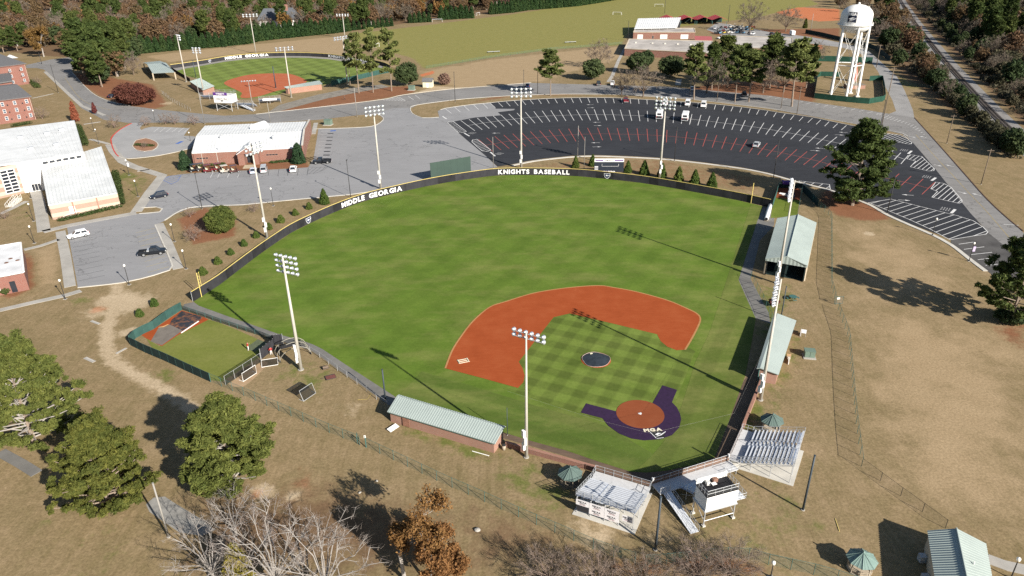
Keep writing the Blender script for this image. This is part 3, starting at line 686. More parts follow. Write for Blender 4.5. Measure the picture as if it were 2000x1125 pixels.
inner_c=Z((1000,281),4,[(-110,180),(0,160),(120,135),(250,115),(480,92),(650,87),(900,95),(1200,112),(1500,145),(1800,185),(2000,225)])+E_([(240,292),(480,352),(650,412),(800,470),(930,545),(1100,622),(1280,700),(1430,780),(1560,880),(1700,985)])
dark=A_([(80,410),(300,605),(520,790),(660,915)])+inner_c[1:-4]+E_([(1430,745),(1620,720),(1715,690),(1580,540),(1500,440),(1310,200),(1140,0),(1110,-30)])+lot_out[:3:-1]+A_([(640,250),(860,252),(840,268),(660,290),(700,325),(400,350)])
lot=sheet('parking_lot',dark,.036,M_DARK)
lotg=sheet('parking_lot_apron',A_([(-30,275),(58,244),(235,218),(405,197),(575,181),(640,250),(860,252),(840,268),(660,290),(700,325),(400,350),(80,410),(0,400)]),.03,M_ASPH)
sheet('lot_south_end',E_([(1430,745),(1430,780),(1560,880),(1700,985),(1900,1130),(2200,1100),(1980,900),(1800,760),(1715,690),(1620,720)]),.03,mat('asphalt_worn',(.085,.082,.08),.9,.45,.15))
# kerbs
def kerb(pts,mt=M_CONC,wd=.35,h=.12,name='kerb',step=2.5):return ribbon(name,pts,wd,.0,mt,h,step=step)
kerb(lot_out,M_CONCP)
ribbon('kerb_walk',[(p[0],p[1]+2.5) for p in inner_c[1:]],1.1,.0,M_CONCP,.12,step=2.5)
for k in ([(857,229),(825,230),(806,222),(802,211),(815,205),(900,194),(1000,187),(1100,184),(1200,185),(1325,192),(1500,212),(1557,222),(1675,243)],
          [(612,252),(680,250),(725,247),(742,240),(749,231),(737,222)],[(500,223),(600,212),(745,194.5),(787,185.5),(875,174.5),(975,166.5),(1037,161.5)],
          [(140,140),(160,163),(185,185),(215,198),(255,207)],[(152,562),(240,552),(300,538),(331,528),(337,519),(303,440)],[(322,430.5),(370,406),(475,400),(500,397.5),(620,386),(685,380),(722,374.5)],
          [(1675,243),(1745,257),(1762,260.5),(1772,266)],[(277,406),(305,404.5),(317,408),(312,414),(272,417.5)]):kerb(k,M_CONCP)
kerb([(1786,230),(1832,281),(1878,333),(1925,386),(1965,424),(1999,452)],mat('kerb_rust',(.10,.06,.04),.9,.3,.3),.3)
kerb([(257,241),(238,251),(224,262),(217,272),(220,288),(226,300),(232,306)],M_REDKERB,.4,.14,'red_kerb',1.0)
kerb([(232,306),(250,310),(300,305.5),(347,296.5),(368,291)],M_CONCP)
loop=sheet('loop_drive',[(257,240),(238,251),(224,262),(218,272),(221,288),(227,300),(233,306),(250,309.5),(300,305),(347,296),(372,291),(386,268),(376,266),(359,265),(370,250.5),(330,248.5),(297,247.5),(284,250),(276,254),(273,250),(282,240)],.022,mat('loop_concrete',(.30,.30,.30),.9,.15,.12))
isl=sheet('planted_island',smoothline(GL([(259,285),(266,274),(284,270),(303,276),(309,284),(300,293),(282,296),(266,293)]),1,True),.06,M_GCLAY,world=True)
kerb([(259,285),(266,274),(284,270),(303,276),(309,284),(300,293),(282,296),(266,293),(259,286)],M_CONCP,.3)
# pavements
def walk(px,wd,nm='pavement',mt=M_CONC,z=.018):return ribbon(nm,px,wd,0,mt,.06+z*.2,smooth=False)
for px,wd in (([(214,282),(222,296),(240,316),(262,326),(317,343),(292,376),(266,414)],3.2),([(266,416),(200,428),(132,441),(100,449),(84,453)],2.6),([(86,452),(82,425),(75,390),(66,362)],3.2),
               ([(118,452),(128,500),(137,560)],2.4),([(47,488),(80,480),(115,468)],1.6),([(0,606),(60,592),(128,577),(158,568)],1.8),([(310,437),(330,480),(348,525)],2.4),
               ([(203,225),(160,207),(130,180),(88,140)],1.8),([(63,192),(104,183)],1.0),([(163,243),(196,238)],1.2),([(617,240),(612,262)],1.8),([(176,272),(212,281)],1.6),([(0,418),(22,408),(52,393)],1.6),
               ([(1222,92),(1208,118),(1196,148),(1188,160)],2.0),([(1326,155),(1324,166)],3.0),([(268,335),(292,331)],1.0)):walk(px,wd)
walk([(0,883),(40,905),(72,925)],1.7,'footpath',M_WALK);  # tree shade over this path is put into its darker concrete
sheet('gravel_pad',[(285,985),(300,972),(322,970),(345,985),(395,1015),(420,1035),(395,1047),(350,1040),(318,1018),(292,1000)],.02,mat('gravel',(.27,.265,.25),.95,.3,.6,bmp=.5))
walk([(1930,1092),(1965,1105),(2010,1115)],1.8,'footpath')
sheet('gravel_lane',[(520,222),(545,205),(620,185),(680,173),(745,165),(760,170),(700,180),(640,192),(580,208),(530,222)],.012,mat('gravel_lane',(.22,.20,.17),.95,.3,.4))
# painted lines: every stripe is a part of its car park
unit=MB().quad((-.5,-.5,0),(.5,-.5,0),(.5,.5,0),(-.5,.5,0))
LINE={}
def line_mesh(mt):
 if mt.name not in LINE:LINE[mt.name]=unit.mesh('parking_line',mt)
 return LINE[mt.name]
def pline(a,b,wd,mt,parent,z=.041,name='parking_line'):
 d=b-a;c=(a+b)/2
 return link(name,line_mesh(mt),parent,(c.x,c.y,z),(0,0,math.atan2(d.y,d.x)),(d.length,wd,1))
def row(px,spacing,half_in,half_out,mt,parent,wd=.2,centre=True,z=.041,cmt=None,skip=(),start=0):
 ln=resample(smoothline(GL(px),1),step=spacing)
 for i,p in enumerate(ln):
  if i<start or i in skip:continue
  t_=(ln[min(i+1,len(ln)-1)]-ln[max(i-1,0)]).normalized();n_=Vector((-t_.y,t_.x,0))
  pline(p-n_*half_in,p+n_*half_out,wd,mt,parent,z)
 if centre:
  for a,b in zip(ln,ln[1:]):pline(a,b,wd*.9,cmt or mt,parent,z-.0015,'centre_line')
 return ln
def pair_row(pairs,spacing,mt,parent,wd=.23,centre=True,z=.041):
 """stripes between two matched lines of end points"""
 T=[G(*p) for p,q in pairs];Bq=[G(*q) for p,q in pairs];Mid=[(a+c)/2 for a,c in zip(T,Bq)]
 Ls=[0]
 for a,c in zip(Mid,Mid[1:]):Ls.append(Ls[-1]+(c-a).length)
 n=round(Ls[-1]/spacing);mids=[];j=0
 for i in range(n+1):
  s_=Ls[-1]*i/n
  while j<len(Mid)-2 and Ls[j+1]<s_:j+=1
  k=(s_-Ls[j])/(Ls[j+1]-Ls[j]);a,c=T[j].lerp(T[j+1],k),Bq[j].lerp(Bq[j+1],k)
  pline(a,c,wd,mt,parent,z);mids.append((a+c)/2)
 if centre:
  for a,c in zip(mids,mids[1:]):pline(a,c,wd*.8,mt,parent,z-.0015,'centre_line')
P1g=list(zip(A_([(58,250),(145,237),(235,224),(320,212),(405,203),(492,192)]),A_([(128,303),(210,290),(293,277),(378,268),(462,256),(547,247)])))
P1=list(zip(A_([(575,187),(750,168),(840,162),(1010,150),(1190,140),(1362,133),(1540,128),(1717,127)])+B_([(100,132),(370,140),(820,165),(1280,205),(1470,225),(1650,245),(1842,272),(1930,287)])+C_([(308,108),(413,130),(527,155),(583,167)]),
              A_([(632,238),(798,220),(885,215),(1050,198),(1221,190),(1392,185),(1566,181),(1740,180)])+B_([(115,185),(377,192),(815,218),(1265,257),(1445,278),(1630,300),(1808,325),(1900,338)])+C_([(277,137),(384,160),(493,184),(548,195)])))
pair_row(P1g,4.4,M_WPAINT,lotg,centre=False,z=.036)
pair_row(P1,3.95,M_WPAINT,lot,centre=False)
P2=list(zip(A_([(235,385),(527,342),(797,308),(990,288),(1188,272),(1383,265),(1567,260),(1773,258)])+B_([(85,260),(275,265),(480,275),(780,290),(1085,318),(1290,342),(1480,365),(1680,390),(1895,420)])+C_([(130,165),(250,185),(368,210),(490,237),(830,318),(935,352)]),
              A_([(397,503),(655,463),(920,428),(1100,415),(1275,398),(1455,388),(1638,383),(1820,382)])+B_([(125,383),(308,388),(490,395),(770,410),(1050,438),(1242,463),(1432,487),(1620,512),(1815,540)])+C_([(70,230),(183,252),(295,275),(408,300),(780,365),(885,410)])))
pair_row(P2,3.75,M_WPAINT,lot)
P3=list(zip(A_([(440,605),(625,568),(825,538),(1020,513),(1228,493),(1455,480),(1650,472),(1875,468)])+B_([(200,473),(415,476),(625,488),(738,495),(955,513),(1178,538),(1383,567),(1605,597),(1835,637),(1950,660)])+C_([(163,308),(293,335),(417,363),(570,420),(900,480),(1043,512),(1110,533)]),
              A_([(600,740),(790,708),(975,682),(1160,657),(1345,635),(1540,625),(1730,615),(1925,612)])+B_([(240,617),(434,621),(628,632),(730,638),(927,657),(1128,682),(1328,708),(1528,735),(1730,773),(1832,795)])+C_([(87,380),(205,408),(322,440),(490,490),(815,560),(952,598),(1025,613)])))
pair_row(P3,3.75,M_RPAINT,lot)
def outline(px,mt,parent,wd=.2,z=.043,closed=True,name='border_line',world=False):
 P=px if world else GL(px)
 for a,b in zip(P,P[1:]+(P[:1] if closed else [])):pline(a,b,wd,mt,parent,z,name)
def hatch(px,ang,spacing,mt,parent,wd=.2,z=.0415,border=True,phase=0.):
 """border line plus parallel stripes clipped to the outline"""
 P=GL(px)
 if border:outline(P,mt,parent,wd,z+.0015,world=True)
 d=Vector((math.cos(ang),math.sin(ang),0));n_=Vector((-d.y,d.x,0));o=P[0]
 ks=[(p-o).dot(n_) for p in P];k=min(ks)+spacing*(.5+phase)
 while k<max(ks)-.1:
  xs=[]
  for a,b in zip(P,P[1:]+P[:1]):
   ka,kb=(a-o).dot(n_)-k,(b-o).dot(n_)-k
   if ka*kb<0:q=a.lerp(b,ka/(ka-kb));xs.append((q-o).dot(d))
  xs.sort()
  for x0,x1 in zip(xs[::2],xs[1::2]):pline(o+d*x0+n_*k,o+d*x1+n_*k,wd,mt,parent,z,'hatch_line')
  k+=spacing
ang_h=lambda a,b:math.atan2((G(*b)-G(*a)).y,(G(*b)-G(*a)).x)
hatch(A_([(82,412),(100,400),(150,396),(225,455),(300,512),(265,525),(205,522),(140,462)]),ang_h(*A_([(150,470),(215,450)])),1.65,M_WPAINT,lot,.22)
hatch(A_([(362,628),(372,606),(420,600),(500,660),(580,725),(545,742),(480,735),(410,675)]),ang_h(*A_([(430,680),(500,660)])),1.65,M_WPAINT,lot,.22)
hatch(E_([(1110,85),(1200,98),(1300,195),(1295,210),(1255,213),(1112,180),(1155,135),(1085,118)]),ang_h(*E_([(1130,175),(1225,105)])),1.35,M_WPAINT,lot)
hatch(E_([(1310,300),(1370,308),(1430,340),(1515,440),(1515,455),(1490,465),(1280,418),(1325,372),(1272,352)]),ang_h(*E_([(1330,420),(1420,345)])),1.35,M_WPAINT,lot)
hatch(E_([(860,1040/4+775),(860,1040)]) if False else C_([(740,205),(800,208),(870,216),(905,220),(958,268),(955,278),(930,278),(780,246),(715,232)]),ang_h(*C_([(800,245),(860,222)])),1.3,M_WPAINT,lot,z=.043)
fan=E_([(780,462),(960,432),(1250,505),(1480,562),(1600,600),(1680,650),(1718,690),(1700,708),(1640,715),(1420,750),(1270,668),(1100,590),(935,520),(840,480)])
hatch(fan,ang_h(*E_([(1100,590),(1305,522)])),2.3,M_WPAINT,lot,.2)
hatch(E_([(240,290),(480,318),(486,355),(400,340),(250,300)]),ang_h(*E_([(360,330),(400,305)])),2.5,M_WPAINT,lot)
for a,b in (((1490,785),(1605,768)),((1530,825),(1690,805)),((1585,866),(1750,848)),((1640,905),(1760,893)),((1700,950),(1800,940))):pline(G(*E_([a])[0]),G(*E_([b])[0]),.2,M_WPAINT,lot,.042)
# stop bars, worn stencils and arrows
def bar(a,b,wd,f=E_,mt=M_WPAINT):pline(G(*f([a])[0]),G(*f([b])[0]),wd,mt,lot,.044,'stop_bar')
bar((1095,78),(1122,55),.75);bar((1278,288),(1310,265),.75);bar((1432,542),(1462,512),.75)
bar((275,530),(335,565),.6,A_);bar((575,748),(630,795),.6,A_);bar((25,337),(72,368),.6,A_)
M_STEN=mat('paint_stencil',(.36,.36,.36),.8,.5,1.8)
def stencil(px,wd,ln_,ang):
 q=G(*px);d=Vector((math.cos(ang),math.sin(ang),0));n_=Vector((-d.y,d.x,0))
 for r_ in range(2):
  for c_ in range(4):
   o=q+d*((c_-1.5)*wd/4)+n_*((r_-.5)*ln_/2)
   pline(o-n_*ln_*.2,o+n_*ln_*.2,wd*.07,M_STEN,lot,.044,'stencil_stroke');pline(o-d*wd*.08+n_*ln_*.15*(1 if c_ % 2 else-1),o+d*wd*.1+n_*ln_*.15*(1 if c_ % 2 else-1),.2,M_STEN,lot,.0455,'stencil_stroke')
for p,a in ((E_([(1062,50)])[0],-40),(E_([(1240,258)])[0],-40),(E_([(1385,510)])[0],-40),(A_([(365,530)])[0],145),(A_([(677,767)])[0],145),(A_([(115,345)])[0],150)):stencil(p,2.6,3.2,R(a))
def arrow(px,ang,ln_=3.4,parent=lot,z=.044,mt=M_WPAINT):
 q=G(*px);mb=MB();h=ln_/2
 mb.add([(-h,-.1,0),(.15*h,-.1,0),(.15*h,-.5,0),(h,0,0),(.15*h,.5,0),(.15*h,.1,0),(-h,.1,0)],[(0,1,2,3,4,5,6)])
 mb.build('lane_arrow',mt,parent,loc=(q.x,q.y,z),rot=(0,0,ang))
for p,a in zip(A_([(1718,203),(1730,239),(1797,406),(1810,444),(1782,641),(1800,688),(640,530)]),(180,0,180,0,180,0,180)):arrow(p,R(a))
for p,a in zip(C_([(500,200),(476,217),(345,306),(315,322),(930,617),(908,652)]),(165,-15,165,-15,165,-15)):arrow(p,R(a))
rd=bpy.data.objects['campus_road']
for p,a in zip(C_([(963,230),(1033,230),(1132,420),(1210,422),(1296,602),(1389,614)]),(-62,118,-60,120,-60,120)):arrow(p,R(a),3.0,rd,.024)
M_YLINE=mat('paint_yellow_line',(.34,.26,.10),.8,.3,.6)
ribbon('centre_line',C_([(985,215),(1050,290),(1140,390),(1230,485),(1340,605),(1450,720),(1610,905)]),.16,.022,M_YLINE,parent=rd)
ribbon('centre_line',[(127,152),(150,185),(175,203),(215,215)],.16,.022,M_YLINE,parent=rd)
# angled bays on the ring road
row([(1508,188),(1590,201),(1675,213),(1722,221)],4.0,4.6,0,M_WPAINT,rd,.18,False,.023)
hatch([(1710,221),(1735,225),(1790,246),(1812,268),(1770,242),(1730,232)],ang_h((1730,235),(1750,226)),1.7,M_WPAINT,rd,.16,.023,False)
hatch([(748,195.2),(780,190),(792,196.5),(756,196)],ang_h((765,195),(775,190.5)),1.5,M_WPAINT,rd,.2,.023)
for a,b in (((797,188),(808,195)),((811,186),(820,192.5)),((768,219),(800,214.5)),((1990,440),(1960,438))):pline(G(*a),G(*b),.22,M_WPAINT,rd,.023)
# bays of the asphalt court
crt=bpy.data.objects['asphalt_court']
def bays(p0,p1,n,ln_vec,mt,wd=.12,parent=crt,z=.029):
 a,b=G(*p0),G(*p1);v=G(*ln_vec[1])-G(*ln_vec[0])
 for i in range(n):q=a.lerp(b,i/(n-1));pline(q,q+v,wd,mt,parent,z)
bays((140,467),(153,549),10,((145,480),(192,471)),M_DPAINT)
bays((302,446),(330,521),9,((305,455),(268,464)),M_YPAINT)
bays((627,257),(617,316),9,((627,262),(650,261)),M_WPAINT,.14)
for i in range(9):
 q=G(*(649.5-i*1.25,262+i*7.0));pline(q+Vector((-2.2,.8,0)),q+Vector((.2,.7,0)),1.2,M_DARK,crt,.031,'patch')
for i,u in enumerate((505,525,544,563,582,601)):pline(G(u-1.5,343),G(u+1,330.5),.13,M_DPAINT,crt,.029)
for i,u in enumerate((413,427,446,466)):pline(G(u-2,347),G(u+4,334),.14,M_WPAINT,crt,.029)
hatch([(466,346),(470,332),(490,331),(488,346)],ang_h((468,340),(489,338)),1.0,M_DPAINT,crt,.1,.029)
hatch([(600,340),(602,328),(640,326),(630,333),(615,339)],ang_h((602,338),(615,328)),1.4,M_DPAINT,crt,.12,.029)
hatch([(318,352),(330,344),(354,342),(347,354),(335,360)],ang_h((320,352),(340,345)),1.6,M_BPAINT,crt,.14,.029)
for i in range(4):pline(G(316-i*7,362+i*11),G(340-i*5,360+i*11),.11,M_DPAINT,crt,.029)
pline(G(645,256),G(656,255),1.6,M_BPAINT,crt,.03,'bay_symbol')
lp_=bpy.data.objects['loop_drive']
for i in range(6):pline(G(300+i*12,258),G(311+i*12,249.5),.16,M_WPAINT,lp_,.027)
pline(G(345,281),G(356,276),1.4,M_BPAINT,lp_,.027,'bay_symbol')
# joints between the slabs of the first base walkway
wk=bpy.data.objects['first_base_walkway']
for i in range(9):
 t_=i/8;pline(G(1447+30*t_,556+66*t_),G(1467+34*t_,551+66*t_),.12,M_DARK,wk,.02,'slab_joint')
# ------------------------------------------------------------------ railway
trk=smoothline(GL(Z((1500,0),4,[(1000,-60),(1050,30),(1120,140),(1200,250),(1300,375),(1400,500),(1500,610),(1600,720),(1700,828),(1800,930),(1900,1025),(2010,1125),(2200,1280)])),4)
ribbon('rail_ballast',trk,11,.03,M_BALLAST,world=True,smooth=False)
tk=ribbon('track_bed',trk,3.4,.0,mat('ballast_dark',(.10,.09,.085),.95,.3,.6),.28,world=True,smooth=False)
for s in (-.75,.75):ribbon('rail',offset_line(trk,s),.11,.38,M_RAIL,.16,parent=tk,world=True,smooth=False)
sl=resample(trk,step=2.2);slm=MB().box((0,0,0),(.5,2.6,.14)).mesh('sleeper',M_SLEEPER)
vis=[i for i in range(len(sl)-1) if-20<PX(sl[i])[1]<300 and PX(sl[i])[0]<2020]
for i in vis[-290:]:
 d=sl[i+1]-sl[i];link('sleeper',slm,tk,(sl[i].x,sl[i].y,.33),(0,0,math.atan2(d.y,d.x)))
# ------------------------------------------------------------------ trees
def rnd_unit(rs,n):
 v=rs.normal(size=(n,3));return v/np.linalg.norm(v,axis=1,keepdims=True)
def leaves_mesh(name,rs,cen,rad,counts,size,mt,outward=.45,upw=.25,shell=.55,aspect=1.7,tint_c=.5,droop=0):
 """leaf-sized quads scattered through clumps; cen (k,3), rad (k,3), counts per clump"""
 cen=np.asarray(cen,float);rad=np.asarray(rad,float)
 if rad.ndim==1:rad=np.repeat(rad[:,None],3,1)
 idx=np.repeat(np.arange(len(cen)),counts);n=len(idx)
 d=rnd_unit(rs,n);r=shell+(1-shell)*rs.random(n)**.6
 r *= 1+.22*rs.normal(size=n)*.6
 p=cen[idx]+d*rad[idx]*r[:,None]
 nr=d*outward+rnd_unit(rs,n)*(1-outward);nr[:,2]+=upw;nr /= np.linalg.norm(nr,axis=1,keepdims=True)
 t=np.cross(nr,rnd_unit(rs,n));t /= np.linalg.norm(t,axis=1,keepdims=True)+1e-9
 t[:,2]-=droop;bt=np.cross(nr,t);s=size*(.55+.9*rs.random(n))
 t *= (s*aspect*.5)[:,None];bt *= (s*.5)[:,None]
 V=np.stack([p-t,p+bt*.8-t*.1,p+t,p-bt*.8+t*.1],1).reshape(-1,3)
 me=np_mesh(name,V,np.arange(4*n).reshape(n,4),mt)
 ct=rs.random(len(cen));tint=np.clip(tint_c*ct[idx]+(1-tint_c)*rs.random(n),0,1)
 a=me.attributes.new('tint','FLOAT','POINT');a.data.foreach_set('value',np.repeat(tint,4).astype(np.float32))
 return me
def tubes_mesh(name,segs,mt,thin=.05):
 mb=MB()
 for a,b,r0,r1 in segs:mb.tube(a,b,r0,r1,6 if r0>.12 else (4 if r0>thin else 3),caps=False)
 return mb.mesh(name,mt)
def proto(name,parts):
 """a tree kept aside as a mesh list: [(part name, mesh)]"""
 return parts
TREES=[]
EXCL=[(G(548,52),24),(G(560,66),14),(G(530,64),14)]
def plant(parts,name,label,px,h=1.0,rz=None,group=None,cat='tree',loc=None,sx=1.0,vis_only=False):
 q=loc if loc is not None else G(*px)
 o=thing(name,label,cat,(q.x,q.y,0),random.uniform(0,6.28) if rz is None else rz,group)
 o.scale=(h*sx,h*sx,h)
 for nm,me in parts:
  c=link(nm,me,o)
  if nm in ('branches','twigs','limbs'):c['kind']='stuff'
 return o
def pine_parts(seed,H=18,leaf=.32,per=220,crown0=.45,spread=.22,leafm=L_PINE,nb=34,trunk_r=.32,rounded=1.0,vary=(.7,1.15)):
 rs=np.random.default_rng(seed);segs=[];cen=[];rad=[]
 lean=rs.normal(size=2)*.02
 tp=lambda z:Vector((lean[0]*z,lean[1]*z,z))
 zs=np.linspace(0,H*.97,9)
 trunk=[(tp(a),tp(b),trunk_r*(1-.85*a/H),trunk_r*(1-.85*b/H)) for a,b in zip(zs,zs[1:])]
 for i in range(nb):
  f=crown0+(1-crown0)*(i+rs.random())/nb;z=f*H;g=(f-crown0)/(1-crown0)
  ln=H*spread*(math.sin(math.pi*min(1,.18+.82*g)**rounded)*.75+.32)*rs.uniform(*vary)
  a=i*2.4+rs.uniform(-.5,.5);el=rs.uniform(.0,.35)+g*.7
  d=Vector((math.cos(a)*math.cos(el),math.sin(a)*math.cos(el),math.sin(el)))
  p0=tp(z);p1=p0+d*ln*.55;p2=p0+d*ln+Vector((0,0,ln*.08))
  r_=.045+.05*(1-g);segs+=[(p0,p1,r_*1.4,r_),(p1,p2,r_,r_*.5)]
  cr_=H*.034*rs.uniform(.75,1.3);sd=d.cross(Vector((0,0,1))).normalized()
  for q,k,ns in ((p2,1.0,3),(p1.lerp(p2,.5),.95,3),(p1,.8,2)):
   for j in range(ns):
    o_=sd*cr_*rs.uniform(-2.6,2.6)*k+d*cr_*rs.uniform(-1.0,.9)+Vector((0,0,cr_*rs.uniform(-.5,.8)))
    e=rs.uniform(.7,1.25);cen.append(q+o_);rad.append((cr_*k*1.25*e,cr_*k*1.25*e,cr_*k*.75*e))
 cen.append(tp(H*.97));rad.append((H*.05,)*3)
 return [('trunk',tubes_mesh('trunk',trunk,M_BARKP)),('limbs',tubes_mesh('limbs',segs,M_BARKW if leafm is L_PINEB else M_BARKP)),
   ('crown',leaves_mesh('crown',rs,cen,rad,max(8,per//2),leaf,leafm,.35,.3,.15,2.6))]
def dome_parts(seed,H=9,Wd=10,leaf=.35,per=260,k=60,leafm=L_OAK,base=.2,bark=M_BARK,lobes=.25,zc=.58,limb=True):
 """broad evergreen or leafy crown: clumps on an uneven ellipsoid"""
 rs=np.random.default_rng(seed);cen=[];rad=[];segs=[]
 ph=rs.random(4)*6.28
 for i in range(k):
  ga=i*2.39996;zz=1-2*(i+.5)/k;r=math.sqrt(max(0,1-zz*zz));bump_=1+lobes*(math.sin(2*ga+ph[0])*.5+math.sin(3*ga+4*zz+ph[1])*.5)+rs.uniform(-.1,.1)
  c=Vector((Wd/2*.80*r*math.cos(ga)*bump_,Wd/2*.80*r*math.sin(ga)*bump_,H*zc+zz*H*(1-zc-.06)*bump_))
  if c.z<H*base:c.z=H*base+rs.uniform(0,.1)*H
  cen.append(c);s=Wd*.115*rs.uniform(.75,1.3);rad.append((s,s,s*.8))
  if limb and i % 3==0:
   mid=Vector((c.x*.35,c.y*.35,H*base+(c.z-H*base)*.45));segs+=[(Vector((0,0,H*base*.8)),mid,Wd*.014,Wd*.010),(mid,c,Wd*.010,.03)]
 for i in range(k//4):cen.append(Vector((rs.uniform(-1,1)*Wd*.2,rs.uniform(-1,1)*Wd*.2,H*(zc+rs.uniform(-.2,.25)))));rad.append((Wd*.13,)*3)
 trunk=[(Vector((0,0,0)),Vector((0,0,H*base)),Wd*.032,Wd*.026),(Vector((0,0,H*base)),Vector((0,0,H*.6)),Wd*.026,Wd*.012)]
 out=[('trunk',tubes_mesh('trunk',trunk,bark))]
 if segs:out.append(('limbs',tubes_mesh('limbs',segs,bark)))
 out.append(('crown',leaves_mesh('crown',rs,cen,rad,per,leaf,leafm,.5,.25,.4,1.5)))
 return out
def cone_parts(seed,H=7,Wd=3.4,leaf=.3,per=70,k=60,leafm=L_LEY,power=.8,low=.02,trunk=True):
 rs=np.random.default_rng(seed);cen=[];rad=[]
 for i in range(k):
  f=((i+rs.random())/k)**1.25;z=H*(low+(1-low)*f);r=Wd/2*(1-f)**power*rs.uniform(.7,1.05)*(1 if f>.08 else .85);a=i*2.4+rs.uniform(-.4,.4)
  cen.append((r*math.cos(a)*.82,r*math.sin(a)*.82,z));s=Wd*.13*(1.25-f*.75)*rs.uniform(.8,1.2);rad.append((s,s,s*1.35))
 cen.append((0,0,H*.96));rad.append((Wd*.05,Wd*.05,H*.05))
 for f in (.15,.35,.55,.72):cen.append((0,0,H*f));rad.append((Wd*.36*(1-f)**power+.05,)*2+(H*.14,))
 out=[('crown',leaves_mesh('crown',rs,cen,rad,per,leaf,leafm,.55,.15,.45,1.8))]
 if trunk:out.insert(0,('trunk',tubes_mesh('trunk',[(Vector((0,0,0)),Vector((0,0,H*.8)),Wd*.03+.03,.03)],M_BARK)))
 return out
def bare_segs(rs,H,spread=.9,depth=6,trunk_r=.3,stems=1,fork0=.28,up=.18,kids=(2,4),shrink=.72,curl=.25):
 segs=[]
 def grow(p,d,ln,r,dep):
  n=3 if dep>1 else 2;q=p
  for i in range(n):
   d=(d+Vector(rs.normal(size=3))*curl*.35+Vector((0,0,up*.25))).normalized();q2=q+d*ln/n;r2=r*(1-.3/n)
   segs.append((q,q2,r,r2,dep));q,r=q2,r2
   if dep>0 and i==n-2 and rs.random()<.55:
    sd=(d+Vector(rs.normal(size=3))*.8).normalized();grow(q,sd,ln*shrink*.75,r*.5,dep-1)
  if dep<=0:return
  for _ in range(int(rs.integers(kids[0],kids[1]+1))):
   ax=Vector(rs.normal(size=3));ax=(ax-d*ax.dot(d));nd=(d+ax.normalized()*rs.uniform(.35,spread)).normalized()
   grow(q,nd,ln*shrink*rs.uniform(.75,1.1),r*rs.uniform(.55,.75),dep-1)
 for s in range(stems):
  a=s*2*math.pi/stems+rs.random();d=Vector((math.cos(a)*.45,math.sin(a)*.45,1)).normalized() if stems>1 else Vector((0,0,1))
  grow(Vector((0,0,0)),d,H*fork0,trunk_r,depth)
 top=max(s[1].z for s in segs);k=H/top
 return [(a*k,b*k,r0,r1,dp) for a,b,r0,r1,dp in segs]
def bare_parts(seed,H=10,twig=M_TWIG,bark=M_BARK,**kw):
 rs=np.random.default_rng(seed);sg=bare_segs(rs,H,**kw);tr=kw.get('trunk_r',.3);dm=max(s[4] for s in sg)
 tk=[(a,b,r0,r1) for a,b,r0,r1,d in sg if d>=dm-1];tw=[(a,b,max(r0,.022),max(r1,.018)) for a,b,r0,r1,d in sg if d<dm-1]
 return [('trunk',tubes_mesh('trunk',tk,bark)),('branches',tubes_mesh('branches',tw,twig))],sg
L_TWIG=leafmat('twig_haze',(.105,.085,.066),(.215,.180,.145),.05)
L_TWIGP=leafmat('twig_haze_pink',(.125,.098,.078),(.235,.19,.155),.05)
def hazy_bare(seed,H,leafm=None,bark=M_BARK,per=9,leaf=.16,aspect=7,rad=.9,**kw):
 pts,sg=bare_parts(seed,H,bark,bark,**kw);rs=np.random.default_rng(seed+7)
 tips=[s_ for s_ in sg if s_[4]<=1]
 return pts+[('twigs',leaves_mesh('twigs',rs,[tuple(s_[1]) for s_ in tips],[(rad*rs.uniform(.6,1.2),)*3 for _ in tips],per,leaf,leafm or L_TWIG,.1,.1,.05,aspect))]
def fan_bare(seed,H,Wd,twigm,bark=M_BARK,limbs=22,sub=5,per=10,base=.16,tw=.05,tl=1.0,zc=.55):
 """round-headed leafless tree: limbs fan out from a short trunk and break up into fine twigs"""
 rs=np.random.default_rng(seed);big=[];fine=[];cen=[];rad=[]
 fork=Vector((0,0,H*base))
 tr=Wd*.022;trunk=[(Vector((0,0,0)),fork,tr*1.25,tr)]
 for i in range(limbs):
  ga=i*2.39996;zz=1-1.45*(i+.5)/limbs;r=math.sqrt(max(0.05,1-zz*zz));e=rs.uniform(.8,1.1)
  tip=Vector((Wd/2*r*math.cos(ga)*e,Wd/2*r*math.sin(ga)*e,H*zc+zz*H*(1-zc)*e));tip.z=max(tip.z,H*.28)
  m1=fork.lerp(tip,.38)+Vector(rs.normal(size=3))*Wd*.03+Vector((0,0,H*.05));m2=fork.lerp(tip,.72)+Vector(rs.normal(size=3))*Wd*.035+Vector((0,0,H*.04))
  big+=[(fork,m1,tr*.40,tr*.28),(m1,m2,tr*.28,tr*.17),(m2,tip,tr*.17,tr*.07)]
  for j in range(sub):
   f=rs.uniform(.15,1);p=m1.lerp(m2,f) if rs.random()<.5 else m2.lerp(tip,f);d=((tip-m1).normalized()+Vector(rs.normal(size=3))*.6).normalized();q=p+d*Wd*rs.uniform(.08,.18)
   fine.append((p,q,tr*.16,tr*.08))
   for k in range(2):
    d2=(d+Vector(rs.normal(size=3))*.7).normalized();s0=p.lerp(q,rs.uniform(.4,1));q2=s0+d2*Wd*rs.uniform(.05,.1);fine.append((s0,q2,tr*.09,tr*.05));cen.append(q2);rad.append((Wd*.045,)*3)
 return [('trunk',tubes_mesh('trunk',trunk,bark)),('limbs',tubes_mesh('limbs',big,bark)),('branches',tubes_mesh('branches',fine,bark,.001)),
   ('twigs',leaves_mesh('twigs',rs,cen,rad,per,tl,twigm,.1,.1,.0,1.0) if False else twig_mesh(rs,cen,per,tl,tw,twigm))]
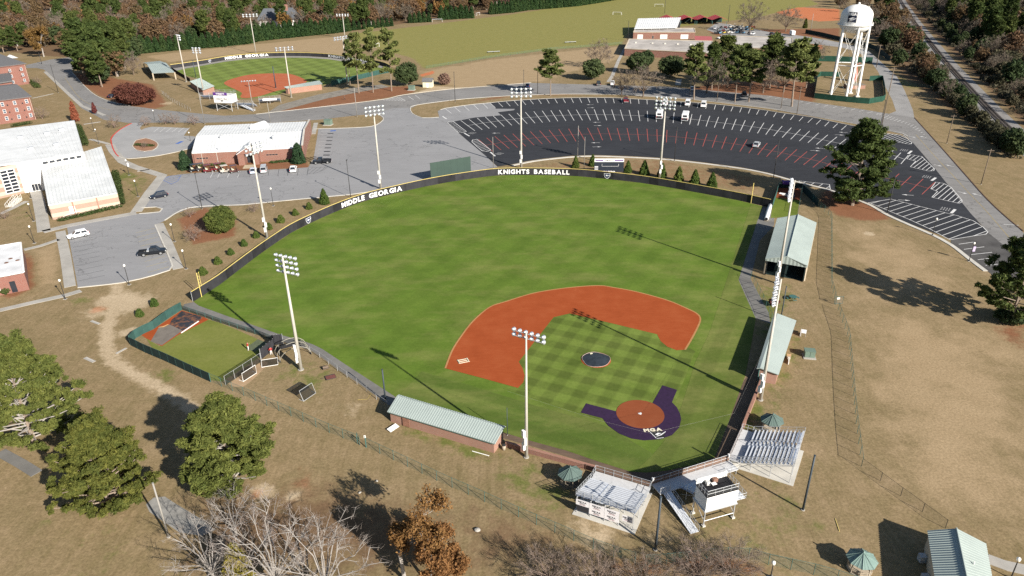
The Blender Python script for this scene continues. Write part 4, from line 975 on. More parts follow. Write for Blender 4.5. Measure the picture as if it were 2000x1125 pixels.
def twig_mesh(rs,cen,per,ln_,wd,mt):
 cen=np.repeat(np.array([tuple(c) for c in cen]),per,0);n=len(cen);cc=cen.mean(0)*np.array([1,1,.4])
 d=cen-cc;d /= np.linalg.norm(d,axis=1,keepdims=True);d=d*.8+rnd_unit(rs,n)*.75;d /= np.linalg.norm(d,axis=1,keepdims=True)
 a=cen-d*ln_*.25+rs.normal(size=(n,3))*ln_*.18;b=a+d*(ln_*rs.uniform(.5,1.1,n))[:,None];s=np.cross(d,rnd_unit(rs,n));s /= np.linalg.norm(s,axis=1,keepdims=True);s *= wd
 me=np_mesh('twigs',np.stack([a-s,a+s,b],1).reshape(-1,3),np.arange(3*n).reshape(n,3),mt)
 at=me.attributes.new('tint','FLOAT','POINT');at.data.foreach_set('value',np.repeat(rs.random(n),3).astype(np.float32));return me
def leafy_bare(seed,H,leafm,leaf=.4,per=10,bark=M_BARK,frac=.8,rad=.9,**kw):
 """branching tree that still holds its leaves at the branch tips"""
 pts,sg=bare_parts(seed,H,bark,bark,**kw);rs=np.random.default_rng(seed+99)
 tips=[s for s in sg if s[4]<=1 and rs.random()<frac]
 cen=[tuple(s[1]) for s in tips];r=[(rad*rs.uniform(.6,1.2),)*3 for _ in tips]
 return pts+[('crown',leaves_mesh('crown',rs,cen,r,per,leaf,leafm,.3,.2,.1,1.4))]
random.seed(11)
# -- kinds
PINE_N=[pine_parts(1,18,.22,300,.25,.29,L_PINEB,60,.38),pine_parts(2,15,.20,400,.14,.29,L_PINEB,64,.34,.8)]
PINE_M=[pine_parts(3+i,18,.5,100,.22+.08*i,.19,L_PINE,26,.26,.6+.15*i) for i in range(3)]
PINE_S=[pine_parts(14+i,20,.42,120,.36,.13,L_PINET,11,.22,.5+.25*i) for i in range(3)]
PINE_T=[pine_parts(8+i,20,.5,100,.40,.17,L_PINET,17,.25,.55+.2*i) for i in range(3)]
OAK_M=[dome_parts(20+i,9,11,.55,110,60,L_OAK) for i in range(2)]
LEY=[cone_parts(30+i,9.5,5.6,.6,60,60,L_LEY,.5) for i in range(3)]
ARB=[cone_parts(40+i,3.0,2.3,.17,110,60,L_ARB,.75) for i in range(3)]
ARBR=[cone_parts(44+i,1.9,2.2,.16,110,46,L_ARB,.45) for i in range(2)]
FOREST={'brown':[dome_parts(50+i,15,12,.75,42,64,L_BROWN,.25,M_BARKW,.4) for i in range(3)],
          'rust':[dome_parts(54+i,14,11,.75,36,60,L_RUST,.25,M_BARKW,.45) for i in range(2)],
          'bare':[fan_bare(57+i,14,12,L_TWIG,M_BARK,20,5,8,.18,.06,1.6) for i in range(3)],
          'pine':[pine_parts(60+i,19,.8,52,.30,.20,L_PINE,30,.26) for i in range(3)],
          'green':[dome_parts(64+i,12,10,.75,55,50,L_OAK,limb=False,lobes=.35) for i in range(2)],
          'scrub':[dome_parts(67+i,8,9,.6,45,44,L_SCRUB,.08,limb=False,lobes=.35) for i in range(2)]}
KIND={'brown':('brown_oak_tree','brown-leaved oak in the woods'),'rust':('rust_oak_tree','rust-coloured oak in the woods'),'bare':('bare_tree','bare grey deciduous tree in the woods'),
  'pine':('pine_tree','dark green pine in the woods'),'green':('evergreen_tree','rounded evergreen tree in the woods'),'scrub':('scrub_tree','low grey-green scrub tree in the woods')}
def wood(poly,n,mixw,hs,where,seed,mind=6,front=None):
 """scatter single trees over a photograph polygon"""
 rs=random.Random(seed);P=GL(poly);xs=[p.x for p in P];yy=[p.y for p in P];got=[];tries=0
 def inside(x,y):
  r=False
  for a,b in zip(P,P[1:]+P[:1]):
   if (a.y>y)!=(b.y>y) and x<(b.x-a.x)*(y-a.y)/(b.y-a.y)+a.x:r=not r
  return r
 while len(got)<n and tries<60000:
  tries+=1;x,y=rs.uniform(min(xs),max(xs)),rs.uniform(min(yy),max(yy));dd=mind*(1+max(0,y-500)/900)
  if not inside(x,y) or any((x-e.x)**2+(y-e.y)**2<r_*r_ for e,r_ in EXCL) or any((x-a)**2+(y-b)**2<dd*dd for a,b in got):continue
  got.append((x,y));k=rs.choices(list(mixw),list(mixw.values()))[0];nm,lab=KIND[k]
  u,v=PX((x,y,5))
  if not (-60<u<2060 and v>-90):continue
  plant(rs.choice(FOREST[k]),nm,lab.replace('the woods',where),None,rs.uniform(*hs)*(1.0 if k!='pine' else 1.05),rs.uniform(0,6.28),lab.replace('the woods',where).split(' in ')[0]+'s in '+where,loc=Vector((x,y,0)),sx=rs.uniform(.85,1.15))
def understory(name,label,poly,n,leafm,seed,hmin=1.2,hmax=3.5,cat='undergrowth'):
 """uncountable brush that covers a woodland floor: one mesh"""
 rs=np.random.default_rng(seed);P=GL(poly);xs=[p.x for p in P];yy=[p.y for p in P];cen=[];rad=[]
 while len(cen)<n:
  x,y=rs.uniform(min(xs),max(xs)),rs.uniform(min(yy),max(yy));r=False
  for a,b in zip(P,P[1:]+P[:1]):
   if (a.y>y)!=(b.y>y) and x<(b.x-a.x)*(y-a.y)/(b.y-a.y)+a.x:r=not r
  u,v=PX((x,y,2))
  if not r or not (-40<u<2040 and v>-40):continue
  h=rs.uniform(hmin,hmax);cen.append((x,y,h*.45));rad.append((h*rs.uniform(.7,1.3),h*rs.uniform(.7,1.3),h*.55))
 tag(link(name,leaves_mesh(name,rs,cen,rad,26,.8,leafm,.4,.3,.3,1.6)),label,cat,kind='stuff')
W1=[(-40,92),(60,95),(120,88),(150,60),(250,96),(440,84),(690,54),(860,34),(960,20),(960,8),(690,28),(300,40),(-40,50)]
W2=[(-100,50),(300,40),(690,30),(860,24),(1200,-8),(1200,-28),(700,-18),(-100,0)]
W3=[(1800,-12),(1826,15),(1878,72),(1955,155),(2040,238),(2190,330),(2250,250),(2150,100),(2050,20),(1900,-12)]
W4=[(1690,40),(1740,10),(1750,30),(1772,75),(1808,122),(1785,145),(1752,135),(1722,95)]
W5=[(1790,145),(1815,134),(1858,190),(1918,250),(1972,294),(1985,312),(1930,275),(1880,225)]
L_BRUSH=leafmat('leaf_brush',(.07,.052,.034),(.17,.12,.075));L_BRUSHG=leafmat('leaf_brush_grey',(.055,.052,.035),(.145,.13,.085))
understory('woodland_brush','brown undergrowth filling the woodland behind the softball field',W1,1500,L_BRUSH,1,1.5,5)
understory('woodland_brush','brown undergrowth filling the far woodland beyond the cypress row',W2,2200,L_BRUSH,2,2,7)
understory('woodland_brush','grey-green undergrowth filling the wood right of the railway',W3,2600,L_BRUSHG,3,1.5,6)
understory('woodland_brush','grey-green undergrowth in the thicket behind the tower',W4,260,L_BRUSHG,4,1,3)
understory('woodland_brush','grey-green undergrowth on the railway bank',W5,260,L_BRUSHG,5,.8,2.2)
MIXL={'brown':6,'bare':4,'pine':2.2,'rust':1,'green':.8}
wood([(128,116),(170,150),(200,171),(232,166),(280,142),(300,112),(255,100),(150,72)],30,{'pine':5,'green':2,'brown':1.5,'bare':1},(.85,1.25),'the tree clump left of the softball field',12,5.5)
wood(W1,290,MIXL,(.8,1.2),'the woodland behind the softball field',5,6.5)
wood(W2,260,MIXL,(.95,1.35),'the far woodland beyond the cypress row',6,11)
wood(W3,330,{'scrub':4,'bare':2.5,'green':2.5,'brown':1.2,'pine':3},(.8,1.25),'the wood right of the railway',7,4.8)
W6=[(1768,-12),(1790,15),(1842,72),(1918,155),(2003,238),(2150,330),(2190,330),(2040,238),(1955,155),(1878,72),(1826,15),(1800,-12)]
understory('woodland_brush','low grey-green brush close to the right side of the rails',W6,900,L_BRUSHG,6,.8,2.6)
wood(W6,70,{'scrub':4,'green':2,'bare':1.5,'brown':1},(.4,.7),'the brush right beside the rails',14,3.6)
wood(W4,52,{'scrub':3,'green':3,'brown':2.0,'bare':1.5},(.7,1.1),'the thicket between tower and railway',8,4.2)
wood(W5,50,{'scrub':4,'green':2.5,'bare':1.2,'brown':1},(.45,.8),'the thicket along the railway bank',9,3.4)
wood([(1600,-12),(1760,-12),(1758,5),(1700,50),(1668,62),(1660,30),(1600,8)],30,{'bare':2,'brown':2,'green':2,'pine':1},(.7,1.05),'the trees behind the water tower',10,6)
# -- cypress row
row_px=[(267,105),(300,102),(340,98.5),(380,95),(415,92.5),(437,91)],[(448,89),(480,86),(500,81),(530,77),(570,73),(610,69),(650,65),(680,61)],[(692,59),(722,56),(765,51)],[(801,45),(838,43)],[(862,39),(890,37),(921,35.5)],[(960,28),(1000,24.5),(1030,20),(1080,16),(1125,12),(1170,5),(1210,-2)]
CYL=['dark green columnar cypress in the row left of the softball lettering','dark green columnar cypress in the row behind the softball field','small bushy cypress left of the near soccer goal','low cypress just left of the soccer goal','tall cypress in the short row right of the soccer goal','dark cypress in the far row along the soccer field']
k=0
for gi_,seg in enumerate(row_px):
 pts=resample(GL(seg),step=4.6 if gi_<2 else 5.2)
 for p in pts:
  hh=(1.15,1.25,.8,.95,1.25,1.3)[gi_]*random.uniform(.88,1.1)
  plant(LEY[k % 3],'cypress_tree',CYL[gi_],None,hh,None,CYL[gi_].replace('cypress','cypresses'),loc=p,sx=1.05);k+=1
# -- far left trees
for px_,h,pk,lab in (((165,150),1.0,PINE_M[0],'tall pine at the upper bend of the campus road, nearest the dormitory'),((178,158),1.12,PINE_M[1],'tall pine in the clump left of the softball field, front centre'),((200,170),1.1,PINE_M[2],'tall pine in the clump left of the softball field, beside the red oak'),
      ((205,140),1.1,PINE_M[0],'tall pine in the clump behind the red oak'),((228,150),1.0,PINE_M[1],'tall pine in the clump next to the softball shelter'),((185,130),1.2,PINE_M[2],'tallest pine at the back of the clump left of the softball field'),
      ((150,128),1.1,PINE_M[1],'pine at the back of the clump over the campus road end'),((245,135),.9,PINE_M[2],'pine behind the softball shelter roof'),((222,122),1.1,PINE_M[0],'pine in the clump, between the shelter and the cypress row'),((8,104),1.0,PINE_M[1],'dark pine at the left edge behind the dormitory'),((35,100),.9,PINE_M[0],'dark pine behind the dormitory roof')):
 plant(pk,'pine_tree',lab,px_,h,sx=1.25)
plant(leafy_bare(71,17,L_RUST,.6,16,M_BARKW,.9,1.2,depth=5,trunk_r=.4,spread=.9,kids=(2,3),fork0=.4),'rust_oak_tree','tall rust-leaved tree with pale trunk at the far end of the road',(86,111),1.15)
plant(dome_parts(72,9,17,.5,210,90,L_MAROON,.12,M_BARKW,.3),'red_oak_tree','wide maroon-leaved oak beside the campus road',(266,204),1.0)
plant(cone_parts(73,8,3.4,.35,60,50,leafmat('leaf_redmaple',(.17,.055,.03),(.36,.13,.07)),.6,.15),'red_maple_tree','young orange-red maple beside the white gymnasium',(149,238),1.1)
plant(cone_parts(74,5,2.4,.35,30,40,L_MAROON,.6,.2),'red_maple_tree','small dull red tree on the pavement edge of the bend',(186,222),1.0)
M_TWP=mat('twig_pinkish',(.24,.17,.145),.95,.2,1)
BSH=[fan_bare(80+i,4.6,5.2,L_TWIGP,M_TWP,16,5,6,.12,.025,.7,.5) for i in range(3)]
for i,(px_,lab) in enumerate((((224,250),'bare spreading crape myrtle left of the loop drive'),((285,246),'bare crape myrtle at the loop drive entrance'),((324,243),'bare crape myrtle in the kerb bed, left of three'),((342,243),'bare crape myrtle in the kerb bed, middle of three'),((379,244),'bare crape myrtle in the kerb bed, right of three'),
        ((83,232),'bare young tree in front of the dormitory'),((74,165),'bare young tree between the two dormitory blocks'),((380,470),'small bare tree in the pine straw bed by the round holly'),((372,424),'low bare bush behind the round holly'),((497,414),'tiny bare tree near the white light pole'),((283,288),'bare shrub on the planted island of the loop drive'),((10,428),'small bare tree on the lawn by the gymnasium steps'))):
 plant(BSH[i % 3],'crape_myrtle',lab,px_,(1.15,.9,1,1,1,1.1,.9,.95,.6,.6,.5,.6)[i])
plant(dome_parts(75,6.8,7.6,.22,420,80,L_PINEB,.08,M_BARK,.15,.5),'holly_tree','dense round holly tree on pine straw behind the left field wall',(434,452),1.0)
MAG=cone_parts(76,6.5,5.2,.34,130,60,L_MAG,.5)
plant(MAG,'magnolia_tree','dark magnolia at the left corner of the recreation centre',(363,330),.95);plant(MAG,'magnolia_tree','dark magnolia at the right front of the recreation centre',(584,318),1.05)
# -- left wall shrubs and right wall cones
for px_,k_,lab in (((397,536),1.0,'first arborvitae nearest the left foul pole'),((426,515),.95,'second arborvitae from the left foul pole'),((451,497),.85,'third arborvitae from the left foul pole'),((477,480),.9,'fourth arborvitae from the left foul pole'),((501,464),.9,'fifth arborvitae, just left of the white light pole'),((526,448),.95,'arborvitae hidden behind the white light pole'),((549,434),1.1,'arborvitae just right of the white light pole'),((577,420),.95,'low round arborvitae third from the court corner'),((604,408),1.0,'arborvitae second from the court corner'),((302,597),.9,'round arborvitae beside the sandy track, upper one'),((274,617),.85,'round arborvitae beside the sandy track, lower one')):
 plant(ARBR[int(px_[0]) % 2],'arborvitae',lab,px_,k_,None,None,'shrub')
for i,(px_,k_,lab) in enumerate((((634,398),1.15,'pointed arborvitae at the corner of the asphalt court'),((1124,327),1.0,'pointed arborvitae left of the scoreboard, outer one'),((1157,324),1.0,'pointed arborvitae at the left edge of the scoreboard'),((1226,337),1.0,'pointed arborvitae at the right edge of the scoreboard'),((1258,341),1.2,'second pointed arborvitae right of the scoreboard'),((1292,347),1.2,'pointed arborvitae behind the right field light pole'),((1325,354),1.2,'pointed arborvitae third from the right end'),((1356,360),1.2,'pointed arborvitae second from the right end'),((1390,366),1.2,'last pointed arborvitae toward the right foul pole'))):
 plant(ARB[i % 3],'arborvitae',lab,px_,k_*1.3,None,None,'shrub')
# -- softball side trees
for i,(px_,vt,lab) in enumerate((((701,182),66,'tall slim pine beside the softball dugout, left of three'),((729,181),66,'tall slim pine beside the softball field, middle of three'),((765,178),63,'tall slim pine beside the softball field, right of three'),((684,165),78,'slim pine against the softball fence behind the light pole'),((1075,187),103,'lone slim pine between ring road and car park'))):
 plant((PINE_S if i<4 else PINE_T)[i % 3],'pine_tree',lab,px_,HT(px_,vt)/20,sx=(1.05,.95,1.1,.8,1.4)[i])
for px_,h,sx,lab in (((795,167),1.25,.85,'dark live oak right of the three slim pines'),((1158,155),1.15,1.05,'round live oak on the dry lawn left of the maintenance yard'),((1245,143),1.2,1.1,'live oak in front of the brick workshop, left one'),((1310,150),1.2,1.1,'live oak in front of the brick workshop, right one'),((1262,130),1.0,.9,'live oak against the brick workshop wall')):
 plant(OAK_M[int(px_[0]) % 2],'live_oak_tree',lab,px_,h,sx=sx)
plant(dome_parts(77,6,7,.4,110,50,leafmat('leaf_pinkbrown',(.17,.10,.08),(.31,.19,.15)),.05,lobes=.1,zc=.5),'brown_bush','round pinkish brown bush beside the cream shed',(868,165),.95,cat='bush')
for i,(px_,vt,sx,lab) in enumerate((((1355,195),92,1.25,'slim pine at the left end of the pine row behind the car park'),((1435,200),100,1.2,'second slim pine of the row behind the car park'),((1462,199),103,1.45,'third slim pine of the row behind the car park'),((1546,208),85,1.5,'slim pine at the right end of the row behind the car park'),((1503,172),77,1.35,'tall pine in front of the pale workshop roof'),((1410,168),78,1.25,'pine between the two workshop roofs'),((1390,175),92,1.2,'pine behind the pine row, near the red roof'),((1574,172),96,1.2,'pine by the tower fence corner'),((1450,165),92,1.1,'pine in the straw bed below the workshop'))):
 plant(PINE_T[i % 3] if i<4 else PINE_M[i % 3],'pine_tree',lab,px_,HT(px_,vt)/(20 if i<4 else 18),sx=sx)
BT=FOREST['bare']
for i,(px_,vt,lab) in enumerate((((1256,190),128,'round bare tree on the strip between ring road and car park'),((1214,186),138,'smaller bare tree on the strip left of the red pickup'),((1464,62),5,'big bare tree behind the maintenance yard'),((1534,62),14,'bare tree beside the white trailer'),((1592,123),82,'small bare tree left of the tower fence'),((1420,172),102,'bare brownish tree among the pines'),((1490,182),120,'bare brownish tree in the straw bed'),((1530,180),105,'bare brownish tree near the end pine'),((1170,132),80,'bare tree behind the round live oak'),((1380,182),120,'leafless tree at the left end of the straw bed'))):
 hh=HT(px_,vt);plant(BT[i % 3],'bare_tree',lab,px_,hh/14,sx=1.2 if i!=1 else 1.0)
plant(cone_parts(79,7,4,.45,40,40,L_CEDAR,.6),'cedar_tree','small cedar beside the white trailer',(1572,55),1.1)
# -- big pine in the car park bed, oak at the right edge
plant(pine_parts(90,21,.36,150,.06,.30,L_PINE,62,.45,.6,(.45,1.3)),'pine_tree','large shaggy pine in the straw bed at the car park edge',(1664,401),HT((1664,401),250)/21,rz=1.0,sx=1.2)
plant(pine_parts(91,17,.34,160,.14,.40,L_PINE,56,.42,.8,(.5,1.25)),'pine_tree','broad dark tree cut by the right edge of the picture',(1972,632),.98,rz=2.2)
plant(dome_parts(92,3,8,.3,120,40,L_OAK,.05),'evergreen_bush','low green growth under the tree at the right edge',(1975,628),.9,cat='bush')
# -- foreground trees
plant(pine_parts(93,17,.20,330,.10,.44,L_PINEB,105,.42,.62),'pine_tree','huge spreading pine with pale limbs at the left edge',(70,872),1.0,rz=.6)
plant(PINE_N[0],'pine_tree','pine crown cut by the left edge above the huge pine',(-25,735),.85,rz=2.0)
plant(pine_parts(94,13,.20,280,.04,.42,L_CEDAR,100,.3,.55),'cedar_tree','large yellow-green cedar at the lower left beside the gravel pad',(215,990),1.0,rz=.3)
plant(PINE_N[1],'pine_tree','compact bright pine standing on the lawn left of the field fence',(458,962),HT((458,962),800)/15,rz=1.1,sx=1.3)
L_PALET=leafmat('twig_pale',(.17,.145,.13),(.32,.28,.255),.02);M_BARKG=mat('bark_ash',(.29,.27,.25),.95,.25,1)
for px_,h,sd,lab in (((545,1165),1.15,100,'big white-limbed bare tree at the bottom edge, left one'),((640,1175),1.1,101,'big white-limbed bare tree at the bottom edge, next to the orange oak'),((462,1045),.62,102,'small white bare tree beside the gravel pad'),((420,1140),.85,103,'white-limbed bare tree at the bottom edge near the cedar')):
 plant(fan_bare(sd,11.5,11,L_PALET,M_BARKG,17,6,8,.2,.012,1.0,.5),'bare_tree',lab,px_,h)
plant(leafy_bare(104,12,L_RUST,.22,20,M_BARKW,.9,.85,depth=5,trunk_r=.3,spread=1.0,kids=(2,3),fork0=.28),'rust_oak_tree','orange-leaved oak with pale limbs at the bottom edge',(790,1132),.95)
plant(leafy_bare(105,9,L_RUST,.22,20,M_BARKW,.9,.85,depth=5,trunk_r=.25,spread=1.0,kids=(2,3),fork0=.25),'rust_oak_tree','smaller orange-brown oak behind, at the bottom edge',(838,1140),.95)
plant(cone_parts(106,7,4.5,.26,200,60,leafmat('leaf_yellowgreen',(.13,.13,.02),(.27,.23,.05)),.6),'cedar_tree','yellow-green conifer tip at the bottom edge',(472,1150),1.0)
CRM=[fan_bare(110+i,5.5,7.5,L_TWIGP,mat('twig_mauve',(.20,.15,.125),.95,.2,1),26,6,9,.06,.018,.9,.45) for i in range(2)]
for i,(px_,h,lab) in enumerate((((1072,1138),.9,'leafless crape myrtle clump at the bottom edge, leftmost'),((1165,1160),.95,'leafless crape myrtle clump at the bottom edge, second'),((1262,1160),.9,'leafless crape myrtle clump below the tall dark net pole'),((1362,1128),.85,'leafless crape myrtle clump below the steep ramp'),((1428,1124),.9,'leafless crape myrtle with visible trunk below the press box'))):
 plant(CRM[i % 2],'crape_myrtle',lab,px_,h)
# -- hedges and low shrubs
def hedge(px,wd,h,label,leafm=L_HEDGE,leaf=.28,per=60):
 P=resample(GL(px),step=1.0);o0=P[0];o=thing('hedge',label,'hedge',o0);rs=np.random.default_rng(int(px[0][0]))
 cen=[];rad=[]
 for p in P:
  for s in (-.25,.25):cen.append((p.x-o0.x+s*wd,p.y-o0.y+s*.2,h*.55));rad.append((wd*.45,wd*.45,h*.5))
 link('foliage',leaves_mesh('foliage',rs,cen,rad,per,leaf,leafm,.6,.3,.6,1.4),o)
hedge([(120,432),(160,423),(200,413),(233,405)],1.6,1.1,'low clipped hedge along the front wall of the gymnasium wing')
hedge([(226,340),(232,368),(238,400)],1.8,1.7,'tall dark hedge along the right wall of the gymnasium wing')
hedge([(388,326),(436,322)],1.4,.9,'clipped hedge left of the recreation centre entrance');hedge([(532,319),(568,315.5)],1.4,.9,'clipped hedge right of the recreation centre entrance')
hedge([(28,248),(58,242)],2,1.4,'hedge at the foot of the front dormitory block');hedge([(62,160),(74,172)],3,1.6,'dark hedge between the dormitory blocks');hedge([(154,250),(168,285)],2.0,2.0,'hedge at the rear right side of the gymnasium')
hedge([(268,284),(296,286)],2.4,.9,'low shrubs on the planted island of the loop drive')
plant(dome_parts(95,1.6,2.2,.16,120,30,L_HEDGE,.05,limb=False),'round_shrub','round clipped shrub below the lower left brick building',(11,574),1.0,cat='shrub')
plant(dome_parts(96,2.2,3.0,.2,90,30,L_MAROON,.05,limb=False),'grass_clump','dark red ornamental grass clump behind the first base dugout',(1511,597),.75,cat='plant')
# ------------------------------------------------------------------ building helpers
def ribbed(name,a,b,c,d,pitch,h,mt,parent,o=Vector((0,0,0)),th=.12,smooth=False):
 """metal roof sheet a-b (eave) to d-c (ridge) with raised ribs running up the slope: one continuous mesh"""
 a,b,c,d=[Vector(p)-o for p in (a,b,c,d)]
 n=max(2,int((b-a).length/pitch));nr=(b-a).cross(d-a).normalized()
 if nr.z<0:nr=-nr
 lo,hi=[],[]
 for i in range(n):
  for f,k in ((0,0),(.62,0),(.70,1),(.92,1)):
   t_=(i+f)/n;lo.append(a.lerp(b,t_)+nr*h*k);hi.append(d.lerp(c,t_)+nr*h*k)
 lo.append(b.copy());hi.append(c.copy());m_=len(lo)
 V=lo+hi+[a-nr*th,b-nr*th,c-nr*th,d-nr*th]
 F=[(i,i+1,m_+i+1,m_+i) for i in range(m_-1)]
 q=2*m_;F+=[(q+3,q+2,q+1,q),(0,q,q+1,m_-1),(m_,2*m_-1,q+2,q+3),(0,m_,q+3,q),(m_-1,q+1,q+2,2*m_-1)]
 return MB().add(V,F).build(name,mt,parent)
def wall(root,a,b,z0,z1,mt,o,th=.25,name='wall',z1b=None):
 """upright wall from a to b, thickness behind the line"""
 a,b=Vector(a)-o,Vector(b)-o;d=(b-a);d.z=0;d.normalize();n_=Vector((-d.y,d.x,0))*th
 zb=z1 if z1b is None else z1b
 V=[(a.x,a.y,z0),(b.x,b.y,z0),(b.x,b.y,zb),(a.x,a.y,z1)];V+=[(x+n_.x,y+n_.y,z) for x,y,z in V]
 return MB().add(V,[(0,1,2,3),(5,4,7,6),(1,5,6,2),(4,0,3,7),(3,2,6,7),(4,5,1,0)]).build(name,mt,root)
def wallbox(root,corners,z0,z1,mt,o,name='wall'):
 P=[Vector(p) for p in corners];a=sum(P[i].x*P[(i+1) % len(P)].y-P[(i+1) % len(P)].x*P[i].y for i in range(len(P)))
 if a<0:P=P[::-1]
 n=len(P)
 for i in range(n):wall(root,P[i],P[(i+1) % n],z0,z1,mt,o,.2,name)
 return P
def window(root,a,b,s,z,wd,h,o,frame=M_WHITE,pane=M_GLASS,bars=0,hb=0,name='window',proud=.04,fw=.09):
 """framed window on the wall line a->b (outside lies to the right of a->b), s metres along, sill at z"""
 a,b=Vector(a)-o,Vector(b)-o;d=b-a;d.z=0;d.normalize();n_=Vector((d.y,-d.x,0))
 q=a+d*s;P=lambda x,zz,y:(q.x+d.x*x+n_.x*y,q.y+d.y*x+n_.y*y,zz)
 mb=MB();y=proud
 def bar(x0,x1,z0,z1,yy=0):
  V=[P(x0,z0,0),P(x1,z0,0),P(x1,z1,0),P(x0,z1,0),P(x0,z0,y+yy),P(x1,z0,y+yy),P(x1,z1,y+yy),P(x0,z1,y+yy)]
  mb.add(V,[(4,5,6,7),(0,1,5,4),(1,2,6,5),(2,3,7,6),(3,0,4,7)])
 bar(0,fw,z,z+h);bar(wd-fw,wd,z,z+h);bar(fw,wd-fw,z,z+fw);bar(fw,wd-fw,z+h-fw,z+h)
 for i in range(bars):x=wd*(i+1)/(bars+1);bar(x-fw/2,x+fw/2,z+fw,z+h-fw,-.004)
 for i in range(hb):zz=z+h*(i+1)/(hb+1);bar(fw,wd-fw,zz-fw/2,zz+fw/2,-.008)
 f=mb.build(name,frame,root)
 nx,nz=bars+1,hb+1
 for i in range(nx):
  for j in range(nz):
   x0,x1,z0,z1=wd*i/nx+fw/2,wd*(i+1)/nx-fw/2,z+h*j/nz+fw/2,z+h*(j+1)/nz-fw/2
   MB().quad(P(x0,z0,.012),P(x1,z0,.012),P(x1,z1,.012),P(x0,z1,.012)).build('pane',pane,f)
 return f
def V3(p,z):return Vector((p.x,p.y,z))
# ------------------------------------------------------------------ gymnasium with lower wing
zm=HT((49,378),319);g0=G(49,378)
gym=thing('gymnasium','large white-roofed gymnasium with lower ribbed wing and gridded glass front','building',g0)
W_SW,W_SE,W_NE,W_NW=G(94,400,4.6),G(229,376,4.6),G(198,286,8.0),G(79,322,7.6)
ribbed('wing_roof',W_SW,W_SE,W_NE,W_NW,.9,.09,mat('wing_roof_metal',(.60,.62,.62),.45,.22,.12),gym,g0,.35)
for a,b,za,zb in ((W_SW,W_SE,4.3,4.3),(W_SE,W_NE,4.3,7.7),(W_NW,W_SW,7.3,4.3)):wall(gym,a.lerp(b,.01),b.lerp(a,.01),0,za,M_BRICKP,g0,.25,'wing_wall',zb)
dv=(W_SE-W_SW).normalized()
for s in (.33,.68):q=W_SW.lerp(W_SE,s);MB().box((q.x-g0.x+dv.y*.05,q.y-g0.y-dv.x*.05,2.1),(.35,.2,4.2),math.atan2(dv.y,dv.x)).build('pilaster',M_BRICKDUG,gym)
window(gym,W_SW,W_SE,4.7,.7,1.5,2.3,g0,M_WHITE,M_WHITE,name='side_door')
for k in range(3):q=W_SW.lerp(W_SE,.30)+Vector((dv.y,-dv.x,0))*.9-dv*(.45*k+.9);MB().box((q.x-g0.x,q.y-g0.y,.33-.1*k),(.5,1.4,.6-.2*k),math.atan2(dv.y,dv.x)).build('door_step',M_CONCP,gym)
q0=W_SW.lerp(W_SE,.30)+Vector((dv.y,-dv.x,0))*1.6;q1=q0-dv*2.8
MB().path([V3(q0+dv*1.8-g0,1.6),V3(q0-g0,1.6),V3(q1-g0,.9),V3(q1-g0,0)],.05).build('handrail',M_WHITE,gym)
main=[G(76,312,zm),G(163,297,zm),G(145,235,zm),G(31,249,zm),G(-60,262,zm),G(-60,336,zm),G(0,322,zm)]
mb=MB();mb.prism([(p.x-g0.x,p.y-g0.y) for p in main],zm-.45,zm);mb.build('main_roof',M_WROOF,gym)
for i in range(14):
 a,b=main[0].lerp(main[1],i/13),main[3].lerp(main[2],i/13)
 MB().box((((a+b)/2).x-g0.x,((a+b)/2).y-g0.y,zm+.04),((b-a).length*.98,.12,.08),math.atan2((b-a).y,(b-a).x)).build('roof_seam',M_WROOF,gym)
front_a,front_b=G(-60,336,zm),G(30,318,zm)
for a,b,mt_ in ((front_a,front_b,M_BRICKP),(front_b,main[0],M_WHITE),(main[0],main[1],M_WHITE),(main[1],main[2],M_BRICKP),(main[2],main[3],M_BRICKP)):
 wall(gym,a.lerp(b,.002),b.lerp(a,.002),0,zm-.45,mt_,g0,.3,'main_wall')
Lf=(front_b-front_a).length;gw=(G(48,374)-G(21,381)).length
window(gym,front_a,front_b,Lf-gw-.9,.9,gw,zm-2.4,g0,M_WHITE,M_GLASS,1,6,'window_wall',.12,.22)
Lc=(main[1]-main[0]).length
for i in range(6):window(gym,main[0],main[1],.6+i*(Lc-1.2)/6,zm-1.75,(Lc-1.2)/6-.25,1.0,g0,M_WHITE,M_GLASS,name='clerestory_window',proud=.1)
window(gym,front_b,main[0],2.2,.1,2.6,2.4,g0,M_WHITE,M_GLASS,2,0,'entrance_door');window(gym,front_b,main[0],7.0,.1,3.6,2.6,g0,M_CHAR,M_GLASS,1,1,'entrance_glazing')
st=thing('entrance_steps','white-railed concrete steps in front of the gymnasium entrance','steps',G(28,398),ang_h((10,412),(45,388)))
for k in range(8):MB().box((k*.75-2.6,0,.06+.06*k),(.78,2.0,.12+.12*k)).build('step',M_CONCP,st)
for s in (-1.05,0,1.05):
 MB().path([(-3.1,s,0),(-3.1,s,1.0),(2.9,s,1.95),(2.9,s,.5)],.05).build('handrail',M_WHITE,st)
 for k in range(5):MB().tube((-2.4+k*1.1,s,.1),(-2.4+k*1.1,s,1.12+k*.17),.03,n=5).build('baluster',M_WHITE,st)
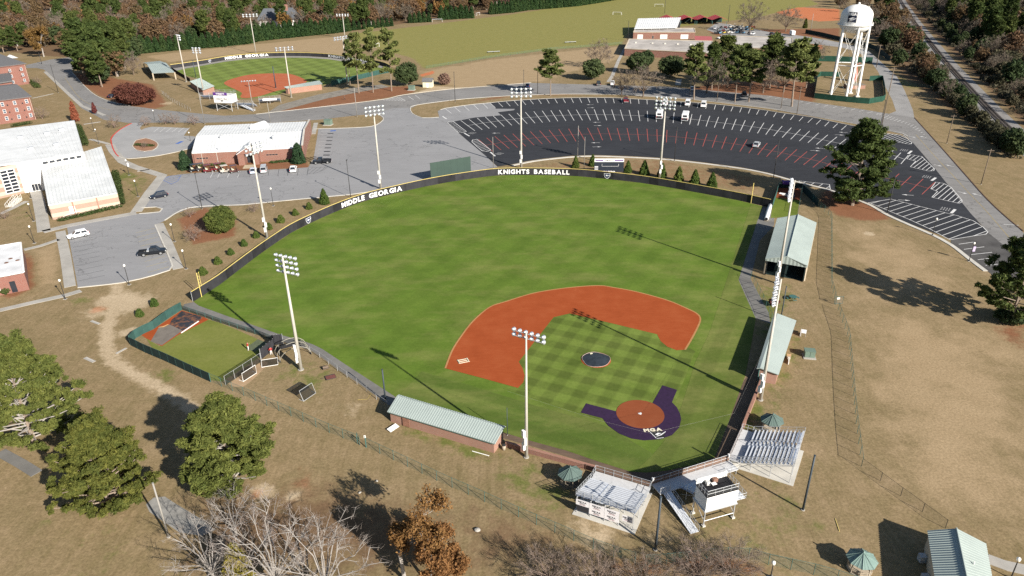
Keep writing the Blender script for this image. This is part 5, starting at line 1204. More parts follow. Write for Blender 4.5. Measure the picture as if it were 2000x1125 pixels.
# ------------------------------------------------------------------ recreation centre
r0=G(375.7,323.7);ze=4.5;zr=6.3
rec=thing('recreation_centre','low red-brick recreation centre with white ribbed metal roof and round dormer','building',r0)
e1,e2,rg1,rg2,b1,b2=G(374,299,ze),G(590,288,ze),G(383,265,zr),G(591.6,255.7,zr),G(400,245.5,ze+.2),G(600,237,ze+.2)
ribbed('roof_slope',e1,e2,rg2,rg1,1.1,.05,M_WROOF,rec,r0,.25);ribbed('roof_slope',b2,b1,rg1,rg2,1.1,.05,M_WROOF,rec,r0,.25)
wall(rec,e1.lerp(e2,.012),e2,0,ze-.3,M_BRICK,r0,.3,'front_wall');wall(rec,e2.lerp(b2,.01),b2,0,ze+.1,M_BRICK,r0,.3,'side_wall');wall(rec,b1,e1,0,ze,M_BRICK,r0,.3,'side_wall')
px_=[e2+Vector((.6,-.6,0)),rg2+Vector((.9,0,0)),b2+Vector((1.2,.5,0))]
for (a,za),(b,zb) in zip(((px_[0],ze+.9),(px_[1],zr+.7)),((px_[1],zr+.7),(px_[2],ze+.9))):wall(rec,a,b,0,za,M_BRICK,r0,.5,'gable_wall',zb)
for a,b,za,zb in ((px_[0],px_[1],ze+.95,zr+.75),(px_[1],px_[2],zr+.75,ze+.95)):
 a_,b_=V3(a-r0,za),V3(b-r0,zb);MB().slab([a_,b_,b_+Vector((-.7,0,0)),a_+Vector((-.7,0,0))],.1).build('coping',M_CONCP,rec)
Lr=(e2-e1).length
for s in (.03,.66):window(rec,e1,e2,Lr*s,2.1,4.2,.7,r0,M_BRICKDUG,M_GLASS,3,0,'slit_window',.03,.12)
for s in (.085,.22,.40):q=e1.lerp(e2,s);MB().box((q.x-r0.x,q.y-r0.y-.1,2.1),(.12,.12,4.2)).build('downpipe',M_CONCP,rec)
ex,dr_=e1.lerp(e2,.52),(e2-e1).normalized();nx_=Vector((dr_.y,-dr_.x,0))
P=lambda x,y,z:V3(ex+dr_*x+nx_*y-r0,z)
for x0,x1 in ((-3.8,-1.6),(1.6,3.2)):MB().prism([(P(x0,0,0).x,P(x0,0,0).y),(P(x1,0,0).x,P(x1,0,0).y),(P(x1,3.2,0).x,P(x1,3.2,0).y),(P(x0,3.2,0).x,P(x0,3.2,0).y)],0,4.4).build('porch_pier',M_BRICK,rec)
MB().add([P(-4,3.3,4.0),P(3.4,3.3,4.0),P(-.3,3.3,6.2),P(-4,2.9,4.0),P(3.4,2.9,4.0),P(-.3,2.9,6.2)],[(0,1,2),(5,4,3),(0,3,4,1),(1,4,5,2),(2,5,3,0)]).build('porch_gable',M_BRICK,rec)
for s in (-1,1):x=-4.1 if s<0 else 3.5;MB().slab([P(x,3.5,4.05),P(-.3,3.5,6.35),P(-.3,-6,6.35),P(x,-4,4.3)],.15).build('porch_roof',M_WROOF,rec)
window(rec,ex-dr_*1.4+nx_*.1,ex+dr_*1.5+nx_*.1,.1,0,2.6,2.6,r0,M_CHAR,M_GLASS,1,0,'entrance_door')
MB().box(P(-.2,5.2,.05),(3.4,4.2,.1),math.atan2(dr_.y,dr_.x)).build('entrance_path',mat('path_tan',(.45,.38,.27),.9),rec)
q=G(506,247,6)-r0;mb=MB();mb.lathe([(1.7,-3.2),(1.7,3.2)],16,(0,0,0),ax=(.45,1,0));mb.build('barrel_dormer',M_WROOF,rec,loc=(q.x,q.y,5.9))
for u,v in ((432,270),(534,270)):
 q=G(u,v,5.8)-r0;v_=MB().lathe([(.55,0),(.55,.6),(.75,.65),(.75,.9),(.5,1.2),(.15,1.3)],12).build('roof_fan',M_GALV,rec,loc=(q.x,q.y,5.6))
for u,v in ((426,290),(478,270)):q=G(u,v,5.2)-r0;MB().tube((0,0,0),(0,0,.9),.12,n=8).build('vent_pipe',M_GALV,rec,loc=(q.x,q.y,5.0))
# ------------------------------------------------------------------ lower left brick building
l0=G(57,565);z_=4.5;L4=[G(46,531,z_),G(40,473.5,z_),G(-70,492,z_),G(-70,553,z_)]
lb=thing('brick_hall','small flat-roofed red-brick hall at the left edge below the white parked car','building',l0)
wallbox(lb,L4,0,z_-.1,M_BRICKD,l0)
MB().prism([(p.x-l0.x,p.y-l0.y) for p in L4],z_-.35,z_-.15).build('flat_roof',mat('membrane_roof',(.66,.67,.68),.7,.2,.25),lb)
for a,b in zip(L4,L4[1:]+L4[:1]):
 d=b-a;c=(a+b)/2-l0;MB().box((c.x,c.y,z_),(d.length,.45,.2),math.atan2(d.y,d.x)).build('coping',M_WHITE,lb)
Lb=(L4[0]-L4[3]).length;window(lb,L4[3],L4[0],Lb-3.3,.1,1.1,2.7,l0,M_CHAR,M_GLASS,0,1,'door');window(lb,L4[3],L4[0],Lb-6.5,1.2,1.2,1.5,l0,M_WHITE,M_GLASS,0,1)
for u,v in ((12,512),(20,504),(34,507)):q=G(u,v,z_)-l0;MB().lathe([(.5,0),(.4,.06),(.1,.08)],10).build('roof_stain_drain',mat('rust_drain',(.16,.08,.05),.9),lb,loc=(q.x,q.y,z_-.15))
# ------------------------------------------------------------------ dormitory blocks
def dorm(label,eA,eB,rB,zE,zR,cols,o,dorm_tri):
 root=thing('dormitory',label,'building',V3(o,0));A,B=G(*eA,zE),G(*eB,zE);Rg=G(*rB,zR)
 dv=(B-A).normalized();dep=V3(Rg-B,0);nin=Vector((-dv.y,dv.x,0));dp=dep.dot(nin)
 RA,RB=V3(A+nin*dp,zR),V3(B+nin*dp-dv*1.2,zR);BA,BB=A+nin*2*dp,B+nin*2*dp
 MB().slab([V3(A-o,zE),V3(B-o,zE),RB-V3(o,0),RA-V3(o,0)],.3).build('roof_slope',M_SHINGLE,root)
 MB().slab([V3(BB-o,zE),V3(BA-o,zE),RA-V3(o,0),RB-V3(o,0)],.3).build('roof_slope',M_SHINGLE,root)
 MB().add([V3(B-o,zE-.05),V3(BB-o,zE-.05),RB-V3(o,.05)],[(0,1,2)]).build('gable_end',M_BRICKD,root)
 ins=lambda p,s,t:p+dv*s+nin*t
 a,b,c=ins(A,0,.5),ins(B,-.6,.5),ins(BB,-.6,-.5)
 wall(root,a,b,0,zE-.25,M_BRICKD,V3(o,0),.3,'front_wall');wall(root,b,c,0,zE-.25,M_BRICKD,V3(o,0),.3,'side_wall')
 c_=(a+b)/2-o;MB().box((c_.x,c_.y,zE-.35),((b-a).length,.9,.3),math.atan2(dv.y,dv.x)).build('eave_board',mat('eave_brown',(.20,.10,.08),.8),root)
 Lw=(b-a).length
 for k in cols:
  for fl in range(3):window(root,a,b,Lw-k,1.3+fl*3.05,1.15,1.7,V3(o,0),M_WHITE,M_GLASSB,0,1)
 for k in (3.6,9.3):
  for fl in range(3):q=b-dv*k-o;MB().box((q.x+dv.y*.1,q.y-dv.x*.1,1.6+fl*3.05),(.5,.3,.5),math.atan2(dv.y,dv.x)).build('wall_vent',M_CHAR,root)
 for k in (.4,):q=b-dv*k-o;MB().tube((q.x+dv.y*.15,q.y-dv.x*.15,0),(q.x+dv.y*.15,q.y-dv.x*.15,zE-.4),.09,n=6).build('downpipe',M_TAN,root)
 tri=[G(*p,(zE+zR)/2)-V3(o,0) for p in dorm_tri];n_=Vector((0,0,.5))
 MB().add([tri[0],tri[2],tri[1]+n_,tri[0]+nin*1.5,tri[2]+nin*1.5,tri[1]+n_+nin*2.5],[(0,1,2),(0,2,5,3),(1,4,5,2)]).build('dormer',M_WHITE,root)
 return root
dorm('three-storey red-brick dormitory block nearest the gymnasium',(-60,203),(62,188),(59,162),10.2,12.8,(2.4,7.0,11.6,16),G(74,235),((16,179),(29,171.5),(44.5,176)))
dorm('three-storey red-brick dormitory block farther up by the road',(-50,136),(51.6,123.6),(46.5,100),11.0,13.8,(3.2,9.0,15),G(61,171),((11,115),(22,109),(36,113)))
d0=G(20,162);dl=thing('dormitory_link','lower shingled link roof between the two dormitory blocks','building',d0)
lk=[G(-40,150,7),G(20,141,7),G(24,158,7),G(-40,168,7)];MB().prism([(p.x-d0.x,p.y-d0.y) for p in lk],6.6,7.2).build('roof',M_SHINGLE,dl);wallbox(dl,[p.lerp((lk[0]+lk[2])/2,.05) for p in lk],0,6.6,M_BRICKD,d0)
# ------------------------------------------------------------------ dugouts
def dugout(label,bl,br_,fl,fr,zb,zf,wall_side):
 BL,BR,FL,FR=G(*bl,zb),G(*br_,zb),G(*fl,zf),G(*fr,zf);o=V3(BL,0)
 root=thing('dugout',label,'dugout',o)
 RL,RR=V3(BL.lerp(FL,.86),zf+.15),V3(BR.lerp(FR,.86),zf+.15)
 ribbed('roof_slope',BL,BR,RR,RL,.42,.03,M_GROOF,root,o,.12);FL2,FR2=V3(FL,zf-.05),V3(FR,zf-.05)
 ribbed('roof_lip',FR2,FL2,RL,RR,.42,.03,M_GROOF,root,o,.12)
 a,b=BL.lerp(BR,.02).lerp(FL,.08),BR.lerp(BL,.02).lerp(FR,.08);c,d=FR.lerp(FL,.02).lerp(BR,.12),FL.lerp(FR,.02).lerp(BL,.12)
 dd=(b-a).normalized()
 wall(root,a,b,0,zb-.12,M_BRICKDUG,o,.25,'back_wall');wall(root,b,c,0,zb,M_BRICKDUG,o,.25,'end_wall',zf-.1);wall(root,d,a,0,zf-.1,M_BRICKDUG,o,.25,'end_wall',zb)
 MB().box((((a+b)/2).x-o.x,((a+b)/2).y-o.y,zb-.22),((b-a).length+.3,.5,.12),math.atan2(dd.y,dd.x)).build('eave_board',M_GTRIM,root)
 for i in range(7):q=d.lerp(c,i/6)-o;MB().box((q.x,q.y,(zf-.1)/2),(.15,.15,zf-.1)).build('front_post',M_GTRIM,root)
 q1,q2=d.lerp(c,.0),d.lerp(c,1);c_=(q1+q2)/2-o;MB().box((c_.x,c_.y,.5),((q2-q1).length,.12,.9),math.atan2((q2-q1).y,(q2-q1).x)).build('front_rail',M_CHAR,root)
 q1,q2=a.lerp(d,.3),b.lerp(c,.3);c_=(q1+q2)/2-o;MB().box((c_.x,c_.y,.45),((q2-q1).length*.9,.45,.08),math.atan2((q2-q1).y,(q2-q1).x)).build('bench',M_TIMBER,root)
 return root,a,b,o
du,a,b,o=dugout('long brick third base dugout with pale green ribbed roof',(756,804),(967,867),(779,770),(988,832),2.15,2.75,1)
MB().box((a.lerp(b,.16).x-o.x,a.lerp(b,.16).y-o.y-.15,.9),(1.3,.06,1.6),math.atan2((b-a).y,(b-a).x)).build('door',mat('door_brick',(.26,.13,.09),.8),du)
q=G(768,838);tb=thing('tipped_board','white board leaning by the third base dugout back corner','board',q,.9)
MB().box((0,0,.25),(1.9,.9,.06),M=Matrix.Rotation(.25,3,'X')).build('panel',M_WHITE,tb);MB().box((-.7,.3,.13),(.08,.08,.26)).build('leg',M_TIMBER,tb);MB().box((.7,.3,.13),(.08,.08,.26)).build('leg',M_TIMBER,tb)
q=G(938,886);pp=thing('white_pipe','thin white pipe lying behind the third base dugout','pipe',(q.x,q.y,.06),ang_h((922,880),(954,889)));MB().tube((-1.4,0,0),(1.4,0,0),.06,n=8).build('pipe',M_WHITE,pp);MB().tube((1.4,0,0),(1.5,0,0),.08,n=8).build('coupling',M_WHITE,pp)
du2,a,b,o=dugout('first base dugout with pale green metal roof beside the double light poles',(1521,731.6),(1555.5,626),(1478,719),(1512,612),2.35,2.9,1)
# ------------------------------------------------------------------ batting shed
def gable_shed(name,label,cat,le,re_,rg,zE,zR,pitch=.45,gable=M_GROOF,h=.05):
 l1,l2=[G(*p,zE) for p in le];r1_,r2_=[G(*p,zE) for p in re_];g1,g2=[G(*p,zR) for p in rg];o=V3(l2,0)
 root=thing(name,label,cat,o)
 ribbed('roof_slope',l1,l2,g2,g1,pitch,h,M_GROOF,root,o,.12);ribbed('roof_slope',r2_,r1_,g1,g2,pitch,h,M_GROOF,root,o,.12)
 d=(g2-g1).normalized();MB().path([g1-o+Vector((0,0,.04)),g2-o+Vector((0,0,.04))],.12,6).build('ridge_cap',M_GROOF,root)
 return root,o,l1,l2,r1_,r2_,g1,g2,d
sh,o,l1,l2,r1_,r2_,g1,g2,d=gable_shed('batting_shed','open-fronted batting shed with pale green gabled metal roof','shed',((1518,426),(1495,505)),((1595,435),(1577.5,519)),((1559,419),(1538,501)),4.2,5.5)
for e in (0,1):
 a,b,c=(l2,r2_,g2) if e else (l1,r1_,g1);a,b,c=[p-o-d*(.25 if e else-.25) for p in (a,b,c)]
 n=22;lo,hi=[],[]
 for i in range(n+1):
  p=a.lerp(b,i/n);t_=i/n;zt=4.2+1.25*(1-abs(2*t_-1));off=d*(.05 if i % 2 else 0)
  lo.append(V3(p+off,3.6));hi.append(V3(p+off,zt))
 MB().add(lo+hi,[(i,i+1,n+2+i,n+1+i) for i in range(n)]).build('gable_siding',M_GROOF,sh)
for k in range(6):
 for p,q_ in ((l1,l2),(r1_,r2_)):s=(p.lerp(q_,.02+.96*k/5)).lerp((p+q_)/2,.0);s=s.lerp((l1+r2_)/2,.03)-o;MB().box((s.x,s.y,2.1),(.28,.28,4.2)).build('post',M_TAN,sh)
wall(sh,r1_.lerp(l1,.05),r2_.lerp(l2,.05),0,2.2,M_DGSCREEN,o,.06,'side_screen');wall(sh,l1.lerp(r1_,.05),r1_.lerp(l1,.05),0,4.0,M_DGSCREEN,o,.06,'rear_screen')
wall(sh,l1.lerp(r1_,.5),l2.lerp(r2_,.5),0,3.4,M_BNET,o,.02,'divider_net');wall(sh,l1.lerp(r1_,.06),l2.lerp(r2_,.06),0,3.4,M_BNET,o,.02,'side_net')
sheet('shed_floor',[p.lerp((l1+r2_)/2,.05) for p in (l1,l2,r2_,r1_)],.03,M_DGSCREEN,world=True)
# ------------------------------------------------------------------ lower right building
bh,o,l1,l2,r1_,r2_,g1,g2,d=gable_shed('field_house','green metal-roofed field house at the lower right corner','building',((1811,1036),(1829,1150)),((1926,1062),(1944,1160)),((1868,1032),(1893,1150)),2.9,4.1,.38)
ins=[p.lerp((l1+r2_)/2,.07) for p in (l1,l2,r2_,r1_)];wallbox(bh,ins,0,2.9,M_TAN,o)
for e in (0,1):a,b,c=((ins[1],ins[2],g2) if e else (ins[3],ins[0],g1));MB().add([V3(a-o,2.85),V3(b-o,2.85),V3(c.lerp((l1+r2_)/2,.05)-o,3.95)],[(0,1,2)]).build('gable_end',M_TAN,bh)
for u,v in ((1901,1104),):q=G(u,v,3.5)-o;MB().tube((q.x,q.y,3.2),(q.x,q.y,4.1),.07,n=6).build('vent_pipe',M_WHITE,bh)
for s in (.25,.6):q=l1.lerp(l2,s)-o;MB().box((q.x-.3,q.y,.5),(.8,.8,1.0)).build('air_unit',M_GALV,bh)
# ------------------------------------------------------------------ gazebos
def gazebo(px,label,roofm,timber,rz=.2):
 q=G(*px);root=thing('gazebo',label,'gazebo',q,rz);root.scale=(.76,)*3;n=8;Rr,Rp=2.45,1.85
 c=[(math.cos(2*math.pi*i/n),math.sin(2*math.pi*i/n)) for i in range(n)]
 MB().prism([(x*2.0,y*2.0) for x,y in c],0,.18).build('floor',timber,root)
 for i in range(n):
  x,y=c[i];x2,y2=c[(i+1) % n]
  a,b,t_=Vector((x*Rr,y*Rr,2.35)),Vector((x2*Rr,y2*Rr,2.35)),Vector((0,0,3.75))
  ribbed('roof_panel',a,b,t_+(b-a)*.02,t_-(b-a)*.02,.5,.03,roofm,root,th=.05)
  MB().path([a+Vector((0,0,.04)),t_+Vector((0,0,.04))],.06,5).build('hip_rib',roofm,root)
  MB().box((x*Rp,y*Rp,1.25),(.14,.14,2.3),2*math.pi*i/n).build('post',timber,root)
  if i!=6:
   m_=Vector(((x+x2)/2*Rp,(y+y2)/2*Rp,0));an=math.atan2(y2-y,x2-x);ln_=Rp*2*math.sin(math.pi/n)-.14
   MB().box((m_.x,m_.y,.95),(ln_,.08,.12),an).build('top_rail',timber,root);MB().box((m_.x,m_.y,.6),(ln_,.05,.22),an).build('panel',timber,root);MB().box((m_.x,m_.y,.3),(ln_,.06,.1),an).build('bottom_rail',timber,root)
   MB().box((m_.x*.86,m_.y*.86,.48),(ln_*.86,.35,.06),an).build('bench',timber,root)
 MB().lathe([(.16,3.7),(.2,3.85),(.1,3.95),(.14,4.05),(.02,4.25)],8).build('finial',roofm,root)
 return root
gazebo((1113,943),'brown timber gazebo with green roof left of the near grandstand',M_GROOFD,M_TIMBERD)
gazebo((1505,838),'cream timber gazebo with green roof above the right grandstand',M_GROOFD,M_TIMBER)
gazebo((1678,1112),'cream timber gazebo with green roof at the bottom right',mat('gazebo_roof_pale',(.17,.25,.225),.55,.15,.6),M_TIMBER,.4)
# ------------------------------------------------------------------ grandstands
def rail(root,pts,r=.03,posts=0,z0=None,name='guard_rail',mt=M_GALV):
 MB().path(pts,r,5).build(name,mt,root)
def fence_rail(root,a,b,z0,h,n,mt=M_GALV,net=None):
 """handrail: two rails and posts from a to b (each with its own foot height)"""
 a,b=Vector(a),Vector(b)
 for k in (1.0,.5):MB().path([a+Vector((0,0,h*k)),b+Vector((0,0,h*k))],.028,5).build('guard_rail',mt,root)
 for i in range(n+1):p=a.lerp(b,i/n);MB().tube(p,p+Vector((0,0,h)),.03,n=5).build('rail_post',mt,root)
 if net:MB().quad(a+Vector((0,0,.05)),b+Vector((0,0,.05)),b+Vector((0,0,h)),a+Vector((0,0,h))).build('rail_mesh',net,root)
def grandstand(label,O,Xd,width,rows,aisle,walk_d=2.1,rise=.19,run=.56,z1=1.0,banner=False):
 rz=math.atan2(Xd.y,Xd.x);root=thing('grandstand',label,'grandstand',V3(O,0),rz)
 Y=lambda y:-y                    # local -y runs away from the field
 dep=walk_d+rows*run
 MB().prism([(-.3,.1),(width+.3,.1),(width+.3,-dep-.4),(-.3,-dep-.4)],0,.06).build('concrete_pad',M_CONCP,root)
 MB().box((width/2,-walk_d/2,z1-.05),(width,walk_d,.1)).build('walkway',mat('stand_deck',(.56,.57,.58),.6,.12,2,metal=.1),root)
 for r in range(rows):
  y=-(walk_d+r*run);z=z1+(r+1)*rise
  for x0,x1 in ((0,aisle-.6),(aisle+.6,width)):
   MB().box(((x0+x1)/2,y-.38,z+.36),(x1-x0,.26,.06)).build('bench',M_ALU,root)
   MB().box(((x0+x1)/2,y-.18,z-.02),(x1-x0,.34,.05)).build('foot_board',M_ALUD,root)
  MB().box((aisle,y-.25,z),(1.15,.5,.05)).build('aisle_step',M_ALU,root)
 for i in range(5):
  x=.15+(width-.3)*i/4
  MB().path([(x,-.2,z1-.15),(x,-walk_d,z1-.15),(x,-dep,z1+rows*rise-.2)],.06,5).build('stringer',M_GALV,root)
  for k in range(4):
   yy=-(.4+(dep-.6)*k/3);zt=z1-.15 if-yy<walk_d else z1-.2+(-yy-walk_d)/run*rise
   MB().tube((x,yy,.05),(x,yy,zt),.05,n=6).build('support_post',M_GALV,root)
  MB().tube((x,-walk_d,.1),(x,-dep+.2,z1+rows*rise-.4),.03,n=5).build('cross_brace',M_GALV,root)
 zt=z1+rows*rise
 for x in (0,width):
  fence_rail(root,(x,-walk_d,z1+.1),(x,-dep,zt+.1),0,1.05,6,net=M_NET);fence_rail(root,(x,0,z1),(x,-walk_d+.1,z1),0,1.05,2)
 fence_rail(root,(0,-dep,zt+.1),(width,-dep,zt+.1),0,1.05,7,net=M_NET)
 MB().path([(aisle,-walk_d-.3,z1+1.1),(aisle,-dep+.4,zt+1.0)],.035,5).build('aisle_rail',M_GALV,root)
 for k in range(6):f=k/5;MB().tube((aisle,-walk_d-.3-(dep-walk_d-.7)*f,z1+.2+(zt-z1)*f),(aisle,-walk_d-.3-(dep-walk_d-.7)*f,z1+1.1+(zt-z1-.1)*f),.03,n=5).build('aisle_rail_post',M_GALV,root)
 # padded front with brown panels
 for i in range(6):x0=width*i/6;MB().box((x0+width/12,.08,z1+.45),(width/6-.08,.06,.8)).build('front_panel',mat('front_panel_brown',(.16,.105,.08),.8,.2,1),root)
 fence_rail(root,(0,.02,z1),(width,.02,z1),0,1.1,6)
 if banner:
  Mx=Matrix(((1,0,0),(0,0,-1),(0,1,0))).to_4x4()      # faces away from the field, reads from outside
  for x0,x1,z0,z2 in ((.1,1.95,zt-1.3,zt-.35),(2.0,4.1,zt-2.25,zt-.35),(4.15,6.15,zt-2.3,zt-.4),(6.6,8.0,zt-1.6,zt-.6)):
   x0,x1=x0*width/8.2,x1*width/8.2
   b_=MB().box(((x0+x1)/2,-dep-.1,(z0+z2)/2),(x1-x0,.04,z2-z0)).build('banner',M_BANNER,root)
   n_=2 if z2-z0>1.5 else 1
   for k in range(n_):
    zc=z2-.3-k*.95
    for s,dz,sz,mt_ in (('NJCAA',0,.36,M_LETD),('DIVISION I',-.27,.15,M_LETD),('WORLD SERIES',-.45,.13,M_REDROOF)):
     T=Mx.copy();T.translation=((x0+x1)/2,-dep-.135,zc+dz);flat_text(s,sz,mt_,b_,T,.02,.06)
  MB().box((width*.125,-dep-.06,zt-1.85),(1.7,.03,.9)).build('dark_panel',M_CHAR,root)
 return root,dep,zt
A1,B1=G(1163,920,1.0),G(1271,952,1.0);wL=(B1-A1).length
gsl,depL,ztL=grandstand('silver grandstand with white back banners behind home plate',A1,(B1-A1).normalized(),wL,11,wL*.40,banner=True)
A2,B2=G(1424,897,1.0),G(1450,838,1.0);wR=(B2-A2).length
gsr,depR,ztR=grandstand('silver grandstand beside the first base line, facing the field',A2,(B2-A2).normalized(),wR,13,wR*.55,walk_d=1.7)
# ------------------------------------------------------------------ press box, home plate walkway, ramp
pb0=V3(G(1373,1029),0);pbx=V3(G(1433,1012),0);Xd=(pbx-pb0).normalized();rz=math.atan2(Xd.y,Xd.x);PW=(pbx-pb0).length
pb=thing('press_box','white press box on steel legs with black railed roof behind home plate','press box',pb0,rz)
z0,z1,D_=2.75,5.05,2.7
for x in (.1,PW-.1):
 for y in (.1,D_):MB().tube((x,y,.1),(x,y,z0),.08,n=8).build('leg',M_GALV,pb);MB().box((x,y,.12),(.45,.45,.24)).build('footing',M_CONCP,pb)
MB().tube((.1,.1,.9),(PW-.1,.1,.9),.05,n=6).build('brace',M_GALV,pb);MB().tube((.1,.1,.9),(.1,D_,2.4),.04,n=6).build('brace',M_GALV,pb);MB().tube((PW-.1,.1,.9),(PW-.1,D_,2.4),.04,n=6).build('brace',M_GALV,pb)
MB().box((PW/2,D_/2,z0-.08),(PW+.3,D_+.3,.16)).build('floor_frame',M_GALV,pb)
for nm,c,d_ in (('rear_wall',(PW/2,0,(z0+z1)/2),(PW,.1,z1-z0)),('side_wall',(.05,D_/2,(z0+z1)/2),(.1,D_-.1,z1-z0)),('side_wall',(PW-.05,D_/2,(z0+z1)/2),(.1,D_-.1,z1-z0))):MB().box(c,d_).build(nm,M_WHITE,pb)
MB().box((PW/2,D_,z0+.45),(PW-.2,.1,.9)).build('front_wall',M_WHITE,pb);MB().box((PW/2,D_-.02,z0+1.45),(PW-.2,.04,1.1)).build('front_glazing',M_GLASS,pb);MB().box((PW/2,D_,z1-.15),(PW-.2,.1,.3)).build('front_fascia',M_WHITE,pb)
MB().box((PW/2,D_/2,z1+.05),(PW+.1,D_+.1,.1)).build('roof_deck',M_BLACK,pb)
MB().box((PW*.42,-.06,z0+.35),(.9,.04,.16)).build('wall_vent',M_GALV,pb)
for a,b in (((0,0),(PW,0)),((PW,0),(PW,D_)),((0,D_),(0,0))):fence_rail(pb,(*a,z1+.1),(*b,z1+.1),0,1.0,4,net=M_NET)
MB().box((PW/2,D_,z1+.55),(PW,.05,.85)).build('parapet_board',M_WHITE,pb)
MB().box((PW*.42,D_*.6,z1+.5),(.7,.5,.06)).build('roof_table',M_WHITE,pb);MB().tube((PW*.42,D_*.6,z1+.1),(PW*.42,D_*.6,z1+.48),.04,n=6).build('table_leg',M_GALV,pb);MB().box((PW*.3,D_*.8,z1+.35),(.5,.5,.5)).build('roof_chair',mat('chair_white',(.6,.6,.58),.8),pb);MB().box((PW*.55,D_*.85,z1+.4),(.7,.4,.6)).build('roof_chair',mat('chair_brown',(.25,.14,.10),.8),pb)
MB().box((PW+.9,D_*.45,z0),(1.7,1.7,.1)).build('side_landing',M_ALU,pb);fence_rail(pb,(PW+1.7,D_*.1,z0),(PW+1.7,D_*.78,z0),0,1,2,net=M_NET);fence_rail(pb,(PW+.1,D_*.1,z0),(PW+1.7,D_*.1,z0),0,1,2)
# raised walkway along the backstop
wk0,wk1=G(1273,946,1.0),G(1424,899,1.0);Xw=(wk1-wk0).normalized();Lw=(wk1-wk0).length
wkw=thing('backstop_walkway','raised pale walkway with brown front panels linking both grandstands','walkway',V3(wk0,0),math.atan2(Xw.y,Xw.x))
MB().box((Lw/2,-1.1,.95),(Lw,2.2,.1)).build('deck',mat('stand_deck',(.56,.57,.58)),wkw)
for i in range(9):MB().box((Lw*(i+.5)/9,.06,1.45),(Lw/9-.08,.06,.85)).build('front_panel',mat('front_panel_brown',(.1,.1,.1)),wkw)
fence_rail(wkw,(0,0,1),(Lw,0,1),0,1.1,9)
for i in range(7):
 x=.2+(Lw-.4)*i/6
 for y in (-.2,-2.0):MB().tube((x,y,0),(x,y,.9),.06,n=6).build('post',M_GALV,wkw)
fence_rail(wkw,(0,-2.2,1),(1.6,-2.2,1),0,1.05,2,net=M_NET);fence_rail(wkw,(Lw-2.6,-2.2,1),(Lw,-2.2,1),0,1.05,2)
MB().box((.1,0,1.95),(.25,.3,.35)).build('camera_box',M_WHITE,wkw);MB().box((Lw-.2,0,2.0),(.25,.3,.4)).build('camera_box',M_WHITE,wkw)
# small bleacher between walkway and press box
sb0=V3(wk0+Xw*3.3+Vector((Xw.y,-Xw.x,0))*2.2,0)
sb=thing('small_bleacher','small blue-grey bleacher between the steep ramp and the press box','bleacher',sb0,math.atan2(Xw.y,Xw.x))
for r in range(6):
 z=1.15+r*.22;MB().box((1.6,-.3-r*.5,z+.3),(3.2,.26,.06)).build('bench',M_ALU,sb);MB().box((1.6,-.1-r*.5,z-.02),(3.2,.34,.05)).build('foot_board',M_ALUD,sb)
for x in (.1,1.6,3.1):
 MB().path([(x,0,1.0),(x,-3.2,2.3)],.05,5).build('stringer',M_GALV,sb);MB().tube((x,-3.0,0),(x,-3.0,2.2),.05,n=6).build('post',M_GALV,sb);MB().tube((x,-1.4,0),(x,-1.4,1.5),.05,n=6).build('post',M_GALV,sb);MB().tube((x,-.2,0),(x,-3.0,2.0),.03,n=5).build('cross_brace',M_GALV,sb)
fence_rail(sb,(0,0,1.1),(0,-3.1,2.4),0,1.0,4)
# ramp
ra,rb=G(1300,957,1.0),G(1357,1040,.1);rp=thing('access_ramp','long pale access ramp with handrails running down behind home plate','ramp',V3(ra,0));w0r=V3(ra,0)
dirr=(V3(rb,0)-V3(ra,0)).normalized();nr_=Vector((-dirr.y,dirr.x,0));Lr_=(V3(rb,0)-V3(ra,0)).length
q=[nr_*.65+Vector((0,0,1)),-nr_*.65+Vector((0,0,1)),dirr*Lr_-nr_*.65+Vector((0,0,.1)),dirr*Lr_+nr_*.65+Vector((0,0,.1))]
MB().slab(q,.08).build('ramp_deck',M_ALU,rp)
for s in (-.65,.65):fence_rail(rp,nr_*s+Vector((0,0,1)),dirr*Lr_+nr_*s+Vector((0,0,.1)),0,.95,7)
for k in range(5):p=dirr*Lr_*(k+.5)/6;MB().tube(p,p+Vector((0,0,.9*(1-(k+.5)/6))),.05,n=6).build('post',M_GALV,rp)
# low brick wall round the backstop
def brickwall(label,px,h,th=.35,mt=M_BRICKDUG,cap=True):
 P=resample(GL(px),step=2.4);o=P[0];root=thing('low_brick_wall',label,'wall',o)
 for a,b in zip(P,P[1:]):
  a,b=a-o,b-o;d=b-a;c=(a+b)/2;MB().box((c.x,c.y,h/2),(d.length+.02,th,h),math.atan2(d.y,d.x)).build('wall_segment',mt,root)
  if cap:MB().box((c.x,c.y,h+.05),(d.length,th+.12,.1),math.atan2(d.y,d.x)).build('coping',M_BRICKDUG,root)
brickwall('low red-brick wall between third base dugout and the grandstand',[(988,872),(1060,892),(1168,922)],.85,mt=M_BRICK)
brickwall('low brick wall between the grandstand and the first base dugout',[(1449,842),(1470,790),(1486,750)],.9)
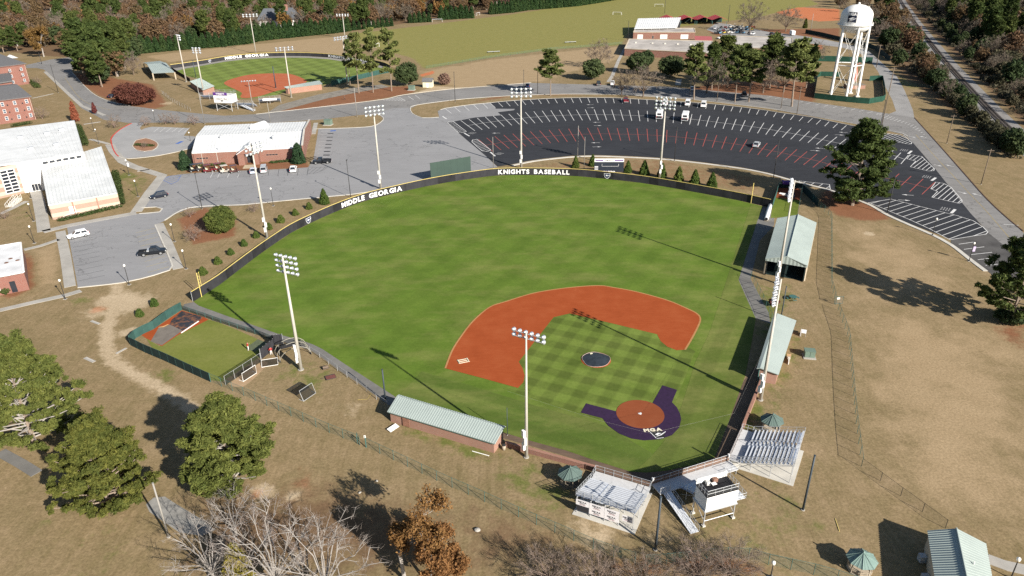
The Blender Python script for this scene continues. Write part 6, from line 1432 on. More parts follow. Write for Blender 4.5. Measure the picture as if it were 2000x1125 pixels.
# ------------------------------------------------------------------ batter's eye and scoreboard
q=G(842,356);q2=G(920,342);be=thing('batters_eye_screen','plain dark green batter\'s eye board behind the left centre wall','board',q,math.atan2((q2-q).y,(q2-q).x));Lq=(q2-q).length;hb_=HT((842,356),318.5)
for i in range(6):MB().box((Lq*(i+.5)/6,0,(hb_+.9)/2),(Lq/6-.015,.12,hb_-.9)).build('panel',M_BOARD,be)
for i in range(5):MB().box((Lq*(i+.1)/4.2,.2,hb_/2),(.25,.25,hb_)).build('post',M_POLEG,be)
q=G(1160,342);q2=G(1217,342);Lq=(q2-q).length;sbd=thing('scoreboard','black and white scoreboard with purple base above the right centre wall','scoreboard',q,math.atan2((q2-q).y,(q2-q).x));hs=HT((1160,342),310.5)
MB().box((Lq/2,0,hs-2.2),(Lq,.5,3.5)).build('cabinet',mat('scoreboard_navy',(.022,.028,.04),.5),sbd)
MB().box((Lq/2,-.02,hs-.42),(Lq,.56,1.0)).build('header',M_WHITE,sbd)
Mx=Matrix(((1,0,0),(0,0,-1),(0,1,0))).to_4x4()
for x0,x1 in ((.25,Lq*.30),(Lq*.68,Lq-.2)):MB().box(((x0+x1)/2,-.31,hs-.42),(x1-x0,.02,.36)).build('header_band',M_PURPLE,sbd)
T=Mx.copy();T.translation=(Lq*.49,-.32,hs-.42);flat_text('KNIGHTS',.62,M_LETD,sbd,T,.02)
MB().box((Lq*.28,-.02,hs-4.2),(Lq*.56,.5,.45)).build('footer',M_PURPLE,sbd);MB().box((Lq*.8,-.02,hs-4.2),(Lq*.4,.5,.45)).build('footer',M_CHAR,sbd)
T.translation=(Lq*.48,-.30,hs-4.15);flat_text('MIDDLE GEORGIA',.5,M_LET,sbd,T,.04)
for x0,x1,zz in ((.26,.82,hs-2.4),):MB().box((Lq*(x0+x1)/2,-.27,zz),(Lq*(x1-x0),.02,.06)).build('rule_line',M_WHITE,sbd)
for x in (.26,.82):MB().box((Lq*x,-.27,hs-2.0),(.06,.02,.8)).build('rule_line',M_WHITE,sbd)
for k in range(3):MB().box((Lq*.07,-.27,hs-2.5-k*.45),(Lq*.12,.02,.2)).build('label_strip',M_BANNER,sbd)
for x in (.33,.6,.9):MB().box((Lq*x,.1,hs/2-1),(.22,.22,hs-2)).build('post',M_POLEG,sbd)
# ------------------------------------------------------------------ water tower
c=G(1651,187);c=V3((G(1621,190)+G(1672.5,194)+G(1647.5,183))/3,0);c+=Vector((.8,3.5,0))
wt=thing('water_tower','tall white water tower on legs behind the car park','water tower',c);Rt=7.0;zb=HT((1651,190),50);ztop=HT((1651,190),10)
prof=[(.2,zb-4.0)]+[(Rt*math.sin(a),zb-4.0*math.cos(a)) for a in [math.pi/2*k/7 for k in range(1,8)]]+[(Rt,zb+(ztop-zb)*.45)]+[(Rt*math.cos(a),zb+(ztop-zb)*.45+(ztop-zb)*.55*math.sin(a)) for a in [math.pi/2*k/8 for k in range(1,8)]]+[(.3,ztop)]
tank=MB().lathe(prof,40).build('tank',M_WHITE,wt,True)
MB().lathe([(.5,ztop-.1),(.5,ztop+.7),(.1,ztop+.9)],12).build('roof_vent',M_WHITE,wt)
MB().lathe([(Rt-.1,zb-.1),(Rt+.8,zb-.1),(Rt+.8,zb+.05),(Rt-.1,zb+.05)],40).build('balcony',M_WHITE,wt)
ring=[(math.cos(2*math.pi*k/24)*(Rt+.75),math.sin(2*math.pi*k/24)*(Rt+.75)) for k in range(25)]
for zz in (.6,1.1):MB().path([(x,y,zb+zz) for x,y in ring],.05,5).build('balcony_rail',M_WHITE,wt)
for x,y in ring[:24]:MB().tube((x,y,zb),(x,y,zb+1.1),.04,n=4).build('balcony_post',M_WHITE,wt)
legs=[G(1621,190)-c,G(1672.5,194)-c];legs=[V3(p,0) for p in legs];legs.append(V3(G(1647.5,184)-c,0));legs.append(V3(-(legs[0]+legs[1]+legs[2])/3+Vector((4,9,0)),0))
legs=[Vector((math.cos(a),math.sin(a),0))*7.0 for a in (R(200),R(262),R(325),R(35),R(115))]
for k,p in enumerate(legs):
 t_=Vector((p.x,p.y,0)).normalized()*(Rt-.5);MB().tube((p.x,p.y,0),(t_.x,t_.y,zb+.2),.62,.55,12).build('leg',M_WHITE,wt);MB().box((p.x,p.y,.3),(2.0,2.0,.6)).build('footing',M_CONCP,wt)
for k in range(5):
 a,b=legs[k],legs[(k+1) % 5];f=lambda p,h:V3(p.lerp(p.normalized()*(Rt-.5),h/zb),h)
 MB().tube(f(a,zb*.45),f(b,zb*.45),.22,n=6).build('strut',M_WHITE,wt)
 for h0,h1 in ((.5,zb*.44),(zb*.46,zb*.95)):
  MB().tube(f(a,h0),f(b,h1),.07,n=4).build('tie_rod',M_WHITE,wt);MB().tube(f(b,h0),f(a,h1),.07,n=4).build('tie_rod',M_WHITE,wt)
MB().path([(Rt+.5,1.5,zb),(Rt+.5,1.5,zb+5),(Rt*.8,1.5,ztop-1)],.12,5).build('ladder',M_WHITE,wt)
# emblem wraps round the tank
an=math.atan2(-c.y,-c.x)-R(15)
def tank_patch(a0,a1,z0_,z1_,mt_,r,name):
 V,F=[],[];n=10
 for k in range(n+1):
  a=a0+(a1-a0)*k/n;V+=[(r*math.cos(a),r*math.sin(a),z0_),(r*math.cos(a),r*math.sin(a),z1_)]
 MB().add(V,[(2*k,2*k+2,2*k+3,2*k+1) for k in range(n)]).build(name,mt_,wt)
zc_=zb+3.6
tank_patch(an-.28,an+.28,zb+1.4,zb+6.0,mat('emblem_navy',(.012,.018,.045),.6),Rt+.06,'emblem_field')
for i,ch in enumerate('MGA'):
 me_,wd_=char_mesh(ch,M_LET,.07);a=an+(i-1)*.165;Mt=Matrix(((-math.sin(a),0,math.cos(a)),(math.cos(a),0,math.sin(a)),(0,1,0))).to_4x4();p=Vector((math.cos(a),math.sin(a),0))*(Rt+.12)
 Mt.translation=(p.x,p.y,zb+4.55);o_=link('letter',me_,wt);o_.matrix_local=Mt @ Matrix.Translation((-wd_*.85,0,0)) @ Matrix.Diagonal((1.6,1.6,1,1))
Mt=Matrix(((-math.sin(an),0,math.cos(an)),(math.cos(an),0,math.sin(an)),(0,1,0))).to_4x4();p=Vector((math.cos(an),math.sin(an),0))*(Rt+.2);Mt.translation=(p.x,p.y,zb+2.9)
for pts in ([(-1.5,.1),(.2,.9),(1.3,.6),(.3,.2),(-.3,-.3)],[(-1.2,-.9),(.9,-.3),(2.4,.7),(2.3,.9),(.7,.1),(-.9,-.6)],[(-1.3,-1.2),(1.4,-1.2),(1.4,-1.4),(-1.3,-1.4)]):
 o_=MB().add([(x,y,0) for x,y in pts],[tuple(range(len(pts)))]).build('emblem_stroke',M_LET,wt);o_.matrix_local=Mt
q=G(1665,158);tkk=thing('red_tank','faded red cylindrical tank inside the tower compound','tank',q)
MB().lathe([(2.0,0),(2.0,3.6),(1.9,4.0),(1.2,6.5),(.9,8.2),(.2,8.5)],18).build('shell',M_PINK,tkk,True);MB().tube((0,0,8.4),(2.5,.6,9.2),.25,n=6).build('pipe',M_PINK,tkk);MB().tube((0,0,8.4),(-2.2,.3,8.8),.2,n=6).build('pipe',M_PINK,tkk)
q=G(1668,172);pr=thing('pump_block','low brown pump building inside the tower compound','building',q,.1);MB().box((0,0,.9),(9,5,1.8)).build('walls',M_BRICKDUG,pr);MB().box((0,0,1.9),(9.4,5.4,.2)).build('roof',M_TIMBERD,pr)
# ------------------------------------------------------------------ maintenance yard
def flatblock(name,label,px4,z,wm,rm,over=.3,cop=True):
 P=[G(*p,z) for p in px4];o=V3(P[0],0);root=thing(name,label,'building',o);wallbox(root,P,0,z-.15,wm,o)
 MB().prism([(p.x-o.x,p.y-o.y) for p in P],z-.3,z-.1).build('flat_roof',rm,root)
 if cop:
  for a,b in zip(P,P[1:]+P[:1]):d=b-a;c_=(a+b)/2-o;MB().box((c_.x,c_.y,z),(d.length,.5,.35),math.atan2(d.y,d.x)).build('coping',M_TAN,root)
 return root,P,o
M_OLDROOF=mat('old_roof',(.42,.39,.36),.9,.35,.12)
w1,P,o=flatblock('workshop','long flat-roofed brick workshop behind the live oaks',[(1220,95),(1390,104),(1392,80),(1229,76)],4.5,M_BRICK,M_OLDROOF)
for s in (.1,.3,.45,.6,.75):q=P[0].lerp(P[1],s).lerp(P[3].lerp(P[2],s),.6)-o;MB().box((q.x,q.y,4.7),(1.2,1.2,.9)).build('roof_hatch',M_CONCP,w1)
w2,P,o=flatblock('workshop','flat-roofed brick workshop with stained pale roof right of the machinery yard',[(1433,92),(1548,97),(1548,74),(1433,70)],4.5,M_BRICK,M_OLDROOF)
w3,P,o=flatblock('workshop','brick workshop with three white roller doors behind the long flat roof',[(1237,63),(1358,63),(1356,55),(1241,55)],5.0,M_BRICK,M_OLDROOF)
Lq=(P[1]-P[0]).length
for s,wd in ((.07,4.2),(.44,5.5),(.77,5.8)):window(w3,P[0],P[1],Lq*s,.2,wd,3.2,o,M_CONCP,M_WHITE,0,4,'roller_door',.06,.12)
window(w3,P[0],P[1],Lq*.31,.2,1.2,2.3,o,M_CONCP,M_GLASS,0,0,'door')
ws=V3(G(1239,66),0);wsh=thing('storage_shed','open storage shed with bright white slanted roof in the maintenance yard','shed',ws)
q4=[G(1239,56,6),G(1322,54,6),G(1330,34,8.5),G(1246,36,8.5)];ribbed('roof',*q4,1.6,.1,M_WROOF,wsh,ws,.3)
for i in range(6):p=q4[0].lerp(q4[1],.02+i*.192)-ws;MB().box((p.x,p.y+.6,3),(.35,.35,5.8)).build('post',M_CONC,wsh)
wall(wsh,q4[3],q4[2],0,8.0,M_CHAR,ws,.2,'rear_wall')
rr_=V3(G(1358,84),0);rsh=thing('red_shed','low shed with flat faded red roof beside the brick workshop','shed',rr_);P=[G(1357,80,3),G(1392,81,3),G(1390,71,3),G(1357,70,3)]
MB().slab([p-rr_ for p in P],.2).build('roof',mat('roof_red_faded',(.42,.11,.11),.7),rsh);wallbox(rsh,[p.lerp((P[0]+P[2])/2,.05) for p in P],0,2.7,M_BRICK,rr_)
for i,(u,lab) in enumerate(((1304,'red-roofed carport partly hidden behind the white shed roof'),(1339,'red-roofed carport just right of the white shed roof'),(1370,'red-roofed carport in the middle of the row'),(1400,'red-roofed carport at the right end of the row'))):
 q=G(u,46);cp_=thing('carport',lab,'carport',q,-.03);W2,D2,zE,zR=6.6,10,4.2,6.6
 ribbed('roof_slope',(-W2,-D2,zE),(-W2,D2,zE),(0,D2,zR),(0,-D2,zR),1.5,.08,M_REDROOF,cp_);ribbed('roof_slope',(W2,D2,zE),(W2,-D2,zE),(0,-D2,zR),(0,D2,zR),1.5,.08,M_REDROOF,cp_)
 for x in (-W2+.3,W2-.3):
  for y in (-D2+.4,D2-.4):MB().box((x,y,1.7),(.3,.3,3.4)).build('post',M_GTRIM,cp_)
 MB().box((0,D2-.3,2.2),(2*W2,.15,4)).build('rear_panel',M_DGSCREEN,cp_)
# cream shed, green utility boxes, playground roof
q=G(835,171);cs=thing('cream_shed','small cream shed with grey gabled roof beside the ring road','shed',q,-.12)
MB().box((0,2,1.6),(5,4.2,3.2)).build('walls',M_CREAM,cs);MB().add([(-2.5,-.1,3.2),(2.5,-.1,3.2),(-2.5,4.1,3.2),(2.5,4.1,3.2),(-2.5,2,4.6),(2.5,2,4.6)],[(0,4,2),(1,3,5)]).build('gable',M_CREAM,cs)
MB().slab([(-2.9,-.5,3.05),(2.9,-.5,3.05),(2.9,2,4.75),(-2.9,2,4.75)],.15).build('roof_slope',M_SHINGLE,cs);MB().slab([(2.9,4.5,3.05),(-2.9,4.5,3.05),(-2.9,2,4.75),(2.9,2,4.75)],.15).build('roof_slope',M_SHINGLE,cs);MB().box((0,-.13,1.1),(1,.05,2.2)).build('door',M_WHITE,cs)
for px_,lab,s in (((804,176),'green utility cabinet beside the live oak',1.0),((641,244),'green utility cabinet on the grass island by the recreation centre',1.0),((1580,697),'grey-green utility cabinet behind the first base dugout',.62)):
 q=G(*px_);ub=thing('utility_cabinet',lab,'utility cabinet',q,-.2);ub.scale=(s,)*3
 MB().box((0,0,.12),(3.6,3.2,.24)).build('pad',M_CONC,ub);MB().box((0,.3,1.2),(3.0,2.2,2.0)).build('cabinet',M_GBOX,ub);MB().box((0,.3,2.26),(3.2,2.4,.12)).build('lid',M_GBOX,ub)
 for x in (-.75,.75):MB().box((x,-.83,1.2),(1.35,.06,1.8)).build('door',M_GBOX,ub)
q=G(548,54);hs_=thing('house','white house with dark grey hip roof and brick chimney among the trees','house',q,.25)
hs_.scale=(1.4,1.4,1.45);MB().box((0,6,2.5),(26,14,5)).build('walls',M_WHITE,hs_)
ribbed('roof_slope',(-14,-2,4.8),(14,-2,4.8),(9,6,11),(-9,6,11),3,.02,mat('roof_slate',(.09,.10,.115),.8),hs_);ribbed('roof_slope',(14,14,4.8),(-14,14,4.8),(-9,6,11),(9,6,11),3,.02,mat('roof_slate',(.09,.1,.115)),hs_)
for s in (-1,1):MB().add([(s*14,-2,4.8),(s*14,14,4.8),(s*9,6,11)],[(0,1,2)]).build('hip_end',mat('roof_slate',(.1,.1,.1)),hs_)
MB().box((5,5,10),(2,2,6)).build('chimney',M_BRICK,hs_)
for x in (-10,-6,6,10):MB().box((x,-1.05,2.4),(1.6,.1,2.2)).build('window',M_GLASS,hs_)
# ------------------------------------------------------------------ fences
def fence(name,label,px,h,panel,post=M_GTRIM,step=2.8,rails=True,world=False,cat='fence',pr=.04,thick=False,sag=0):
 P=resample(px if world else GL(px),step=step);o=P[0];root=thing(name,label,cat,o)
 for i,p in enumerate(P):q=p-o;MB().tube((q.x,q.y,0),(q.x,q.y,h+.05),pr,n=5).build('post',post,root)
 for a,b in zip(P,P[1:]):
  a,b=a-o,b-o;d=(b-a);n_=Vector((-d.y,d.x,0)).normalized()*.03
  if thick:
   c=(a+b)/2;MB().box((c.x,c.y,h/2+.03),(d.length-.01,.05,h-.04),math.atan2(d.y,d.x)).build('screen_panel',panel,root)
  else:MB().quad(a+n_+Vector((0,0,.04)),b+n_+Vector((0,0,.04)),b+n_+Vector((0,0,h)),a+n_+Vector((0,0,h))).build('mesh_panel',panel,root)
  if rails:MB().tube((a.x,a.y,h),(b.x,b.y,h),pr*.6,n=5,caps=False).build('top_rail',post,root)
 return root
fence('chain_link_fence','green chain-link fence running along the near side of the ballpark',[(412,746),(457,765),(500,783),(560,809),(630,840),(698,867)],1.85,M_NETG)
fence('chain_link_fence','green chain-link fence from the small gate to the bottom shrubs',[(716,874),(765,897),(816,921),(868,946),(931,973),(996,1003),(1050,1026),(1100,1047),(1175,1080),(1240,1100)],1.85,M_NETG)
fence('chain_link_fence','green chain-link fence behind the bottom shrubs toward the lower right',[(1260,1105),(1330,1100),(1400,1090),(1484,1092),(1500,1103),(1608,1127),(1680,1150)],1.85,M_NETG)
q=G(703,870);gt=thing('fence_gate','small green gate standing ajar in the near fence','gate',q,ang_h((700,868),(694,858)))
MB().path([(0,0,.1),(1.1,0,.1),(1.1,0,1.8),(0,0,1.8),(0,0,.1)],.035,5).build('gate_frame',M_GTRIM,gt);MB().quad((0,0,.1),(1.1,0,.1),(1.1,0,1.8),(0,0,1.8)).build('gate_mesh',M_NETG,gt);MB().box((.55,-.02,1.1),(.5,.02,.4)).build('notice',M_GSCREEN,gt)
for u,v in ((701,868),(715,874)):pass
q=G(715,874);gp=thing('gate_post','tall green gate post with white sign beside the small gate','post',q);MB().tube((0,0,0),(0,0,2.3),.06,n=6).build('post',M_GTRIM,gp);MB().box((0,0,2.1),(.3,.05,.5)).build('sign',M_WHITE,gp)
fence('chain_link_fence','long green fence between ballpark and dry field, upper run',[(1570,372),(1588,396),(1603,408),(1617,420),(1623,430),(1623,470),(1623,520),(1623,560),(1629,582),(1632,595)],1.85,M_NETG)
fence('chain_link_fence','long green fence between ballpark and dry field, lower run',[(1637,606),(1639,614),(1648,638),(1657,663),(1660,700),(1663,740),(1667,785),(1671,824),(1675,860),(1682,911)],1.85,M_NETG)
fence('chain_link_fence','thin wire fence slanting to the field house at the lower right',[(1682,911),(1722,941),(1757,967),(1791,992),(1826,1016),(1846,1032)],1.5,M_NET,M_DPOLE,3.4)
fence('third_base_fence','low chain-link fence along the third base walkway',[(606,688),(628,701),(660,725),(705,756),(735,780),(757,795)],1.25,M_NET,M_GALV,3.0)
fence('field_fence','green chain-link fence beside the first base walkway',[(1466,545),(1478,568),(1490,592),(1500,612),(1506,628)],1.9,M_NETG)
fence('black_padded_fence','dark padded rail fence in front of the first base side',[(1446,842),(1470,782),(1490,730)],1.2,M_BLACK,M_DPOLE,2.4,thick=True)
# left bullpen
zb_=lambda LL:Z((230,580),5.921,LL)
sheet('bullpen_turf',zb_([(330,480),(480,570),(700,430),(940,285),(1050,262),(1180,300),(1400,390),(1600,480),(1760,560),(1650,690),(1300,920),(1200,980),(1060,960),(700,760),(400,590)]),.016,turfmat('bullpen_grass',[],(.125,.145,.032),(.145,.165,.036),(.175,.185,.05),.6))
sheet('bullpen_clay',zb_([(740,155),(1000,235),(1050,262),(700,440),(510,570),(330,480),(270,440),(480,330)]),.022,M_CLAY)
q=thing('bullpen_tarp','crumpled black tarp over the bullpen mounds','tarp',G(*zb_([(740,300)])[0]));P=[p-q.location for p in GL(zb_([(740,165),(990,235),(930,290),(750,390),(600,320),(620,270)]))]
mb=MB();n=len(P);cc=sum(P,Vector())/n;rs=random.Random(3);V=[(cc.x,cc.y,.14)]+[(p.x,p.y,.05) for p in P]+[(p.lerp(cc,.5).x,p.lerp(cc,.5).y,rs.uniform(.08,.22)) for p in P]
mb.add(V,[(1+i,1+(i+1) % n,1+n+(i+1) % n,1+n+i) for i in range(n)]+[(0,1+n+i,1+n+(i+1) % n) for i in range(n)]);mb.build('sheet',mat('tarp_patchy',(.03,.032,.04),.6,.3,.8,col2=(.26,.11,.05)),q)
sheet('bullpen_mat',zb_([(480,345),(600,320),(750,390),(510,560),(380,515)]),.03,mat('mat_grey',(.17,.15,.13),.9,.2,.6))
q=G(*zb_([(835,352)])[0]);a,b=G(*zb_([(735,420)])[0]),G(*zb_([(935,285)])[0]);pl_=thing('white_beam','long white beam lying along the bullpen mounds','beam',V3((a+b)/2,.1),math.atan2((b-a).y,(b-a).x));MB().box((0,0,0),((b-a).length,.16,.14)).build('beam',M_WHITE,pl_);MB().box((0,.1,-.06),(.2,.1,.1)).build('bracket',M_TIMBER,pl_)
q=G(*zb_([(530,345)])[0]);ch=thing('orange_cover','curved tan-orange cover lying beside the bullpen mat','cover',q,.4);MB().add([(-1,0,.05),(0,-.35,.12),(1,0,.3),(.9,.3,.3),(0,0,.16),(-.9,.2,.05)],[(0,1,4,5),(1,2,3,4)]).build('cover',mat('cover_orange',(.62,.35,.14),.7),ch)
fence('bullpen_screen','dark green windscreen fence along the near side of the left bullpen',zb_([(150,560),(330,650),(550,742),(800,860),(1075,985)]),1.95,M_DGSCREEN,M_GTRIM,2.4,thick=True)
fence('bullpen_fence','green windscreen fence at the far left end of the bullpen',zb_([(150,545),(215,470),(290,430),(390,395),(490,318),(610,228),(745,150)]),1.9,M_GSCREEN,M_GTRIM,2.2,thick=True)
fence('bullpen_fence','low dark chain-link fence between the bullpen and the walkway',zb_([(745,150),(830,180),(935,215),(1030,245),(1130,285),(1260,325),(1390,370),(1515,410),(1645,450),(1785,505)]),1.15,seethrough('dark_mesh',(.03,.06,.055),.6),M_GTRIM,2.4)
fence('bullpen_net','black netting fence across the right end of the bullpen',zb_([(1250,1020),(1450,890),(1660,750)]),1.9,M_BNET,M_GALV,2.2)
# shelter walls of the bullpen corner
for (a,b),lab in ((((1665,720),(1815,600)),'black panelled wall at the bullpen corner, front one'),(((1795,560),(1915,545)),'black panelled wall at the bullpen corner, rear one')):
 A,B=G(*zb_([a])[0]),G(*zb_([b])[0]);d=(B-A);ln_=d.length;bw=thing('black_panel_wall',lab,'wall',A,math.atan2(d.y,d.x))
 for i in range(4):MB().box((ln_*(i+.5)/4,0,1.15),(ln_/4-.03,.08,2.2)).build('panel',M_CHAR,bw)
 for i in range(5):MB().tube((ln_*i/4,.1,0),(ln_*i/4,.1,2.3),.05,n=6).build('post',M_GALV,bw)
q=G(*zb_([(1600,560)])[0]);sheet('bullpen_plate_mat',zb_([(1480,590),(1620,490),(1720,530),(1580,640)]),.03,mat('mat_green',(.10,.12,.07),.9))
# sand patch where the screens stand
sheet('screen_pad',zb_([(1280,1010),(1400,920),(1680,740),(1740,760),(1690,830),(1560,960),(1450,1040),(1330,1040)]),.012,mat('pad_sand',(.36,.25,.15),.95,.2,.5))
def screen(px,label,wd,h,rz,tilt=0,frame=M_WHITE,net=M_BNET,rear=1.1):
 q=G(*px);root=thing('batting_screen',label,'screen',q,rz)
 f=lambda x,z:(x,z*math.sin(tilt),.05+z*math.cos(tilt))
 MB().path([f(-wd/2,0),f(-wd/2,h),f(wd/2,h),f(wd/2,0),f(-wd/2,0)],.05,6).build('frame',frame,root)
 MB().quad(f(-wd/2,0),f(wd/2,0),f(wd/2,h),f(-wd/2,h)).build('net',net,root)
 for x in (-wd/2,wd/2):MB().tube((x,0,.05),(x,rear,.05),.04,n=6).build('foot',frame,root)
 return root
screen(zb_([(1530,930)])[0],'white-framed batting screen on the sand pad near the net',3.2,1.7,ang_h(*zb_([(1440,970),(1610,860)])))
screen(zb_([(1760,800)])[0],'white-framed screen lying nearly flat beside the black wall',2.9,1.7,ang_h(*zb_([(1680,815),(1835,790)])),R(70))
screen((605,776),'silver net screen tilted on the grass below the batting cage',2.9,2.0,ang_h((590,778),(617,760)),R(20),M_GALV)
screen((592,764),'flat dark net lying next to the tilted silver screen',3.0,2.4,ang_h((570,768),(596,752)),R(86),M_DPOLE,M_BNET,.2)
# portable batting cage
q=G(572,690);bc=thing('batting_cage','rounded portable batting cage with pale tube frame and black net','batting cage',q,R(30));M_TUBE=mat('cage_tube',(.30,.285,.24),.6)
arc=lambda s,y:[(s*3.0*math.cos(a),y+1.2*math.sin(a)*0,3.0*math.sin(a)*.95) for a in [math.pi*k/12 for k in range(13)]]
for y in (-2.2,0,1.8):MB().path([(3.0*math.cos(a),y-.8*math.sin(a),2.7*math.sin(a)+.1) for a in [math.pi*k/12 for k in range(13)]],.06,6).build('hoop',M_TUBE,bc)
for s in (-1,1):MB().path([(3.0*s,-2.2,.1),(3.0*s,1.8,.1),(2.3*s,3.0,.1)],.06,6).build('base_tube',M_TUBE,bc);MB().tube((3*s,-2.2,.1),(2.1*s,1.3,2.0),.05,n=6).build('brace',M_TUBE,bc)
MB().path([(2.3*math.cos(a),2.0+1.2*math.sin(a),.1) for a in [math.pi*k/10 for k in range(11)]],.06,6).build('rear_tube',M_TUBE,bc)
V,F=[],[]
for j,y in enumerate((-2.2,0,1.8)):V+=[(2.95*math.cos(math.pi*k/12),y-.8*math.sin(math.pi*k/12),2.6*math.sin(math.pi*k/12)+.1) for k in range(13)]
F=[(j*13+k,j*13+k+1,(j+1)*13+k+1,(j+1)*13+k) for j in (1,) for k in range(12)]
MB().add(V,F).build('net',seethrough('cage_net',(.03,.03,.03),.3),bc);MB().box((0,2.6,.5),(4.4,.06,.9)).build('skirt',M_BLACK,bc)
for s in (-1,1):MB().lathe([(.25,-.06),(.25,.06)],12,(2.9*s,-2.2,.25),ax=(1,0,0)).build('wheel',M_RUBBER,bc)
q=G(636,721);gr_=thing('lawn_roller','small brown lawn roller by the third base fence','roller',q,.5);MB().lathe([(.35,-.5),(.35,.5)],16,(0,0,.35),ax=(1,0,0)).build('drum',mat('roller_brown',(.16,.12,.09),.8),gr_);MB().path([(-.5,0,.35),(-.5,-1.1,.8),(.5,-1.1,.8),(.5,0,.35)],.03,5).build('handle',M_DPOLE,gr_)
q=G(646,738);dm=thing('drag_mat','red-brown steel drag mat on a small trailer frame','drag mat',q,.45);MB().box((0,0,.15),(1.7,1.3,.06)).build('mat',mat('mat_red',(.16,.06,.05),.8,.3,3),dm);MB().path([(-.9,-.7,.2),(.9,-.7,.2),(.9,.7,.2),(-.9,.7,.2),(-.9,-.7,.2)],.05,5).build('frame',M_DPOLE,dm);MB().tube((-.9,0,.2),(-1.6,.1,.3),.04,n=5).build('drawbar',M_DPOLE,dm)
q=G(717,780);sw_=thing('hose_stake','thin yellow stake frame on the grass near the dugout','stake',q,.6);MB().tube((0,0,.03),(1.3,1.2,.04),.025,n=4).build('stake',M_YPAINT,sw_);MB().tube((0,0,.03),(-1.4,.8,.04),.025,n=4).build('stake',M_YPAINT,sw_)
q=G(1635,1025);ys_=thing('yellow_strip','thin yellow marker strip lying on the grass at the lower right','marker',q,ang_h((1631,1010),(1640,1037)));MB().tube((-1.1,0,.04),(1.1,0,.04),.05,n=5).build('strip',M_YELLOW,ys_);MB().tube((1.1,0,.04),(1.2,0,.04),.06,n=5).build('end_cap',M_YELLOW,ys_)
# stone slabs on the left lawn
for i,(a,b,w_,lab) in enumerate((((178,627),(194,633),.6,'pale concrete strip on the lawn, upper left'),((166,699),(184,707),.7,'pale concrete strip on the lawn, lower left'),((227,691),(247,680),.5,'pale concrete strip next to the bullpen corner'))):
 pass
 A,B=G(*a),G(*b);d=B-A;s_=thing('concrete_strip',lab,'slab',V3((A+B)/2,0),math.atan2(d.y,d.x));MB().box((0,0,.04),(d.length,w_,.08)).build('slab',M_CONC,s_)
 MB().box((0,w_*.2,.082),(d.length*.8,w_*.25,.012)).build('inlay',M_CONCP,s_)
# right bullpen
sheet('right_bullpen_turf',Z((1380,340),5.115,[(700,225),(930,240),(905,420),(640,440),(655,330)]),.02,turfmat('right_bullpen_grass',[],(.10,.14,.02),(.115,.155,.024),(.13,.17,.03),.3))
sheet('right_bullpen_clay',Z((1380,340),5.115,[(715,130),(940,145),(930,262),(690,235)]),.024,M_CLAYD)
f3=lambda LL:Z((1380,340),5.115,LL)
fence('right_bullpen_fence','green screened fence on the left side of the right field bullpen',f3([(715,150),(690,240),(655,340)]),2.2,M_GSCREEN,M_GTRIM,3,thick=True)
fence('right_bullpen_fence','chain-link fence on the right side of the right field bullpen',f3([(955,175),(930,290),(910,405)]),2.2,M_NETG,M_GTRIM,3)
fence('right_bullpen_screen','dark windscreen fence slanting from the bullpen to the big pine',f3([(955,175),(1020,235),(1110,330)]),2.2,M_DGSCREEN,M_GTRIM,3,thick=True)
fence('right_bullpen_screen','dark windscreen fence closing the bullpen toward the car park',f3([(715,140),(830,138),(955,150)]),1.8,M_DGSCREEN,M_GTRIM,3,thick=True)
q=G(*f3([(800,135)])[0]);pc=thing('purple_canopy','small purple canopy over a bench in the right field bullpen','canopy',q,-.1)
MB().box((0,0,2.0),(3.2,2.0,.15)).build('canopy_top',M_PURPLE,pc);MB().box((0,-.9,1.6),(3.2,.06,.6)).build('valance',M_PURPLE,pc);MB().box((0,.3,.45),(2.8,.4,.06)).build('bench',M_PURPLE,pc)
for x in (-1.5,1.5):
 for y in (-.9,.9):MB().tube((x,y,0),(x,y,2.0),.05,n=5).build('post',M_DPOLE,pc)
q=G(*f3([(755,205)])[0]);ww=thing('white_board','folded white board on the right bullpen clay','board',q,-.6);MB().box((0,0,.3),(1.7,.7,.08),M=Matrix.Rotation(.35,3,'X')).build('panel',M_WHITE,ww);MB().box((.5,-.5,.1),(.8,.3,.1)).build('step',M_WHITE,ww)
sheet('bullpen_tarp_patch',f3([(790,185),(880,185),(880,238),(780,225)]),.034,M_TARP)
q0,q1=G(*f3([(595,470)])[0]),G(*f3([(635,325)])[0]);tr=thing('tarp_roll','long white rolled-up field tarp on black drum beside the right corner','tarp roll',V3(q0,0),math.atan2((q1-q0).y,(q1-q0).x));Lq=(q1-q0).length
MB().lathe([(.35,0),(.55,.05),(.6,Lq*.5),(.55,Lq-.05),(.35,Lq)],16,(0,0,.65),ax=(1,0,0)).build('roll',M_WHITE,tr,True);MB().lathe([(.42,-.12),(.42,0)],14,(0,0,.65),ax=(1,0,0)).build('drum_end',M_BLACK,tr)
MB().box((Lq/2,0,.06),(Lq+.4,1.1,.1)).build('cradle',M_TIMBERD,tr)
